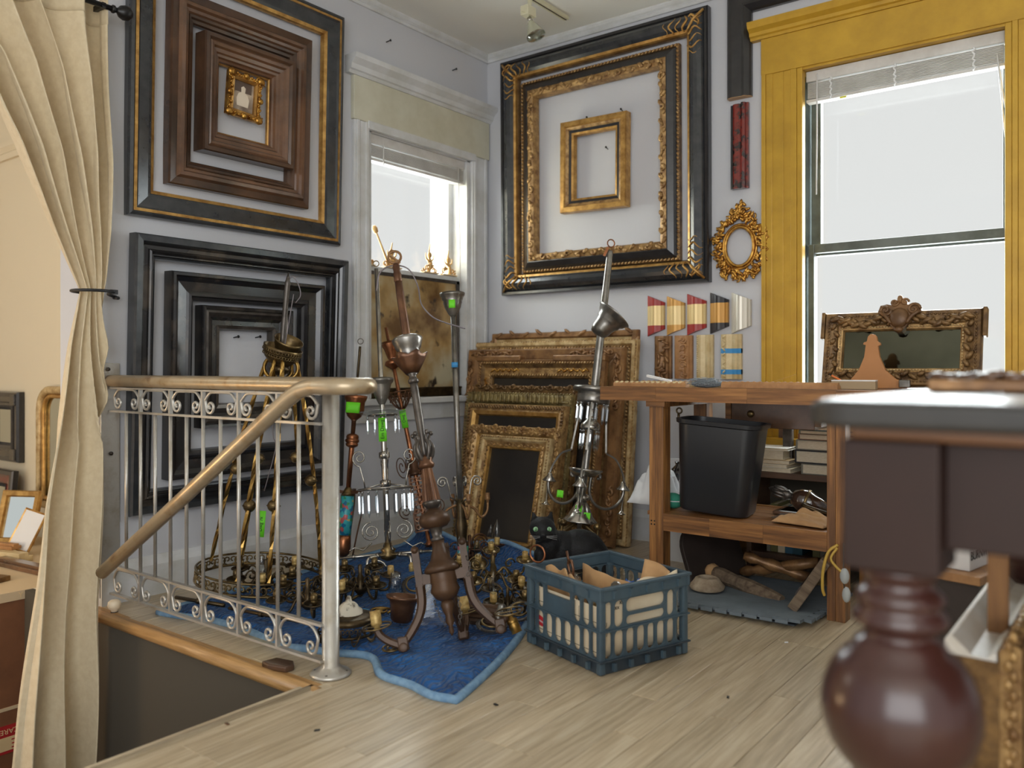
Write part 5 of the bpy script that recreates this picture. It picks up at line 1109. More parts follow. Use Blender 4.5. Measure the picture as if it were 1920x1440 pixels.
mb = MB(); mb.grid(bl, 110, 110); mb.build('quilted_cloth', m, t, solid=.005)
mb = MB(); edge = [bl(i / 90, 0) for i in range(91)] + [bl(1, i / 90) for i in range(1, 91)] + [bl(1 - i / 90, 1) for i in range(1, 91)] + [bl(0, 1 - i / 90) for i in range(1, 90)]
mb.tube([p + Vector((0, 0, .003)) for p in edge], .014, 6, True, flat=1.0); mb.build('bound_hem', MT['blanket_hem'], t)
# ---------------------------------------------------------------- milk crate
mat('crate_blue', (74, 92, 102), .42, c2=(58, 74, 84), scale=6); mat('crate_dark', (46, 56, 64), .5)
CX_, CY_ = .40, .385; CH = .275
MC = T(1.90, -1.697, .002) @ RZ(R(-18.5))
t = thing('milk_crate', 'blue plastic milk crate full of lamp parts in the foreground', 'crate', MC)
def cell(mb, u0, u1, z0, z1, hole, r, F):
    """plate cell with a rounded hole; F maps (u, z, depth) to local"""
    hu0, hu1, hz0, hz1 = hole; th = .010; ho = []; oo = []
    for (cx, cz, a0, ex, ez) in ((hu1 - r, hz1 - r, 0, u1, z1), (hu0 + r, hz1 - r, 90, u0, z1), (hu0 + r, hz0 + r, 180, u0, z0), (hu1 - r, hz0 + r, 270, u1, z0)):
        for q in range(5):
            a = R(a0 + 22.5 * q); hx, hz = cx + r * math.cos(a), cz + r * math.sin(a); ho.append((hx, hz))
            vert_first = a0 in (0, 180)
            if q == 2: oo.append((ex, ez))
            elif (q < 2) == vert_first: oo.append((ex, hz))
            else: oo.append((hx, ez))
    n = len(ho); vs = [F(*p, 0) for p in ho] + [F(*p, 0) for p in oo] + [F(*p, th) for p in ho] + [F(*p, th) for p in oo]
    fs = []
    for i in range(n):
        j = (i + 1) % n; fs += [(i, j, n + j, n + i), (2 * n + j, 2 * n + i, 3 * n + i, 3 * n + j), (j, i, 2 * n + i, 2 * n + j)]
    mb.add(vs, fs)
def crate_side(kind, F, W):
    mb = MB(); zl0, zl1, zu0, zu1 = .045, .132, .145, .232
    def slot(u0, u1, z0, z1, m_=.0042): cell(mb, u0 * W, u1 * W, z0, z1, (u0 * W + m_, u1 * W - m_, z0 + m_, z1 - m_), min((u1 - u0) * W / 2 - m_, (z1 - z0) / 2 - m_) - .001, F)
    lo_ = [.03, .135, .25, .375, .5, .63, .75, .865, .97] if kind == 'a' else [.03, .14, .27, .39, .51, .62, .74, .855, .97]
    for a, b in zip(lo_, lo_[1:]): slot(a, b, zl0, zl1 + .006)
    if kind == 'a':
        for a, b in ((.03, .135), (.135, .25), (.75, .865), (.865, .97)): slot(a, b, zl1 + .006, zu1)
        cell(mb, .25 * W, .63 * W, .195, zu1, (.27 * W, .61 * W, .2, zu1 - .004), .006, F); slot(.63, .75, zl1 + .006, zu1)
        vs = [F(u * W, z, d) for u in (.25, .63) for z in (zl1 + .006, .195) for d in (0, .01)]; mb.add(vs, [(0, 2, 6, 4), (1, 5, 7, 3), (2, 3, 7, 6), (0, 4, 5, 1)])
    else:
        for a, b in ((.03, .14), (.14, .27), (.74, .855), (.855, .97)): slot(a, b, zl1 + .006, zu1)
        cell(mb, .27 * W, .74 * W, zl1 + .006, .178, (.28 * W, .73 * W, zl1 + .011, .173), .014, F); cell(mb, .27 * W, .74 * W, .178, zu1, (.28 * W, .73 * W, .183, zu1 - .004), .018, F)
    return mb
sides = [(lambda u, z, d: (u - CX_ / 2, -CY_ / 2 + d, z), CX_, 'a'), (lambda u, z, d: (CX_ / 2 - d, u - CY_ / 2, z), CY_, 'b'), (lambda u, z, d: (CX_ / 2 - u, CY_ / 2 - d, z), CX_, 'a'), (lambda u, z, d: (-CX_ / 2 + d, CY_ / 2 - u, z), CY_, 'b')]
for F, W, kd in sides: crate_side(kd, F, W).build('lattice_side', MT['crate_blue'], t)
def rband(mb, z0, z1, out, th):
    x_, y_ = CX_ / 2 + out, CY_ / 2 + out
    mb.bb(-x_, x_, -y_, -y_ + th, z0, z1); mb.bb(-x_, x_, y_ - th, y_, z0, z1); mb.bb(-x_, -x_ + th, -y_ + th, y_ - th, z0, z1); mb.bb(x_ - th, x_, -y_ + th, y_ - th, z0, z1)
mb = MB(); rband(mb, .232, .268, .006, .012); rband(mb, .266, .276, .010, .018); mb.build('rim', MT['crate_blue'], t, bevel=.002)
mb = MB(); rband(mb, .134, .139, .006, .012); mb.build('waist_rib', MT['crate_blue'], t)
mb = MB(); rband(mb, .0, .045, -.004, .012); rband(mb, .04, .046, .008, .02); mb.bb(-.19, .19, -.185, .185, .004, .012); mb.build('base', MT['crate_dark'], t, bevel=.002)
for sx in (-1, 1):
    for sy in (-1, 1):
        mb = MB(); mb.bb(min(sx * (CX_ / 2 + .002), sx * (CX_ / 2 - .022)), max(sx * (CX_ / 2 + .002), sx * (CX_ / 2 - .022)), min(sy * (CY_ / 2 + .002), sy * (CY_ / 2 - .022)), max(sy * (CY_ / 2 + .002), sy * (CY_ / 2 - .022)), .0, .235); mb.build('corner_post', MT['crate_blue'], t, bevel=.006)
mb = MB()
for k in range(5):
    u = (k + .5) / 5 - .5
    for zz in (.25, .022):
        mb.box((u * CX_ * .92, -CY_ / 2 - .008, zz), (.012, .012, .024)); mb.box((CX_ / 2 + .008, u * CY_ * .92, zz), (.012, .012, .024))
mb.build('ribs', MT['crate_blue'], t, kind='stuff')
mat('liner_card', (226, 210, 182), .85, c2=(212, 192, 160), scale=4); mat('brown_card', (196, 156, 110), .85, c2=(172, 132, 90), scale=6)
# cardboard sheets lining the crate
t2 = thing('cardboard_liner', 'cream printed cardboard sheet lining the left crate face', 'cardboard', MC)
mb = MB(); mb.bb(-.172, .172, -.175, -.171, .047, .205); mb.build('sheet', MT['liner_card'], t2)
mb = MB(); 
for zz in (.06, .155): mb.bb(-.178, .178, -.1758, -.1749, zz, zz + .0015)
for xx in (-.15, -.11, .07, .13): mb.bb(xx, xx + .0012, -.1758, -.1749, .145, .19)
mb.build('printed_lines', MT['ink'], t2, kind='stuff')
mb = MB(); mb.prism([(.030 * math.cos(2 * PI * q / 28), .017 * math.sin(2 * PI * q / 28)) for q in range(28)], 0, .001, T(-.142, -.1752, .088) @ RX(R(90)) @ RZ(-.22)); lb = mb.build('red_oval_logo', mat('logo_red', (196, 44, 50), .6), t2)
text_mesh('Hausamte', .0125, T(-.142, -.1764, .088) @ RX(R(90)) @ RZ(-.22), MT['white_paint'], 'logo_lettering', lb)
t2 = thing('cardboard_liner', 'cream cardboard sheet with small print lining the right crate face', 'cardboard', MC)
mb = MB(); mb.grid(lambda u, v: Vector((.177 + .003 * math.sin(9 * u), lerp(-.164, .164, u), lerp(.048, .262 + .016 * u + .006 * math.sin(14 * u), v))), 24, 4, M=None); mb.build('sheet', MT['liner_card'], t2, solid=.003)
for q, (yy, zz, tx) in enumerate(((-.11, .20, 'xx'), (-.09, .215, 'xx'), (-.16, .15, '///'), (-.158, .12, '///'))): text_mesh(tx, .02, T(.1835, yy, zz) @ Matrix(((0, 0, 1, 0), (1, 0, 0, 0), (0, 1, 0, 0), (0, 0, 0, 1))), MT['ink'], 'print_mark', t2)
t2 = thing('cardboard_liner', 'brown cardboard wall folded across the inside of the crate', 'cardboard', MC)
mb = MB(); mb.grid(lambda u, v: Vector((lerp(-.16, .16, u), .02 + .10 * (u - .3) ** 2 + .004 * math.sin(20 * u), lerp(.03, .258 - .03 * u, v))), 20, 4); mb.bb(-.16, .16, -.165, .165, .0135, .02); mb.build('folded_sheet', MT['brown_card'], t2, solid=.004)
t2 = thing('cardboard_flap', 'crumpled brown cardboard flap sticking up at the crate right corner', 'cardboard', MC @ T(.10, .125, .20) @ RZ(.1))
mb = MB(); mb.grid(lambda u, v: Vector((lerp(-.06, .06, u), .015 * math.sin(4 * u) + .03 * v, lerp(0, .095 - .02 * u, v))), 10, 4); mb.build('flap', MT['brown_card'], t2, solid=.004)
t2 = thing('cardboard_liner', 'brown cardboard sheet standing behind the left crate face', 'cardboard', MC)
mb = MB(); mb.grid(lambda u, v: Vector((lerp(-.165, .03, u), -.135 + .02 * math.sin(5 * u), lerp(.03, .268 + .008 * math.sin(17 * u), v))), 20, 4); mb.build('sheet', MT['brown_card'], t2, solid=.004)
# things in the crate
t2 = thing('brass_ring', 'thin brass ring propped on the left rim of crate', 'ring', MC @ T(-.175, -.165, .283))
mb = MB(); mb.torus(.030, .0035, 28, 6, T(0, 0, .03) @ RZ(.4) @ RX(R(90))); mb.build('hoop', MT['copper'], t2)
t2 = thing('key_handle', 'curled iron handle standing up inside the crate', 'handle', MC @ T(-.05, -.09, .16) @ RY(-.25))
mb = MB(); mb.tube(smooth_path([(0, 0, 0), (.005, 0, .06), (-.012, 0, .10), (-.012, 0, .135), (.006, 0, .14), (.01, 0, .11), (0, 0, .075)], 5), .005, 7); mb.tube([(-.006, 0, .13), (-.012, 0, .175)], .005, 6); mb.build('curl', MT['copper_dark'], t2)
t2 = thing('textured_shade', 'oval textured brass shade lying inside the crate', 'lamp part', MC @ T(.06, -.07, .15) @ RX(-.5) @ RY(.3))
mb = MB(); mb.lathe([(.001, .03), (.03, .028), (.055, .012), (.062, 0), (.064, .008), (.056, .022)], 20, SCL(1.15, .85, 1)); mb.build('shade', MT['brass_old'], t2)
t2 = thing('metal_plate', 'grey rounded metal plate standing upright in crate', 'lamp part', MC @ T(.11, -.04, .15) @ RZ(.5) @ RX(.2))
mb = MB(); mb.prism(rrect(.035, .13, .016, 6, .016), -.004, .004, T(0, 0, .05) @ RX(R(90))); mb.build('plate', MT['pewter'], t2)
t2 = thing('glass_piece', 'clear glass cup lying at the left end of crate', 'glass', MC @ T(-.11, -.04, .2) @ RX(1.0))
mb = MB(); mb.lathe([(.02, 0), (.03, .01), (.035, .05), (.033, .05), (.028, .012)], 18, None); mb.build('cup', MT['clear_glass'], t2)
t2 = thing('crumpled_film', 'crumpled blue plastic film at the far side of crate', 'plastic film', MC @ T(.06, .13, .17))
mb = MB(); mb.grid(lambda u, v: Vector(((u - .5) * .2, (v - .5) * .07, .03 + .03 * noise.noise(Vector((u * 7, v * 5, 1))))), 20, 8); mb.build('film', mat('blue_film', (40, 100, 190), .3), t2, solid=.001)
t2 = thing('spindle', 'short brown turned spindle lying inside the crate', 'lamp part', MC @ T(.10, .03, .18) @ RZ(.2) @ RY(R(90)))
mb = MB(); mb.lathe([(.006, -.06), (.01, -.05), (.008, -.02), (.011, 0), (.008, .03), (.012, .05), (.004, .06)], 12, None); mb.build('spindle', MT['brown_card'], t2)
# ---------------------------------------------------------------- black cat
mat('cat_fur', (10, 10, 12), .55, c2=(18, 18, 21), scale=30, bump=.5, bscale=160, bdist=.004, spec=.3, sheen=.05)
CM = fr(Vector((P(1052, 690, 3.74).x, P(1052, 690, 3.74).y, .034)), (0, 0, 1), RIGHT)   # local x right in view, y away
t = thing('cat', 'black cat with green eyes crouching behind the crate, looking at camera', 'cat', CM)
k = 3.74 / FPX
mb = MB()
mb.sph((.085, .03, .108), (.12, .09, .098), 20, 14); mb.sph((.14, .03, .085), (.08, .088, .083), 18, 12); mb.sph((.0, .01, .115), (.08, .076, .088), 18, 12); mb.sph((-.055, -.02, .15), (.062, .06, .075), 16, 12)
mb.sph((-.086, -.045, .207), (.052, .05, .046), 18, 12); mb.sph((-.084, -.086, .190), (.024, .022, .018), 12, 8); mb.sph((-.10, -.07, .192), (.026, .026, .022), 12, 8); mb.sph((-.066, -.07, .192), (.026, .026, .022), 12, 8)
for sx in (-1, 1):
    mb.add([(-.086 + sx * .05, -.035, .222), (-.086 + sx * .012, -.04, .248), (-.086 + sx * .03, -.012, .238), (-.086 + sx * .042, -.032, .285)], [(0, 1, 3), (1, 2, 3), (2, 0, 3), (0, 2, 1)])
    mb.cyl((-.055 + sx * .04, -.035, .12), (-.06 + sx * .045, -.05, .018), .03, .02, 10); mb.sph((-.06 + sx * .045, -.065, .016), (.022, .034, .016), 10, 8)
mb.sph((.15, -.03, .05), (.07, .05, .05), 14, 10); mb.sph((.10, -.08, .018), (.045, .02, .017), 10, 8)
mb.tube(smooth_path([(.20, .04, .03), (.22, -.03, .022), (.17, -.09, .02), (.08, -.11, .02)], 5), [.018] * 16, 8)
HV = Vector((-.086, -.045, .207))
for v_ in mb.v:
    if v_.z > .172 and v_.x < -.03: v_.xyz = HV + (v_ - HV) * 1.14 + Vector((0, 0, .016))
o = mb.build('body', MT['cat_fur'], t); rm = o.modifiers.new('join', 'REMESH'); rm.mode = 'VOXEL'; rm.voxel_size = .0055; rm.use_smooth_shade = True; sm_ = o.modifiers.new('soft', 'SMOOTH'); sm_.factor = .6; sm_.iterations = 5
mat('cat_eye', (150, 196, 150), .1, c2=(120, 170, 120), scale=40, coat=1)
for ex in (-1, 1):
    c = (-.087 + ex * .029, -.0905, .2285); mb = MB(); mb.sph(c, (.0128, .0085, .0112), 14, 10); e = mb.build('eye', MT['cat_eye'], t)
    mb = MB(); mb.sph((c[0], c[1] - .0055, c[2]), (.0032, .0035, .0085), 8, 6); mb.build('pupil', MT['ink'], e)
mb = MB(); mb.sph((-.084, -.1165, .209), (.006, .004, .0045), 8, 6); mb.build('nose', mat('cat_nose', (40, 34, 36), .4), t)
mb = MB()
for sx in (-1, 1):
    for q in range(3): mb.tube([(-.084 + sx * .014, -.113, .203 - .003 * q), (-.084 + sx * .06, -.12, .205 - .008 * q)], .0005, 3)
mb.build('whiskers', MT['white_paint'], t, kind='stuff')
# ---------------------------------------------------------------- loose lamp parts on the blanket
def Fl(px, py, z=.02):
    r = (px - 960) / FPX; u = -(py - 690) / FPX; tt = (z - CAM.z) / u; return P(px, py, tt)
def lamp_arm(label, px, py, z, rz, bulb=False, m='brass_old', sc=1.0, lean_=0.0, up=True, ringd=True):
    t = thing('candle_sconce', label, 'sconce', T(*Fl(px, py, z)) @ RZ(rz) @ RX(lean_) @ SCL(sc, sc, sc), 'loose lamp arms on the blanket')
    mb = MB(); mb.tube(smooth_path([(-.17, 0, .012), (-.13, 0, .008), (-.07, 0, -.012), (-.02, 0, .0), (0, 0, .035)], 6), .0065, 7); mb.tube([Vector((-.19 + .03 * math.cos(a * .5) * (1 - a / 16), 0, .03 + .03 * math.sin(a * .5) * (1 - a / 16))) for a in range(14)], .005, 6); mb.build('scrolled_tube', MT[m], t)
    if ringd:
        mb = MB(); mb.lathe([(.004, .030), (.02, .034), (.036, .044), (.038, .048), (.02, .04)], 18, None); mb.torus(.044, .003, 24, 5, T(0, 0, .05)); mb.build('drip_pan', MT[m], t)
    mb = MB(); socket(mb, T(0, 0, .042), .0145, .05); mb.build('socket', MT['socket_cream'], t)
    if bulb: mb = MB(); flame(mb, T(0, 0, .09), 1.15); mb.build('flame_bulb', MT['clear_glass'], t)
    return t
lamp_arm('brass lamp arm with tilted flame bulb right of bronze column', 898, 1072, .065, .6, True, lean_=.5)
def fallen(label, px, py, z, R_, na, tilt, m, a0=0.0, bulbs=(), hub=.03):
    t = thing('low_chandelier', label, 'chandelier', T(*Fl(px, py, z)) @ RZ(TH) @ RX(tilt), 'small chandeliers lying on the blanket')
    mb = MB(); mb.lathe([(.001, -hub), (hub * .5, -hub * .8), (hub, -.2 * hub), (hub * .9, .3 * hub), (hub * .4, .8 * hub), (hub * .5, 1.4 * hub), (hub * .25, 2 * hub), (hub * .3, 3.2 * hub), (.001, 3.4 * hub)], 16); mb.build('hub', MT[m], t)
    for i in range(na):
        D_ = RZ(a0 + 2 * PI * i / na); mb = MB()
        mb.tube(smooth_path([D_ @ Vector(p) for p in ((hub * .6, 0, .01), (R_ * .35, 0, .03), (R_ * .6, 0, -.012), (R_ * .9, 0, -.012), (R_, 0, .03))], 5), .0055, 7)
        mb.tube([D_ @ Vector((R_ * .5 + .026 * (1 - u / 16) * math.cos(u * .55), 0, .045 + .026 * (1 - u / 16) * math.sin(u * .55))) for u in range(14)], .0038, 5)
        am = mb.build('arm', MT[m], t); c = D_ @ Vector((R_, 0, .03))
        mb = MB(); mb.lathe([(.004, 0), (.018, .004), (.034, .014), (.036, .018), (.016, .008)], 16, T(*c)); mb.torus(.038, .0028, 20, 5, T(c.x, c.y, c.z + .018)); mb.build('drip_pan', MT[m], am)
        mb = MB(); socket(mb, T(c.x, c.y, c.z + .008), .0135, .046); mb.build('socket', MT['socket_cream' if (i in bulbs or i == 0) else 'brass_old'], am)
        if i in bulbs: mb = MB(); flame(mb, T(c.x, c.y, c.z + .05), 1.15); mb.build('flame_bulb', MT['clear_glass'], am)
    return t
fallen('brass five-armed chandelier lying between bronze chandelier and crate', 925, 1080, .07, .15, 5, .25, 'brass_old', .4, (1, 2))
fallen('dark brass six-armed chandelier lying between railing post and prism chandelier', 676, 1102, .06, .125, 6, .12, 'brass_dark', .2)
fallen('dark brass chandelier lying inside the pierced ring behind railing', 500, 1092, .06, .13, 6, .1, 'brass_dark', .7, (4,))
fallen('copper brown four-armed chandelier lying before the leaning frames', 880, 1042, .058, .14, 4, -.1, 'copper_dark', .3, (0,))
fallen('dull brass chandelier with curled arms lying behind the railing post', 578, 1130, .06, .13, 5, .12, 'brass_dark', .1)
fallen('dark four-armed chandelier lying against the crate left side', 952, 1135, .06, .085, 4, .2, 'brass_dark', .9, (2,), .022)
def spiral_thing(label, px, py, z, R_, m, tilt=0.0, rz=0.0, turns=2.4):
    t = thing('scroll_ornament', label, 'lamp part', T(*Fl(px, py, z)) @ RZ(rz) @ RX(tilt), 'loose scrolls on the blanket')
    mb = MB(); mb.tube(spiral((0, 0), R_, R_ * .12, 0, turns * 2 * PI, 40), [lerp(R_ * .12, R_ * .07, q / 40) for q in range(41)], 6); mb.build('scroll', MT[m], t); return t
spiral_thing('flat brass spiral lying left of bronze chandelier', 712, 1145, .035, .045, 'brass')
spiral_thing('upright silver spiral beside the prism chandelier foot', 706, 1068, .065, .045, 'silver', R(90), TH)
spiral_thing('copper spiral scroll standing before the leaning frames', 898, 1016, .075, .045, 'copper_dark', R(90), TH + .3)
spiral_thing('brass scroll bracket behind the railing near left wall', 332, 1060, .075, .05, 'brass_old', R(90), TH)
spiral_thing('tall brass scroll standing behind the railing', 390, 1052, .075, .05, 'brass_old', R(90), TH, 1.5)
spiral_thing('brass wire spiral on blanket right of railing post', 735, 1215, .04, .04, 'brass_old', .1)
t = thing('glass_chimney', 'clear glass lamp chimney standing on blanket left of bronze chandelier', 'glass', T(*Fl(742, 1140, .022)), None)
mb = MB(); mb.lathe([(.024, 0), (.024, .05), (.03, .07), (.022, .10), (.02, .14), (.018, .14), (.02, .1), (.028, .07), (.022, .05)], 18, None, cap=False); mb.build('chimney', MT['clear_glass'], t)
t = thing('canopy_cup', 'brown metal canopy cup lying behind the plastic bag', 'lamp part', T(*Fl(752, 1166, .03)) @ RX(-.15))
mb = MB(); mb.lathe([(.03, 0), (.04, .01), (.046, .06), (.05, .075), (.064, .085), (.066, .095), (.06, .095), (.044, .07), (.036, .012)], 22, None, cap=False); mb.lathe([(.001, 0), (.03, 0), (.03, .004)], 22, None); mb.build('cup', MT['copper_dark'], t)
# dark round chandelier body lying beside the post
t = thing('lamp_gallery', 'dark brass chandelier body with pale dome lying by the railing post', 'lamp part', T(*Fl(654, 1192, .042)) @ SCL(.58, .58, .8))
mb = MB(); band(mb, .155, .02, .05, n=40); mb.build('pierced_gallery', MT['brass_dark'], t)
mb = MB(); mb.lathe([(.155, .066), (.16, .07), (.16, .085), (.12, .09), (.08, .10)], 30, None, cap=False); mb.build('plate', MT['brass_dark'], t)
mb = MB(); mb.lathe([(.085, .095), (.08, .112), (.06, .122), (.056, .13), (.04, .142), (.02, .148), (.012, .17), (.001, .175)], 24, None, cap=False); mb.build('dome', mat('dome_flaky', (206, 198, 180), .6, c2=(90, 78, 64), scale=14, lo=.5, hi=.58), t)
mb = MB()
for q in range(26): a = q * .7; mb.tube(smooth_path([(.13 * math.cos(a), .13 * math.sin(a), .03), (.17 * math.cos(a + .1), .17 * math.sin(a + .1), .0 + .01 * math.sin(q)), (.185 * math.cos(a + .25), .185 * math.sin(a + .25), .02), (.17 * math.cos(a + .35), .17 * math.sin(a + .35), .04)], 3), .004, 5)
mb.build('hanging_scrolls', MT['brass_dark'], t, kind='stuff')
t = thing('tape_loop', 'loop of bright blue tape on the dome by the post', 'tape', T(*Fl(672, 1162, .05)))
mb = MB(); mb.lathe([(.05, 0), (.05, .018), (.048, .018), (.048, 0)], 24, RX(.25), cap=False); mb.build('loop', MT['tape_blue'], t)
# fluted column and toothed rings right of the bronze chandelier
t = thing('fluted_column', 'short fluted bronze column lying right of bronze chandelier', 'lamp part', T(*Fl(905, 1152, .065)) @ RZ(TH - .3) @ RY(R(90)))
mb = MB(); n = 28; vs = []; fs = []
for j, zz in enumerate((-.065, .065)):
    for i in range(n): rr = .036 * (1 + (.09 if i % 2 else -.06)); a = 2 * PI * i / n; vs.append((rr * math.cos(a), rr * math.sin(a), zz))
fs = [(i, (i + 1) % n, n + (i + 1) % n, n + i) for i in range(n)] + [tuple(reversed(range(n))), tuple(range(n, 2 * n))]; mb.add(vs, fs); mb.build('shaft', MT['bronze'], t)
mb = MB(); mb.lathe([(.042, -.075), (.042, -.062), (.03, -.06)], 20, None); mb.lathe([(.03, .06), (.044, .064), (.044, .08)], 20, None); mb.build('collars', MT['pewter'], t)
def toothed(label, px, py, z, R_, tilt, rz, m='pewter_dark'):
    t = thing('toothed_ring', label, 'lamp part', T(*Fl(px, py, z)) @ RZ(rz) @ RX(tilt), 'toothed rings on the blanket')
    mb = MB(); mb.torus(R_, .005, 36, 6); 
    for q in range(36): a = 2 * PI * q / 36; mb.box((R_ * 1.12 * math.cos(a), R_ * 1.12 * math.sin(a), 0), (.012, .006, .006), RZ(0))
    mb.build('ring', MT[m], t)
    mb = MB(); mb.torus(R_ * .8, .004, 30, 6, T(0, 0, .012)); mb.build('inner_hoop', MT['brass_old'], t)
toothed('toothed metal ring lying against the crate left side', 976, 1146, .08, .042, .5, .3)
toothed('small toothed ring under the fluted column', 922, 1172, .05, .045, .2, 1.0)
toothed('brass hoop lying between prism chandelier and bronze one', 780, 1098, .06, .05, .6, TH)
# clear plastic bag
t = thing('plastic_bag', 'clear plastic bag lying under the bronze chandelier', 'plastic bag', T(*Fl(838, 1168, .03)) @ RZ(TH) @ SCL(.8, .8, .8))
mb = MB(); mb.grid(lambda u, v: Vector(((u - .5) * .30, (v - .5) * .14, .012 + .05 * math.sin(PI * v) * (.4 + .6 * (1 - u)) + .016 * noise.noise(Vector((u * 8, v * 6, 2))))), 28, 16); mb.build('film', MT['plastic_bag'], t)
mb = MB(); mb.grid(lambda u, v: Vector((-.15 + .09 * u, .02 + .05 * v, .02 + .15 * v + .008 * noise.noise(Vector((u * 6, v * 6, 5))))), 10, 10); mb.build('standing_flap', MT['plastic_bag'], t)
# enamelled short column behind the bronze chandelier
t = thing('enamel_column', 'short green enamelled column behind bronze chandelier disc', 'lamp part', T(*Fl(868, 1085, .02)))
mb = MB(); mb.lathe([(.02, 0), (.024, .01), (.018, .03), (.018, .07)], 16, None); mb.build('foot', MT['brass_dark'], t); mb = MB(); mb.lathe([(.025, .07), (.025, .15)], 18, None); mb.build('enamel', MT['cloisonne'], t); mb = MB(); mb.lathe([(.026, .15), (.02, .16), (.01, .17)], 16, None); mb.build('cap', MT['brass_dark'], t)
# paper strips and metal rods among the pile
def rod(label, a, b, r, m, za=.03, zb=.03):
    pa, pb = Fl(a[0], a[1], za), Fl(b[0], b[1], zb); t = thing('metal_rod', label, 'rod', fr(pa, pb - pa), 'loose rods on the blanket'); mb = MB(); mb.lathe([(r, 0), (r, (pb - pa).length)], 8, None); mb.lathe([(r * 1.6, (pb - pa).length * .45), (r * 1.6, (pb - pa).length * .45 + .015)], 8, None); mb.build('rod', MT[m], t)
rod('brass rod lying slantwise left of prism chandelier', (648, 1130), (705, 1098), .006, 'brass_old')
rod('grey rod lying right of bronze chandelier toward crate', (905, 1078), (975, 1088), .005, 'pewter', .05, .05); rod('dark rod lying behind the railing on the blanket', (430, 1140), (560, 1165), .007, 'brass_dark', .05, .05); rod('brass rod lying inside the railing corner', (330, 1120), (420, 1135), .008, 'brass_dark')
# ---------------------------------------------------------------- workbench under the gold window
mat('acacia', (98, 64, 36), .42, c2=(164, 114, 64), scale=2.2, stretch=(1.2, 22, 22), detail=6, c3=(132, 88, 48), objrand=.16)
mat('acacia_v', (98, 64, 36), .42, c2=(168, 118, 66), scale=2.2, stretch=(22, 22, 1.2), detail=6, c3=(134, 90, 50), objrand=.16)
BX0, BX1, BYF, BYB, BZ = 1.415, 2.80, -.935, -.36, .886
t = thing('workbench', 'wooden workbench of striped boards with drawer and lower shelf', 'workbench', T(0, 0, 0))
nb = 7; dy = (BYB - BYF) / nb
for k in range(nb):
    xs = BX0; j = 0
    while xs < BX1 - .01:
        xe = min(BX1, xs + (.28, .41, .35, .46)[(j + k * 3) % 4])
        if BX1 - xe < .12: xe = BX1
        mb = MB(); mb.bb(xs, xe - .0006, BYF + dy * k, BYF + dy * (k + 1) - .0006, BZ - .060, BZ); mb.build('top_block', MT['acacia'], t); xs = xe; j += 1
def leg(x_, y_, label=None):
    mb = MB(); mb.bb(x_ - .036, x_ - .004, y_ - .035, y_ + .035, 0, BZ - .06); o = mb.build('leg', MT['acacia_v'], t, bevel=.002)
    mb = MB(); mb.bb(x_ - .0035, x_ + .032, y_ - .035, y_ + .035, 0, BZ - .06); mb.build('leg_strip', MT['acacia_v'], o, bevel=.002)
for x_ in (1.685, 2.448):
    for y_ in (-.872, -.42): leg(x_, y_)
for x_ in (1.685, 2.448):
    mb = MB(); mb.bb(x_ - .045, x_ + .045, -.92, -.38, BZ - .085, BZ - .0605); mb.build('cleat', MT['acacia'], t)
    mb = MB(); mb.bb(x_ - .02, x_ + .02, -.837, -.455, .25, .32); mb.build('side_rail', MT['acacia'], t)
xs = 1.717
for xe in (1.93, 2.16, 2.412):
    mb = MB(); mb.bb(xs, xe - .0006, -.905, -.872, .262, .337); mb.build('front_rail', MT['acacia'], t); xs = xe
mb = MB(); mb.bb(1.717, 2.412, -.44, -.41, .262, .337); mb.build('back_rail', MT['acacia'], t)
for k in range(5): mb = MB(); mb.bb(1.62, 2.475, -.868 + .085 * k, -.868 + .085 * k + .08, .318, .335); mb.build('shelf_board', MT['acacia'], t)
mb = MB(); mb.bb(1.90, 2.27, -.60, -.40, .705, .822); dr_ = mb.build('drawer', MT['walnut'], t, bevel=.003)
xk, zk = plane_y(1408, 776, -.60); mb = MB(); mb.lathe([(.014, 0), (.016, .006), (.012, .012), (.004, .013)], 14, fr((xk, -.60, zk), (0, -1, 0))); mb.build('knob', MT['brass_old'], dr_)
for x_ in (1.885, 2.285): mb = MB(); mb.bb(x_ - .013, x_ + .013, -.6, -.38, .72, .826); mb.build('drawer_runner', MT['acacia'], t)
mb = MB()
for zz in (.30, .285):
    for xx in (1.66, 1.675): mb.cyl((xx, -.9075, zz), (xx, -.9065, zz), .004, None, 6)
mb.build('screw_heads', MT['iron_blk'], t, kind='stuff')
# mirror with crest on the bench, against the window
yt, yb = -.40, -.47
xl, zt = plane_y(1553, 592, yt); xr, _ = plane_y(1846, 584, yt); W, H, M = lean(xl, xr, zt, yt, yb, BZ + .002)
mat('crest_wood', (138, 100, 60), .42, .2, c2=(92, 64, 38), scale=12, bump=.3, bscale=50, bdist=.004)
tm = frame('crested_mirror', 'dark gilt carved mirror with crest standing on the workbench', W, H, [('moulding', 'gold_dark', [(0, .03), (.006, .042), (.028, .04)]), ('hollow', 'gold_dark', [(.028, .036), (.05, .03), (.06, .034)]), ('slip', 'gold_old', [(.06, .034), (.076, .028), (.08, .012)])], M,
    [('laurel', 'gold_dark', lambda mb: (bumps(mb, W, H, .046, .04, .03, (.022, .011, .011), 'leaf', 5), bumps(mb, W, H, .02, .042, .014, (.006, .005, .005), 'bead'))), ('pearl_row', 'gold_pale', lambda mb: bumps(mb, W, H, .068, .033, .012, (.005, .004, .004), 'bead'))], ('mirror_plate', 'dark_mirror'), None, 'mirror')
for sx in (-1, 1): mb = MB(); mb.bb(min(sx * W / 2, sx * (W / 2 + .016)), max(sx * W / 2, sx * (W / 2 + .016)), H / 2 - .115, H / 2 + .004, 0, .04); mb.build('ear', MT['gold_dark'], tm, bevel=.004)
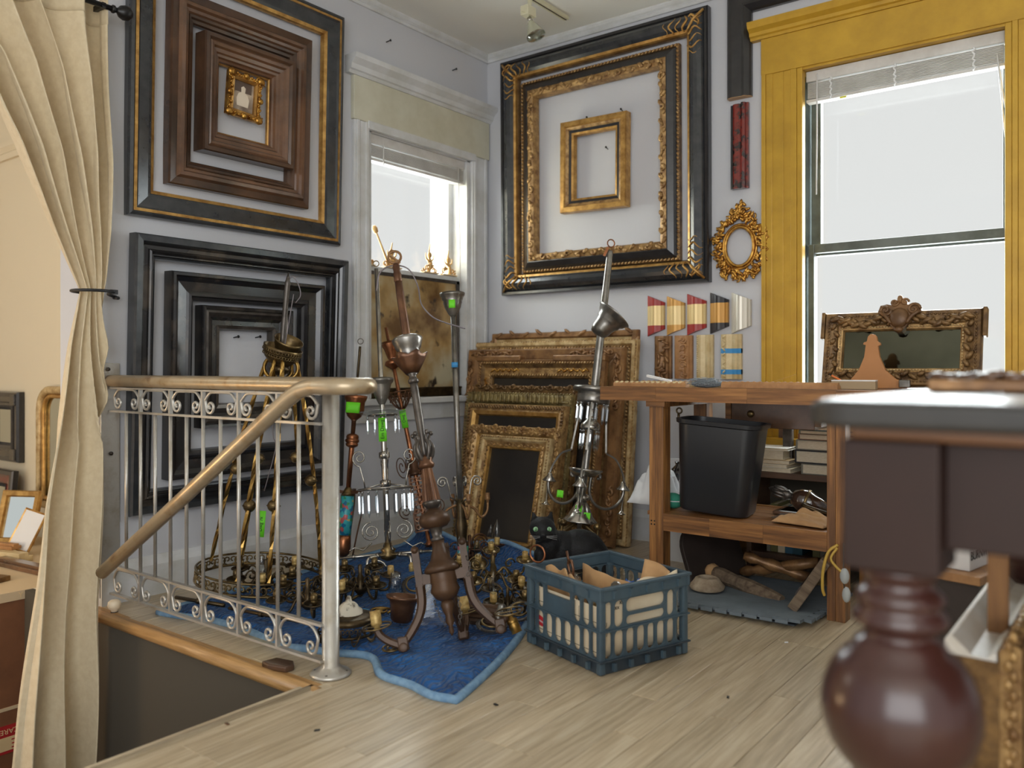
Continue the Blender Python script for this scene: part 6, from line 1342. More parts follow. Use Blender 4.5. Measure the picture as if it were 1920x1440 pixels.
mb = MB(); cz = H / 2 - .03
out = [(-.085, .02), (-.075, .05), (-.05, .055), (-.03, .05), (-.022, .075), (-.008, .07), (0, .085), (.008, .07), (.022, .075), (.03, .05), (.05, .055), (.075, .05), (.085, .02), (.05, -.005), (.03, -.04), (.012, -.062), (-.012, -.062), (-.03, -.04), (-.05, -.005)]
mb.prism(out, .0, .052, T(0, cz, 0)); mb.sph((0, cz - .005, .05), (.04, .045, .022), 14, 8)
for sx in (-1, 1): mb.tube(spiral((0, 0), .026, .005, 0, sx * 8, 18), .007, 6, M=T(sx * .055, cz + .03, .054)); mb.tube(spiral((0, 0), .016, .004, 0, sx * 7, 14), .0055, 6, M=T(sx * .02, cz + .062, .052)); mb.tube(smooth_path([(sx * .03, cz - .03, .055), (sx * .05, cz + .0, .06), (sx * .075, cz + .02, .055)], 4), .008, 6)
mb.sph((0, cz + .075, .05), (.012, .02, .012), 8, 6); mb.sph((0, cz - .055, .05), (.02, .014, .014), 8, 6); mb.build('crest', MT['crest_wood'], tm)
for sx in (-1, 1):
    mb = MB()
    for q in range(9):
        u = q / 8; x_ = sx * lerp(.085, W / 2 - .05, u); z_ = cz - .012 - .03 * math.sin(PI * min(1, u * 1.25)) + .01; mb.sph((0, 0, 0), (.028, .012, .012), 8, 5, T(x_, z_, .046) @ RZ(sx * (.5 if q % 2 else -.3)))
    mb.build('garland', MT['gold_dark'], tm)
# wooden pediment blank
pts = [(1585, 727), (1592, 714), (1610, 692), (1620, 668), (1623, 646), (1618, 645), (1619, 641), (1625, 639), (1627, 630), (1631, 626), (1635, 625), (1639, 626), (1643, 630), (1645, 639), (1650, 642), (1651, 646), (1646, 648), (1649, 668), (1660, 693), (1680, 710), (1702, 718), (1700, 727)]
yp = -.62; oo = [plane_y(a, b, yp) for a, b in pts]; xc = sum(p[0] for p in oo) / len(oo)
t = thing('pediment_blank', 'bell-shaped orange brown wooden pediment piece standing on the bench', 'wood piece', T(xc, yp, BZ))
zmin = min(p[1] for p in oo); mb = MB(); mb.prism([(a - xc, b - zmin) for a, b in oo][::-1], -.02, 0, RX(R(90))); mb.build('board', mat('pine_orange', (184, 128, 76), .5, c2=(168, 112, 62), scale=3), t, bevel=.002)
mb = MB(); mb.box((oo[-2][0] - xc - .005, -.03, .022), (.04, .02, .03)); mb.build('corner_clip', MT['pewter'], t, bevel=.003)
# mouldings and odds on the bench top
def stock(lab, px0, px1, y_, w_, h_, m, carve=None, rz=0.0, z_=BZ):
    xa, _ = plane_y(px0, 715, y_); xb, _ = plane_y(px1, 715, y_); t = thing('moulding_stick', lab, 'moulding', T(xa, y_, z_ + .001) @ RZ(rz), 'moulding sticks on the workbench')
    mb = MB(); sweep_line(mb, [(0, 0), (w_, 0), (w_, h_ * .5), (w_ * .7, h_ * .6), (w_ * .55, h_), (w_ * .2, h_), (0, h_ * .6)], (0, 0, 0), (xb - xa, 0, 0), (0, 1, 0)); mb.build('stick', MT[m], t)
    if carve:
        mb = MB(); n_ = int((xb - xa) / .026)
        for q in range(n_): mb.sph((0, 0, 0), (.012, .01, .008), 7, 5, T(.013 + .026 * q, .012, h_ * .8))
        mb.build('carving', MT[carve], t, kind='stuff')
stock('carved pale moulding stick at the left end of the workbench', 1150, 1285, -.90, .04, .022, 's_oak', 's_cream'); stock('long plain moulding stick along the right of the workbench', 1352, 1570, -.90, .045, .026, 's_oak'); stock('second moulding stick behind the plain one on the workbench', 1200, 1500, -.80, .04, .024, 's_cream', 's_oak'); stock('pale stick lying at the back of the workbench', 1330, 1530, -.66, .05, .02, 's_oak')
xa, _ = plane_y(1320, 715, -.905)
t = thing('steel_wool', 'tangled pad of grey steel wool on the bench front edge', 'steel wool', T(xa, -.88, BZ))
rnd = random.Random(5); mb = MB()
for q in range(150):
    a = rnd.uniform(0, 6.28); r_ = rnd.uniform(.02, .075); c = Vector((r_ * math.cos(a) * 1.1, r_ * math.sin(a) * .32, rnd.uniform(.008, .034) * (1.15 - r_ * 8 * .8)))
    c.z = max(.004, c.z); pts = [c + Vector((rnd.uniform(-.025, .025), rnd.uniform(-.012, .012), abs(rnd.uniform(-.002, .016)))) for _ in range(4)]
    mb.tube(smooth_path(pts, 3), .0007, 3)
mb.build('strands', mat('steel_wool', (156, 164, 170), .4, .6), t, kind='stuff'); mb = MB(); mb.sph((0, 0, .016), (.072, .02, .016), 16, 8); mb.build('core', mat('steel_core', (120, 128, 134), .7, .3, bump=1, bscale=200, bdist=.01), t)
def at_bench(px, y_): return plane_y(px, 715, y_)[0]
t = thing('white_strip', 'white wooden strip propped across sticks on the bench left', 'strip', T(at_bench(1235, -.85), -.85, BZ + .026) @ RZ(-.25) @ RY(.16)); mb = MB(); mb.box((0, 0, .012), (.14, .012, .01)); mb.build('strip', MT['white_paint'], t)
t = thing('carpenter_pencil', 'orange pencil leaning by the pediment piece on the bench', 'pencil', T(at_bench(1573, -.72), -.72, BZ + .004) @ RZ(-.1) @ RY(.5)); mb = MB(); mb.cyl((-.05, 0, .03), (.05, 0, .03), .004, None, 6); mb.build('shaft', mat('pencil_orange', (226, 120, 50), .5), t); mb = MB(); mb.cyl((-.051, 0, .03), (-.062, 0, .03), .004, .001, 6); mb.build('tip', MT['ink'], t)
t = thing('grey_block', 'tan grey rectangular card block on the bench by the pediment', 'block', T(at_bench(1602, -.80), -.80, BZ + .001) @ RZ(.1)); mb = MB(); mb.box((0, 0, .016), (.16, .06, .032)); mb.build('block', mat('grey_tan', (166, 144, 112), .7), t, bevel=.002); mb = MB(); mb.box((0, 0, .034), (.16, .06, .004)); mb.build('white_lid', MT['white_paint'], t)
t = thing('paper_scrap', 'folded paper scrap standing on the bench by the casing', 'paper', T(at_bench(1467, -.75), -.75, BZ + .026)); mb = MB(); mb.add([(-.04, 0, 0), (.05, 0, .03), (.05, .02, .032), (-.04, .02, .002)], [(0, 1, 2, 3)]); mb.build('sheet', MT['brown_card'], t, solid=.001)
# ---------------------------------------------------------------- on the lower shelf
SZ = .337
M = T(*plane_y(1342, 965, -.70)[:1], -.70, SZ) if False else T(plane_y(1345, 965, -.755)[0], -.755, SZ + .013) @ RZ(.12) @ RY(R(4))
t = thing('waste_bin', 'scuffed black plastic bin standing on the bench shelf', 'bin', M)
def rr4(w, d, r, n=6):
    out = []
    for cx, cy, a0 in ((w / 2 - r, d / 2 - r, 0), (-w / 2 + r, d / 2 - r, 90), (-w / 2 + r, -d / 2 + r, 180), (w / 2 - r, -d / 2 + r, 270)):
        for q in range(n): a = R(a0 + 90 * q / (n - 1)); out.append((cx + r * math.cos(a), cy + r * math.sin(a)))
    return out
mb = MB(); rings = [(rr4(.29, .20, .05), 0), (rr4(.30, .21, .05), .012), (rr4(.35, .245, .06), .37), (rr4(.37, .265, .065), .375), (rr4(.375, .27, .068), .392), (rr4(.345, .24, .06), .392), (rr4(.30, .21, .05), .02)]
n = 24; vs = [(x_, y_, z) for rg, z in rings for x_, y_ in rg]; fs = [(j * n + i, j * n + (i + 1) % n, (j + 1) * n + (i + 1) % n, (j + 1) * n + i) for j in range(len(rings) - 1) for i in range(n)] + [tuple(reversed(range(n))), tuple(range(6 * n, 7 * n))]
mb.add(vs, fs, 0, True); o = mb.build('body', mat('bin_black', (36, 37, 40), .33, c2=(96, 104, 108), scale=7, stretch=(1, 1, .35), lo=.66, hi=.9), t)
md = o.modifiers.new('edge', 'EDGE_SPLIT'); md.split_angle = R(40)
mb = MB(); mb.torus(.012, .004, 12, 6, T(-.185, -.05, .42) @ RX(R(90))); mb.tube([(-.185, -.05, .37), (-.187, -.05, .41)], .006, 6); mb.build('handle_lug', MT['brass_dark'], t)
def shelf_pt(px, y_): return plane_y(px, 960, y_)[0]
t = thing('glazed_vase', 'orange and black glazed vase behind the bin on shelf', 'vase', T(shelf_pt(1268, -.55), -.50, SZ + .001)); mb = MB(); mb.lathe([(.03, 0), (.03, .05), (.045, .08), (.055, .11), (.045, .145), (.025, .165), (.03, .18)], 20, None); mb.build('body', mat('vase_glaze', (28, 24, 26), .12, c2=(190, 92, 36), scale=9, lo=.48, hi=.6, coat=.6), t)
t = thing('green_ball', 'green cloth ball on the shelf beside the bin', 'ball', T(shelf_pt(1262, -.78), -.78, SZ + .004)); mb = MB(); mb.sph((0, 0, .035), (.05, .035, .035), 14, 10); mb.build('ball', mat('cloth_green', (50, 132, 108), .8, bump=.5, bscale=30, bdist=.01), t); mb = MB(); mb.tube([(.0 + .05 * math.cos(a * .3), .036 * math.sin(a * .3), .036) for a in range(21)], .002, 5); mb.build('seam', MT['white_paint'], t)
mat('white_cloth', (226, 226, 226), .8)
def crumple(lab, c, w, d, h, m, seed, nm='cloth', cat='cloth', rz=0.0, cap=.5):
    t = thing(nm, lab, cat, T(*c) @ RZ(rz)); mb = MB()
    mb.grid(lambda u, v: Vector(((u - .5) * w, (v - .5) * d, .004 + h * (math.sin(PI * u) * math.sin(PI * v)) ** cap * (.55 + .9 * abs(noise.noise(Vector((u * 4 + seed, v * 4, seed))))) + .0)), 30, 22); mb.build('sheet', MT[m] if isinstance(m, str) else m, t, solid=.0015); return t
crumple('white tissue heap spilling off the shelf left of the bench leg', (1.575, -.66, SZ + .002), .23, .22, .20, 'white_cloth', 3, 'tissue_paper', 'paper')
t = thing('white_board', 'white board leaning upright behind left bench leg', 'panel', T(1.60, -.36, SZ - .337) @ RY(-.06)); mb = MB(); mb.bb(-.13, .13, -.01, .01, .0, .52); mb.build('board', MT['white_paint'], t, bevel=.003)
# dark glossy lamp base lying on the shelf
pa, pb = P(1462, 922, 3.58), P(1550, 955, 3.48)
t = thing('vase_lamp', 'glossy dark brown lamp base lying on the bench shelf', 'lamp base', fr(pa, pb - pa)); LL = (pb - pa).length; mat('glossy_brown', (42, 32, 28), .12, c2=(70, 48, 34), scale=5, coat=.8)
mb = MB(); mb.lathe([(.012, .05), (.03, .06), (.045, .085), (.05, .11), (.048, .115), (.05, .12), (.04, LL * .75), (.026, LL), (.01, LL + .005)], 22, None); mb.build('body', MT['glossy_brown'], t)
mb = MB(); mb.lathe([(.048, .11), (.053, .113), (.053, .121), (.048, .124)], 22, None); mb.build('band', MT['brass_old'], t); mb = MB(); mb.lathe([(.001, -.05), (.012, -.035), (.02, -.01), (.012, .015), (.024, .035), (.014, .055)], 12, None)
for q in range(6): a = q * 1.05; mb.sph((.018 * math.cos(a), .018 * math.sin(a), .0), (.01, .01, .03), 7, 5)
mb.build('leafy_finial', MT['pewter_dark'], t)
mb = MB(); mb.tube(smooth_path([(-.04, 0, .13), (-.075, .0, .12), (-.085, 0, .16), (-.07, 0, .22)], 4), .01, 6); mb.build('foot_scroll', MT['brass_dark'], t)
crumple('clear crinkled plastic sheet under the lamp base on shelf', (2.27, -.70, SZ + .004), .26, .13, .008, 'plastic_bag', 8, 'plastic_sheet', 'plastic')
crumple('crumpled brown wrapping paper on the shelf right of bin', (2.29, -.79, SZ + .004), .22, .14, .05, 'brown_card', 6, 'wrapping_paper', 'paper', -.15)
t = thing('small_tray', 'flat wood framed glass picture lying behind the bin on shelf', 'tray', T(2.22, -.55, SZ + .002)); mb = MB(); mb.bb(-.12, .12, -.08, .08, 0, .012); mb.build('board', MT['walnut'], t, bevel=.002); mb = MB(); mb.bb(-.10, .10, -.06, .06, .012, .014); mb.build('glass', MT['mirror'], t)
# ---------------------------------------------------------------- low bookcase against the back wall
t = thing('bookcase', 'low dark wooden bookcase behind the workbench', 'bookcase', T(0, 0, 0)); m = mat('shelf_wood', (96, 70, 52), .5, c2=(78, 56, 42), scale=3, stretch=(2, 20, 20))
for z_ in (.06, .446): mb = MB(); mb.bb(1.86, 2.98, -.29, -.03, z_, z_ + .028); mb.build('shelf', m, t, bevel=.002)
for x_ in (1.86, 2.98): mb = MB(); mb.bb(x_ - .012, x_ + .012, -.29, -.03, 0, .474); mb.build('side', m, t, bevel=.002)
mb = MB(); mb.bb(1.87, 2.97, -.034, -.03, .06, .45); mb.build('back', MT['stair_dark'], t)
mat('pages', (216, 204, 180), .8, c2=(200, 186, 158), scale=60, stretch=(1, 1, 6)); 
def book(lab, M, w, d, h, cov, group, spine='x'):
    t = thing('book', lab, 'book', M, group); c = cov if cov in MT else 'blk'
    mb = MB(); mb.bb(0, w, 0, d, 0, h * .10); mb.bb(0, w, 0, d, h * .9, h); mb.build('cover', MT[c], t, bevel=.0015)
    mb = MB(); mb.bb(-.002, .006, 0, d, 0, h); mb.build('spine', MT[c], t, bevel=.002)
    mb = MB(); mb.bb(.006, w - .004, .004, d - .004, h * .10, h * .9); mb.build('page_block', MT['pages'], t)
for nm, c in (('bk_slate', (90, 104, 110)), ('bk_green', (112, 126, 112)), ('bk_brown', (132, 84, 56)), ('bk_black', (44, 42, 44)), ('bk_tan', (178, 150, 108)), ('bk_blue', (50, 96, 120)), ('bk_teal', (36, 78, 92)), ('bk_cream', (212, 198, 170)), ('bk_olive', (112, 108, 66)), ('bk_grey', (120, 116, 104)), ('bk_white', (224, 222, 214))): mat(nm, c, .5)
z_ = .4745; xs = plane_y(1490, 850, -.28)[0]
for k, (h, cov, dx, lab) in enumerate(((.05, 'bk_grey', .03, 'bottom grey book of the tall stack'), (.062, 'bk_black', .0, 'thick black covered book, second in the tall stack'), (.048, 'bk_grey', .005, 'grey book third in the tall stack'), (.026, 'bk_brown', .015, 'thin brown book fourth in the tall stack'), (.016, 'bk_green', .018, 'thin green book fifth in the tall stack'), (.038, 'bk_slate', .02, 'slate blue book on top of the tall stack'))):
    book(lab + ' behind workbench', T(xs + dx, -.275, z_) @ RZ(-.02 * k), .30, .22, h, cov, 'books stacked on the bookcase'); z_ += h + .0008
z_ = .4745; xs = plane_y(1437, 870, -.26)[0] - .06
for k, (h, cov, dx, lab) in enumerate(((.02, 'bk_cream', .02, 'lowest cream booklet of the short stack'), (.016, 'bk_white', .0, 'white booklet second in the short stack'), (.02, 'bk_tan', .01, 'tan booklet third in the short stack'), (.042, 'bk_cream', -.02, 'thick cream book fourth in the short stack'), (.012, 'bk_white', .0, 'thin white booklet on top of the short stack'))):
    book(lab + ' beside the tall stack', T(xs + dx, -.27, z_) @ RZ(.03 * (k - 2)), .165, .2, h, cov, 'booklets stacked on the bookcase'); z_ += h + .0008
xs = plane_y(1438, 920, -.25)[0]
row = [('bk_grey', .018, .22), ('bk_olive', .034, .23), ('bk_cream', .034, .215), ('bk_blue', .036, .22), ('bk_teal', .044, .20), (None, .045, 0), ('bk_olive', .034, .165), ('bk_grey', .036, .185), ('bk_cream', .042, .195), ('bk_tan', .04, .17), ('bk_brown', .04, .17)]
words = ['thin grey', 'dark olive', 'tall cream', 'blue with pale label', 'teal banded', '', 'short olive', 'grey green', 'upright white lettered', 'tan yellow', 'low brown']
for (cov, wd, h), wdsc in zip(row, words):
    if cov:
        t = thing('book', wdsc + ' book standing on the lower bookcase shelf', 'book', T(xs, -.25, .0895), 'books standing on the lower shelf'); 
        mb = MB(); mb.bb(0, wd * .12, 0, .16, 0, h); mb.bb(wd * .88, wd, 0, .16, 0, h); mb.bb(0, wd, -.003, .004, 0, h); mb.build('cover', MT[cov], t, bevel=.0015); mb = MB(); mb.bb(wd * .12, wd * .88, .004, .155, .003, h - .004); mb.build('page_block', MT['pages'], t)
        if wdsc in ('blue with pale label',): mb = MB(); mb.bb(wd * .25, wd * .75, -.0042, -.003, h * .3, h * .85); mb.build('spine_label', MT['bk_white'], t)
        if wdsc == 'teal banded':
            for zz in (.55, .8): mb = MB(); mb.bb(0, wd, -.0042, -.003, h * zz, h * zz + .008); mb.build('spine_band', MT['bk_cream'], t)
        if wdsc.startswith('upright'): text_mesh('LINTON', .02, T(wd / 2, -.0036, h * .55) @ RX(R(90)) @ RZ(R(-90)), MT['ink'], 'spine_title', t)
    xs += wd + .001
t = thing('metal_stand', 'square grey metal frame standing on the bookcase behind bin', 'metal frame', T(plane_y(1440, 880, -.18)[0] - .11, -.16, .475)); mb = MB(); mb.bb(0, .22, 0, .03, .21, .24); mb.bb(.175, .22, 0, .03, 0, .21); mb.bb(0, .045, 0, .03, 0, .21); mb.build('tube', MT['pewter_dark'], t, bevel=.003)
t = thing('yellow_lath', 'long yellow gilt lath lying on top of the books', 'moulding', T(1.9, -.053, .73)); mb = MB(); sweep_line(mb, [(0, 0), (.05, 0), (.05, .02), (.03, .03), (0, .025)], (0, 0, 0), (1.0, 0, 0), (0, 1, 0)); mb.build('lath', MT['gold_leaf_paint'], t); mb = MB(); mb.bb(.02, .05, .005, .045, -.25, 0); mb.build('support', MT['walnut'], t); mb = MB(); mb.bb(.95, .98, .005, .045, -.25, 0); mb.build('support', MT['walnut'], t)
t = thing('wood_carving', 'dark carved wood panel standing left behind bench leg', 'carved panel', T(1.755, -.14, .003)); mb = MB(); mb.bb(-.07, .07, 0, .05, 0, .58); mb.bb(-.08, .08, -.01, .06, .52, .545); mb.build('panel', MT['gold_dark'], t, bevel=.004)
mb = MB(); rnd = random.Random(4)
for q in range(10): mb.sph((0, 0, 0), (.04, .02, .02), 8, 5, T(rnd.uniform(-.05, .05), 0, .57 + .03 * rnd.random()) @ RY(rnd.uniform(-1, 1)))
mb.build('leaf_top', MT['gold_dark'], t)
t = thing('wood_stile', 'upright brown wooden stile standing behind the bench drawer', 'wood piece', T(plane_y(1303, 775, -.30)[0], -.20, 0.0)); mb = MB(); mb.bb(-.028, .022, -.015, .015, 0, .875); mb.build('stile', MT['walnut'], t, bevel=.003); mb = MB(); mb.bb(.022, .045, -.012, .012, 0, .875); mb.build('pale_edge', MT['s_cream'], t)
# ---------------------------------------------------------------- under the bench on the floor
mat('foam_grey', (112, 122, 130), .75, c2=(96, 106, 114), scale=8, bump=.2, bscale=90, bdist=.003)
def mat_z(x_, y_): return .006 + .035 * max(0, (-.75 - y_) / .5) ** 1.3 * (0.35 + .65 * abs((x_ - 1.95) / .6))
FA, FB, FY0, FY1 = 1.725, 2.37, -1.09, -.47
t = thing('foam_mat', 'grey interlocking foam floor mat under the bench with toothed edges', 'foam mat', T(0, 0, 0)); mb = MB()
NX, NY = 40, 34
def bodymat(z_off):
    vs = []
    for j in range(NY + 1):
        for i in range(NX + 1):
            x_ = lerp(FA, FB, i / NX); y_ = lerp(FY0, FY1, j / NY); vs.append((x_, y_, mat_z(x_, y_) + z_off))
    return vs
v0, v1 = bodymat(0), bodymat(.012); n0 = len(v0); fs = []
for j in range(NY):
    for i in range(NX): a = j * (NX + 1) + i; b = a + 1; c = b + NX + 1; d = a + NX + 1; fs += [(n0 + a, n0 + b, n0 + c, n0 + d), (d, c, b, a)]
for i in range(NX): fs += [(i, i + 1, n0 + i + 1, n0 + i)]
for j in range(NY): a = j * (NX + 1); fs += [(a + NX + 1, a, n0 + a, n0 + a + NX + 1)]; a += NX; fs += [(a, a + NX + 1, n0 + a + NX + 1, n0 + a)]
mb.add(v0 + v1, fs, 0, True); o = mb.build('sheet', MT['foam_grey'], t); md = o.modifiers.new('edge', 'EDGE_SPLIT'); md.split_angle = R(40)
for k in range(10):
    x_ = lerp(FA + .02, FB - .03, (k + .5) / 10); z_ = mat_z(x_, FY0); mb = MB(); mb.prism([(x_ - .014, FY0 + .002), (x_ - .024, FY0 - .03), (x_ + .024, FY0 - .03), (x_ + .014, FY0 + .002)], z_, z_ + .012); mb.build('tooth', MT['foam_grey'], t)
for k in range(9):
    y_ = lerp(FY0 + .03, FY1 - .03, (k + .5) / 9); z_ = mat_z(FB, y_); mb = MB(); mb.prism([(FB - .002, y_ - .014), (FB + .03, y_ - .024), (FB + .03, y_ + .024), (FB - .002, y_ + .014)], z_, z_ + .012); mb.build('tooth', MT['foam_grey'], t)
t = thing('foam_mat', 'lower dark foam floor mat beneath the toothed one', 'foam mat', T(0, 0, 0)); mb = MB(); mb.bb(1.73, 2.34, -1.06, -.48, .0005, .0055); mb.build('sheet', mat('foam_dark', (74, 80, 86), .8), t)
mat('dark_board', (58, 48, 44), .55, c2=(44, 36, 32), scale=4)
t = thing('dark_tabletop', 'dark round-cornered tabletop leaning under the bench left', 'tabletop', T(1.87, -.66, .03) @ RZ(-.4) @ RY(R(-24))); mb = MB(); mb.prism(rrect(.34, .25, .11, 8), -.012, .012, T(0, 0, .125) @ RZ(R(90)) @ RX(R(90))); mb.build('board', MT['dark_board'], t, bevel=.003)
mb = MB(); mb.bb(-.02, .0, -.15, .15, .0, .012); mb.build('batten', MT['walnut'], t)
t = thing('wood_slab', 'weathered wooden slab leaning on edge under the bench right', 'slab', T(2.26, -.74, .03) @ RZ(.15) @ RY(R(32))); mb = MB(); mb.bb(-.02, .02, -.22, .22, 0, .235); mb.build('plank', mat('weathered', (126, 108, 88), .8, c2=(86, 70, 56), scale=4, stretch=(1, 10, 10), bump=.3, bscale=20), t, bevel=.004); mb = MB(); mb.bb(-.024, -.018, -.22, .22, .06, .10); mb.build('cleat', MT['dark_board'], t)
t = thing('wood_beam', 'gnarled old wooden beam lying on foam mat', 'beam', fr((1.86, -.70, .06), (.33, -.1, -.04))); mb = MB(); mb.lathe([(.03, 0), (.036, .05), (.03, .12), (.034, .2), (.028, .3), (.02, .36)], 9, None, smooth=False); mb.build('beam', MT['weathered'], t); mb = MB(); mb.sph((0, 0, -.01), (.045, .04, .03), 9, 6); mb.build('knot_end', MT['brown_card'], t)
t = thing('plaster_moulding', 'pale chunk of curved plaster moulding under the bench', 'moulding', T(1.90, -.86, .03)); mb = MB(); mb.lathe([(.07, 0), (.075, .015), (.06, .03), (.05, .045), (.04, .05), (.035, .045), (.045, .02), (.04, 0)], 22, None, cap=False); mb.build('ring', mat('plaster', (176, 160, 138), .8, c2=(130, 112, 92), scale=14), t)
t = thing('crossed_legs', 'dark old turned furniture legs lying crossed under the bench', 'furniture leg', T(2.10, -.60, .03) @ SCL(.85, .85, .85))
for k, (a, b) in enumerate((((-.2, .05, .02), (.22, .0, .14)), ((-.15, -.04, .13), (.2, .06, .03)))):
    mb = MB(); d = Vector(b) - Vector(a); mb.lathe([(.02, 0), (.03, .04), (.02, .08), (.034, .14), (.022, .22), (.03, .28), (.024, d.length)], 12, fr(a, d)); mb.build('turned_leg', MT['gilt_brown'], t)
# wire bundle hanging on the right bench leg
t = thing('wire_bundle', 'loop of yellow wire with taped plugs hanging on the right bench leg', 'wire', T(2.44, -.93, .0)); mb = MB(); mb.tube(smooth_path([(.02, 0, .30), (-.012, -.01, .27), (-.03, -.015, .20), (-.034, -.01, .13), (-.03, 0, .10)], 6), .006, 7); mb.tube(smooth_path([(.02, -.01, .29), (.0, -.02, .25), (.02, -.02, .22), (.045, -.02, .20)], 5), .005, 6); mb.build('wire', mat('wire_yellow', (196, 160, 70), .45), t)
mb = MB(); mb.sph((.05, -.02, .19), (.018, .012, .03), 10, 7); mb.sph((.055, -.015, .12), (.016, .012, .03), 10, 7); mb.build('taped_plugs', mat('tape_grey', (176, 180, 180), .5), t); mb = MB(); mb.tube([(.04, 0, .31), (.045, -.02, .17), (.05, -.015, .13)], .003, 5); mb.build('lead', MT['pewter_dark'], t)
t = thing('light_bulb', 'clear round bulb standing by crate in front of bench leg', 'bulb', T(1.60, -1.02, .001)); mb = MB(); mb.lathe([(.014, 0), (.014, .028), (.012, .03)], 12, None); mb.build('base', MT['brass'], t); mb = MB(); mb.lathe([(.012, .03), (.02, .045), (.028, .068), (.024, .09), (.01, .102), (.001, .104)], 16, None); mb.build('globe', MT['clear_glass'], t)
t = thing('wood_offcut', 'orange wooden offcut lying between cat and bench', 'offcut', T(1.30, -.62, .004) @ RZ(-.12)); mb = MB(); mb.bb(-.13, .17, -.02, .02, 0, .028); mb.build('stick', MT['acacia'], t, bevel=.003); mb = MB(); mb.bb(-.05, -.01, -.0205, .0205, .0, .0285); mb.build('saw_mark', MT['walnut'], t)
# ---------------------------------------------------------------- foreground table
mat('table_black', (50, 47, 44), .5, c2=(40, 38, 36), scale=6); mat('mahogany', (66, 36, 30), .28, c2=(52, 28, 25), scale=6, stretch=(1, 1, .3), coat=.3); mat('mahogany_flat', (46, 29, 24), .5, c2=(40, 26, 22), scale=6, spec=.3)
TZ = .931
t = thing('turned_leg_table', 'large dark red table with black top and ball turned leg in right foreground', 'table', T(3.063, -3.20, 0))
mb = MB(); mb.prism(rr4(1.75, 1.46, .05, 8), TZ - .030, TZ, T(.875, .73, 0)); mb.build('table_top', MT['table_black'], t, bevel=.008, seg=3)
mb = MB(); mb.prism(rr4(1.73, 1.44, .05, 8), TZ, TZ + .0015, T(.875, .73, 0)); mb.build('polished_surface', mat('table_polish', (62, 58, 54), .32, coat=.6), t)
mb = MB(); mb.bb(.045, 1.70, .04, 1.42, TZ - .045, TZ - .026); mb.build('bed_mould', mat('mahog_light', (112, 74, 44), .4), t, bevel=.005)
LC = (.091, .085); hw = .052
mb = MB(); mb.bb(LC[0] - hw, LC[0] + hw, LC[1] - hw, LC[1] + hw, .735, TZ - .045); mb.build('leg_block', MT['mahogany_flat'], t, bevel=.003)
mb = MB(); prof = [(.044, .735), (.046, .728), (.040, .722), (.036, .715), (.042, .708), (.05, .70), (.05, .694), (.044, .688), (.05, .682), (.054, .674), (.052, .667), (.042, .662), (.038, .655), (.042, .650), (.05, .645), (.052, .638), (.066, .627), (.078, .609), (.086, .588), (.089, .566), (.087, .545), (.079, .522), (.066, .503), (.05, .49), (.056, .47), (.046, .46), (.04, .44), (.042, .36), (.046, .28), (.05, .2), (.042, .14), (.05, .1), (.046, .05), (.034, .0)]
mb.lathe(prof[::-1], 48, T(LC[0], LC[1], 0)); mb.build('turned_leg', MT['mahogany'], t)
mb = MB(); mb.bb(LC[0] + hw, 1.66, LC[1] - .02, LC[1] + .012, TZ - .168, TZ - .045); mb.build('front_apron', MT['mahogany_flat'], t, bevel=.003)
mb = MB(); mb.bb(LC[0] - .015, LC[0] + .015, LC[1] + hw, 1.35, TZ - .17, TZ - .045); mb.build('side_apron', MT['mahogany_flat'], t, bevel=.003)
for lx, ly in ((LC[0], 1.375), (1.66, LC[1]), (1.66, 1.375)):
    mb = MB(); mb.bb(lx - hw, lx + hw, ly - hw, ly + hw, .735, TZ - .045); b_ = mb.build('leg_block', MT['mahogany_flat'], t, bevel=.003); mb = MB(); mb.lathe(prof[::-1], 24, T(lx, ly, 0)); mb.build('turned_leg', MT['mahogany'], t)
# carved ornament lying on the table
t = thing('carved_crest', 'dark carved wooden crest with highlights lying on the black table', 'carving', T(*P(1850, 718, 1.30)[:2], TZ + .0025) @ RZ(.05))
mb = MB(); mb.bb(-.08, .30, -.03, .06, 0, .018); mb.build('base', MT['gilt_brown'], t, bevel=.004); rnd = random.Random(9); mb = MB()
for q in range(26): mb.sph((0, 0, 0), (.022, .012, .008), 8, 5, T(lerp(-.07, .28, q / 25), rnd.uniform(-.025, .045), .02 + rnd.uniform(0, .006)) @ RZ(rnd.uniform(-1, 1)))
for q in range(7): mb.sph((0, 0, 0), (.03, .016, .012), 8, 5, T(.10 + .02 * q, .01, .034 + .01 * math.sin(q * 1.3)) @ RY(rnd.uniform(-.4, .4)))
mb.tube(spiral((0, 0), .02, .004, 0, 8, 14), .006, 6, M=T(.14, -.01, .05) @ RX(R(90))); mb.build('carving', mat('crest_dark', (66, 44, 30), .25, .1, c2=(96, 66, 44), scale=20, coat=.4), t)
# shelf post, gilt-white frame and boxed paper under the table, right edge
t = thing('rack_upright', 'oak rack with upright post and shelves at the right edge', 'rack', T(*P(1872, 690, 1.62)[:2], 0) @ RZ(.1)); mat('oak_rack', (150, 106, 60), .5, c2=(128, 88, 48), scale=3, stretch=(20, 20, 1.5))
mb = MB(); mb.bb(-.018, .018, -.02, .02, 0, .70); mb.build('post', MT['oak_rack'], t, bevel=.003); mb = MB(); mb.bb(.10, .50, -.02, .02, .40, .45); mb.bb(.018, .5, .0, .3, .30, .32); mb.build('shelf', MT['mahog_light'], t, bevel=.003); mb = MB(); mb.bb(.06, .5, .29, .31, 0, .74); mb.build('back_panel', MT['dark_board'], t)
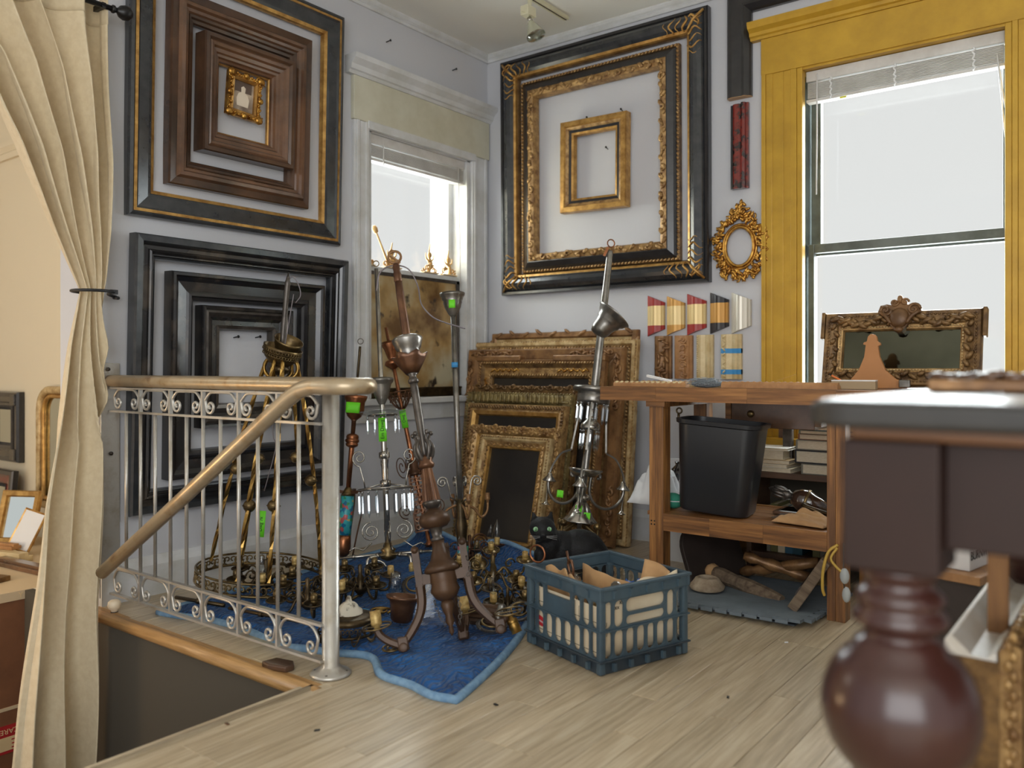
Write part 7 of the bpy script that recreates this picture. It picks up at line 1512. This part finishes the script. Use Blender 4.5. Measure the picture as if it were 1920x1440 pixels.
# white cove frame leaning: long corner length pointing away
mat('cove_white', (222, 218, 210), .45, c2=(206, 198, 184), scale=10)
a = P(1785, 1200, 1.50); b = P(1885, 1040, 2.05)
d = (b - a); d.z = 0; LN = .62
t = thing('cove_frame', 'large frame rail with white cove and gilt carved edge lying under table', 'frame rail', T(a.x, a.y, 0) @ RZ(math.atan2(d.y, d.x) - R(90)))
zt = a.z
def prof_sw(mb, prof): sweep_line(mb, prof, (0, 0, 0), (0, LN, 0), (1, 0, 0))
mb = MB(); prof_sw(mb, [(-.012, 0), (-.012, zt), (.0, zt + .008), (.014, zt - .004), (.03, zt - .02), (.055, zt - .022), (.07, zt - .008), (.074, 0)]); mb.build('cove', MT['cove_white'], t)
mb = MB(); prof_sw(mb, [(.074, 0), (.074, zt - .004), (.092, zt + .012), (.108, zt + .004), (.11, 0)]); mb.build('carved_edge', MT['gold_old'], t)
mb = MB(); mb.bb(-.016, .074, -.004, 0, 0, zt - .025); mb.build('end_face', MT['gold_dark'], t); mb = MB()
for q in range(30): mb.sph((.092 + (.004 if q % 2 else -.004), -.002, .01 + .017 * q), (.007, .004, .011), 7, 4)
for q in range(14): mb.sph((.092, .03 + .042 * q, zt + .008), (.014, .022, .01), 8, 5)
mb.build('carving', MT['gold_old'], t, kind='stuff')
# plank with a white box on it, deeper under the table
p = P(1800, 1082, 2.35)
t = thing('low_plank_shelf', 'plank shelf on block seen under the table', 'shelf', T(p.x, p.y, 0) @ RZ(-.2)); mb = MB(); mb.bb(-.10, .06, -.02, .36, p.z - .012, p.z + .012); mb.build('plank', MT['s_oak'], t, bevel=.002); mb = MB(); mb.bb(-.09, .04, .02, .34, 0, p.z - .012); mb.build('block', MT['dark_board'], t)
t = thing('white_carton', 'white carton with black lettering on the plank shelf', 'carton', T(p.x, p.y, p.z + .013) @ RZ(-.2) @ T(-.035, .03, 0)); mb = MB(); mb.bb(-.05, .05, 0, .22, 0, .07); mb.build('carton', MT['white_paint'], t, bevel=.002)
text_mesh('BURNWORKS', .034, T(.0508, .11, .04) @ Matrix(((0, 0, 1, 0), (1, 0, 0, 0), (0, 1, 0, 0), (0, 0, 0, 1))), MT['ink'], 'lettering', t)
# floor crumbs
for k, (px, py, m_) in enumerate(((426, 1358, 'walnut'), (594, 1370, 'ink'), (1365, 1308, 'ink'), (930, 1322, 'ink'), (1475, 1205, 'white_paint'))):
    q = Fl(px, py, .001); t = thing('wood_chip', ('brown wood chip on floor near the stair edge', 'black chip on floor near the stair edge', 'dark chip on floor right of the crate', 'dark speck on floor below the blanket tip', 'white plaster chip on floor near bench leg')[k], 'chip', T(*q) @ RZ(k)); mb = MB(); mb.prism([(-.008, -.003), (.006, -.004), (.009, .002), (-.004, .004)], 0, .003); mb.build('chip', MT[m_], t)
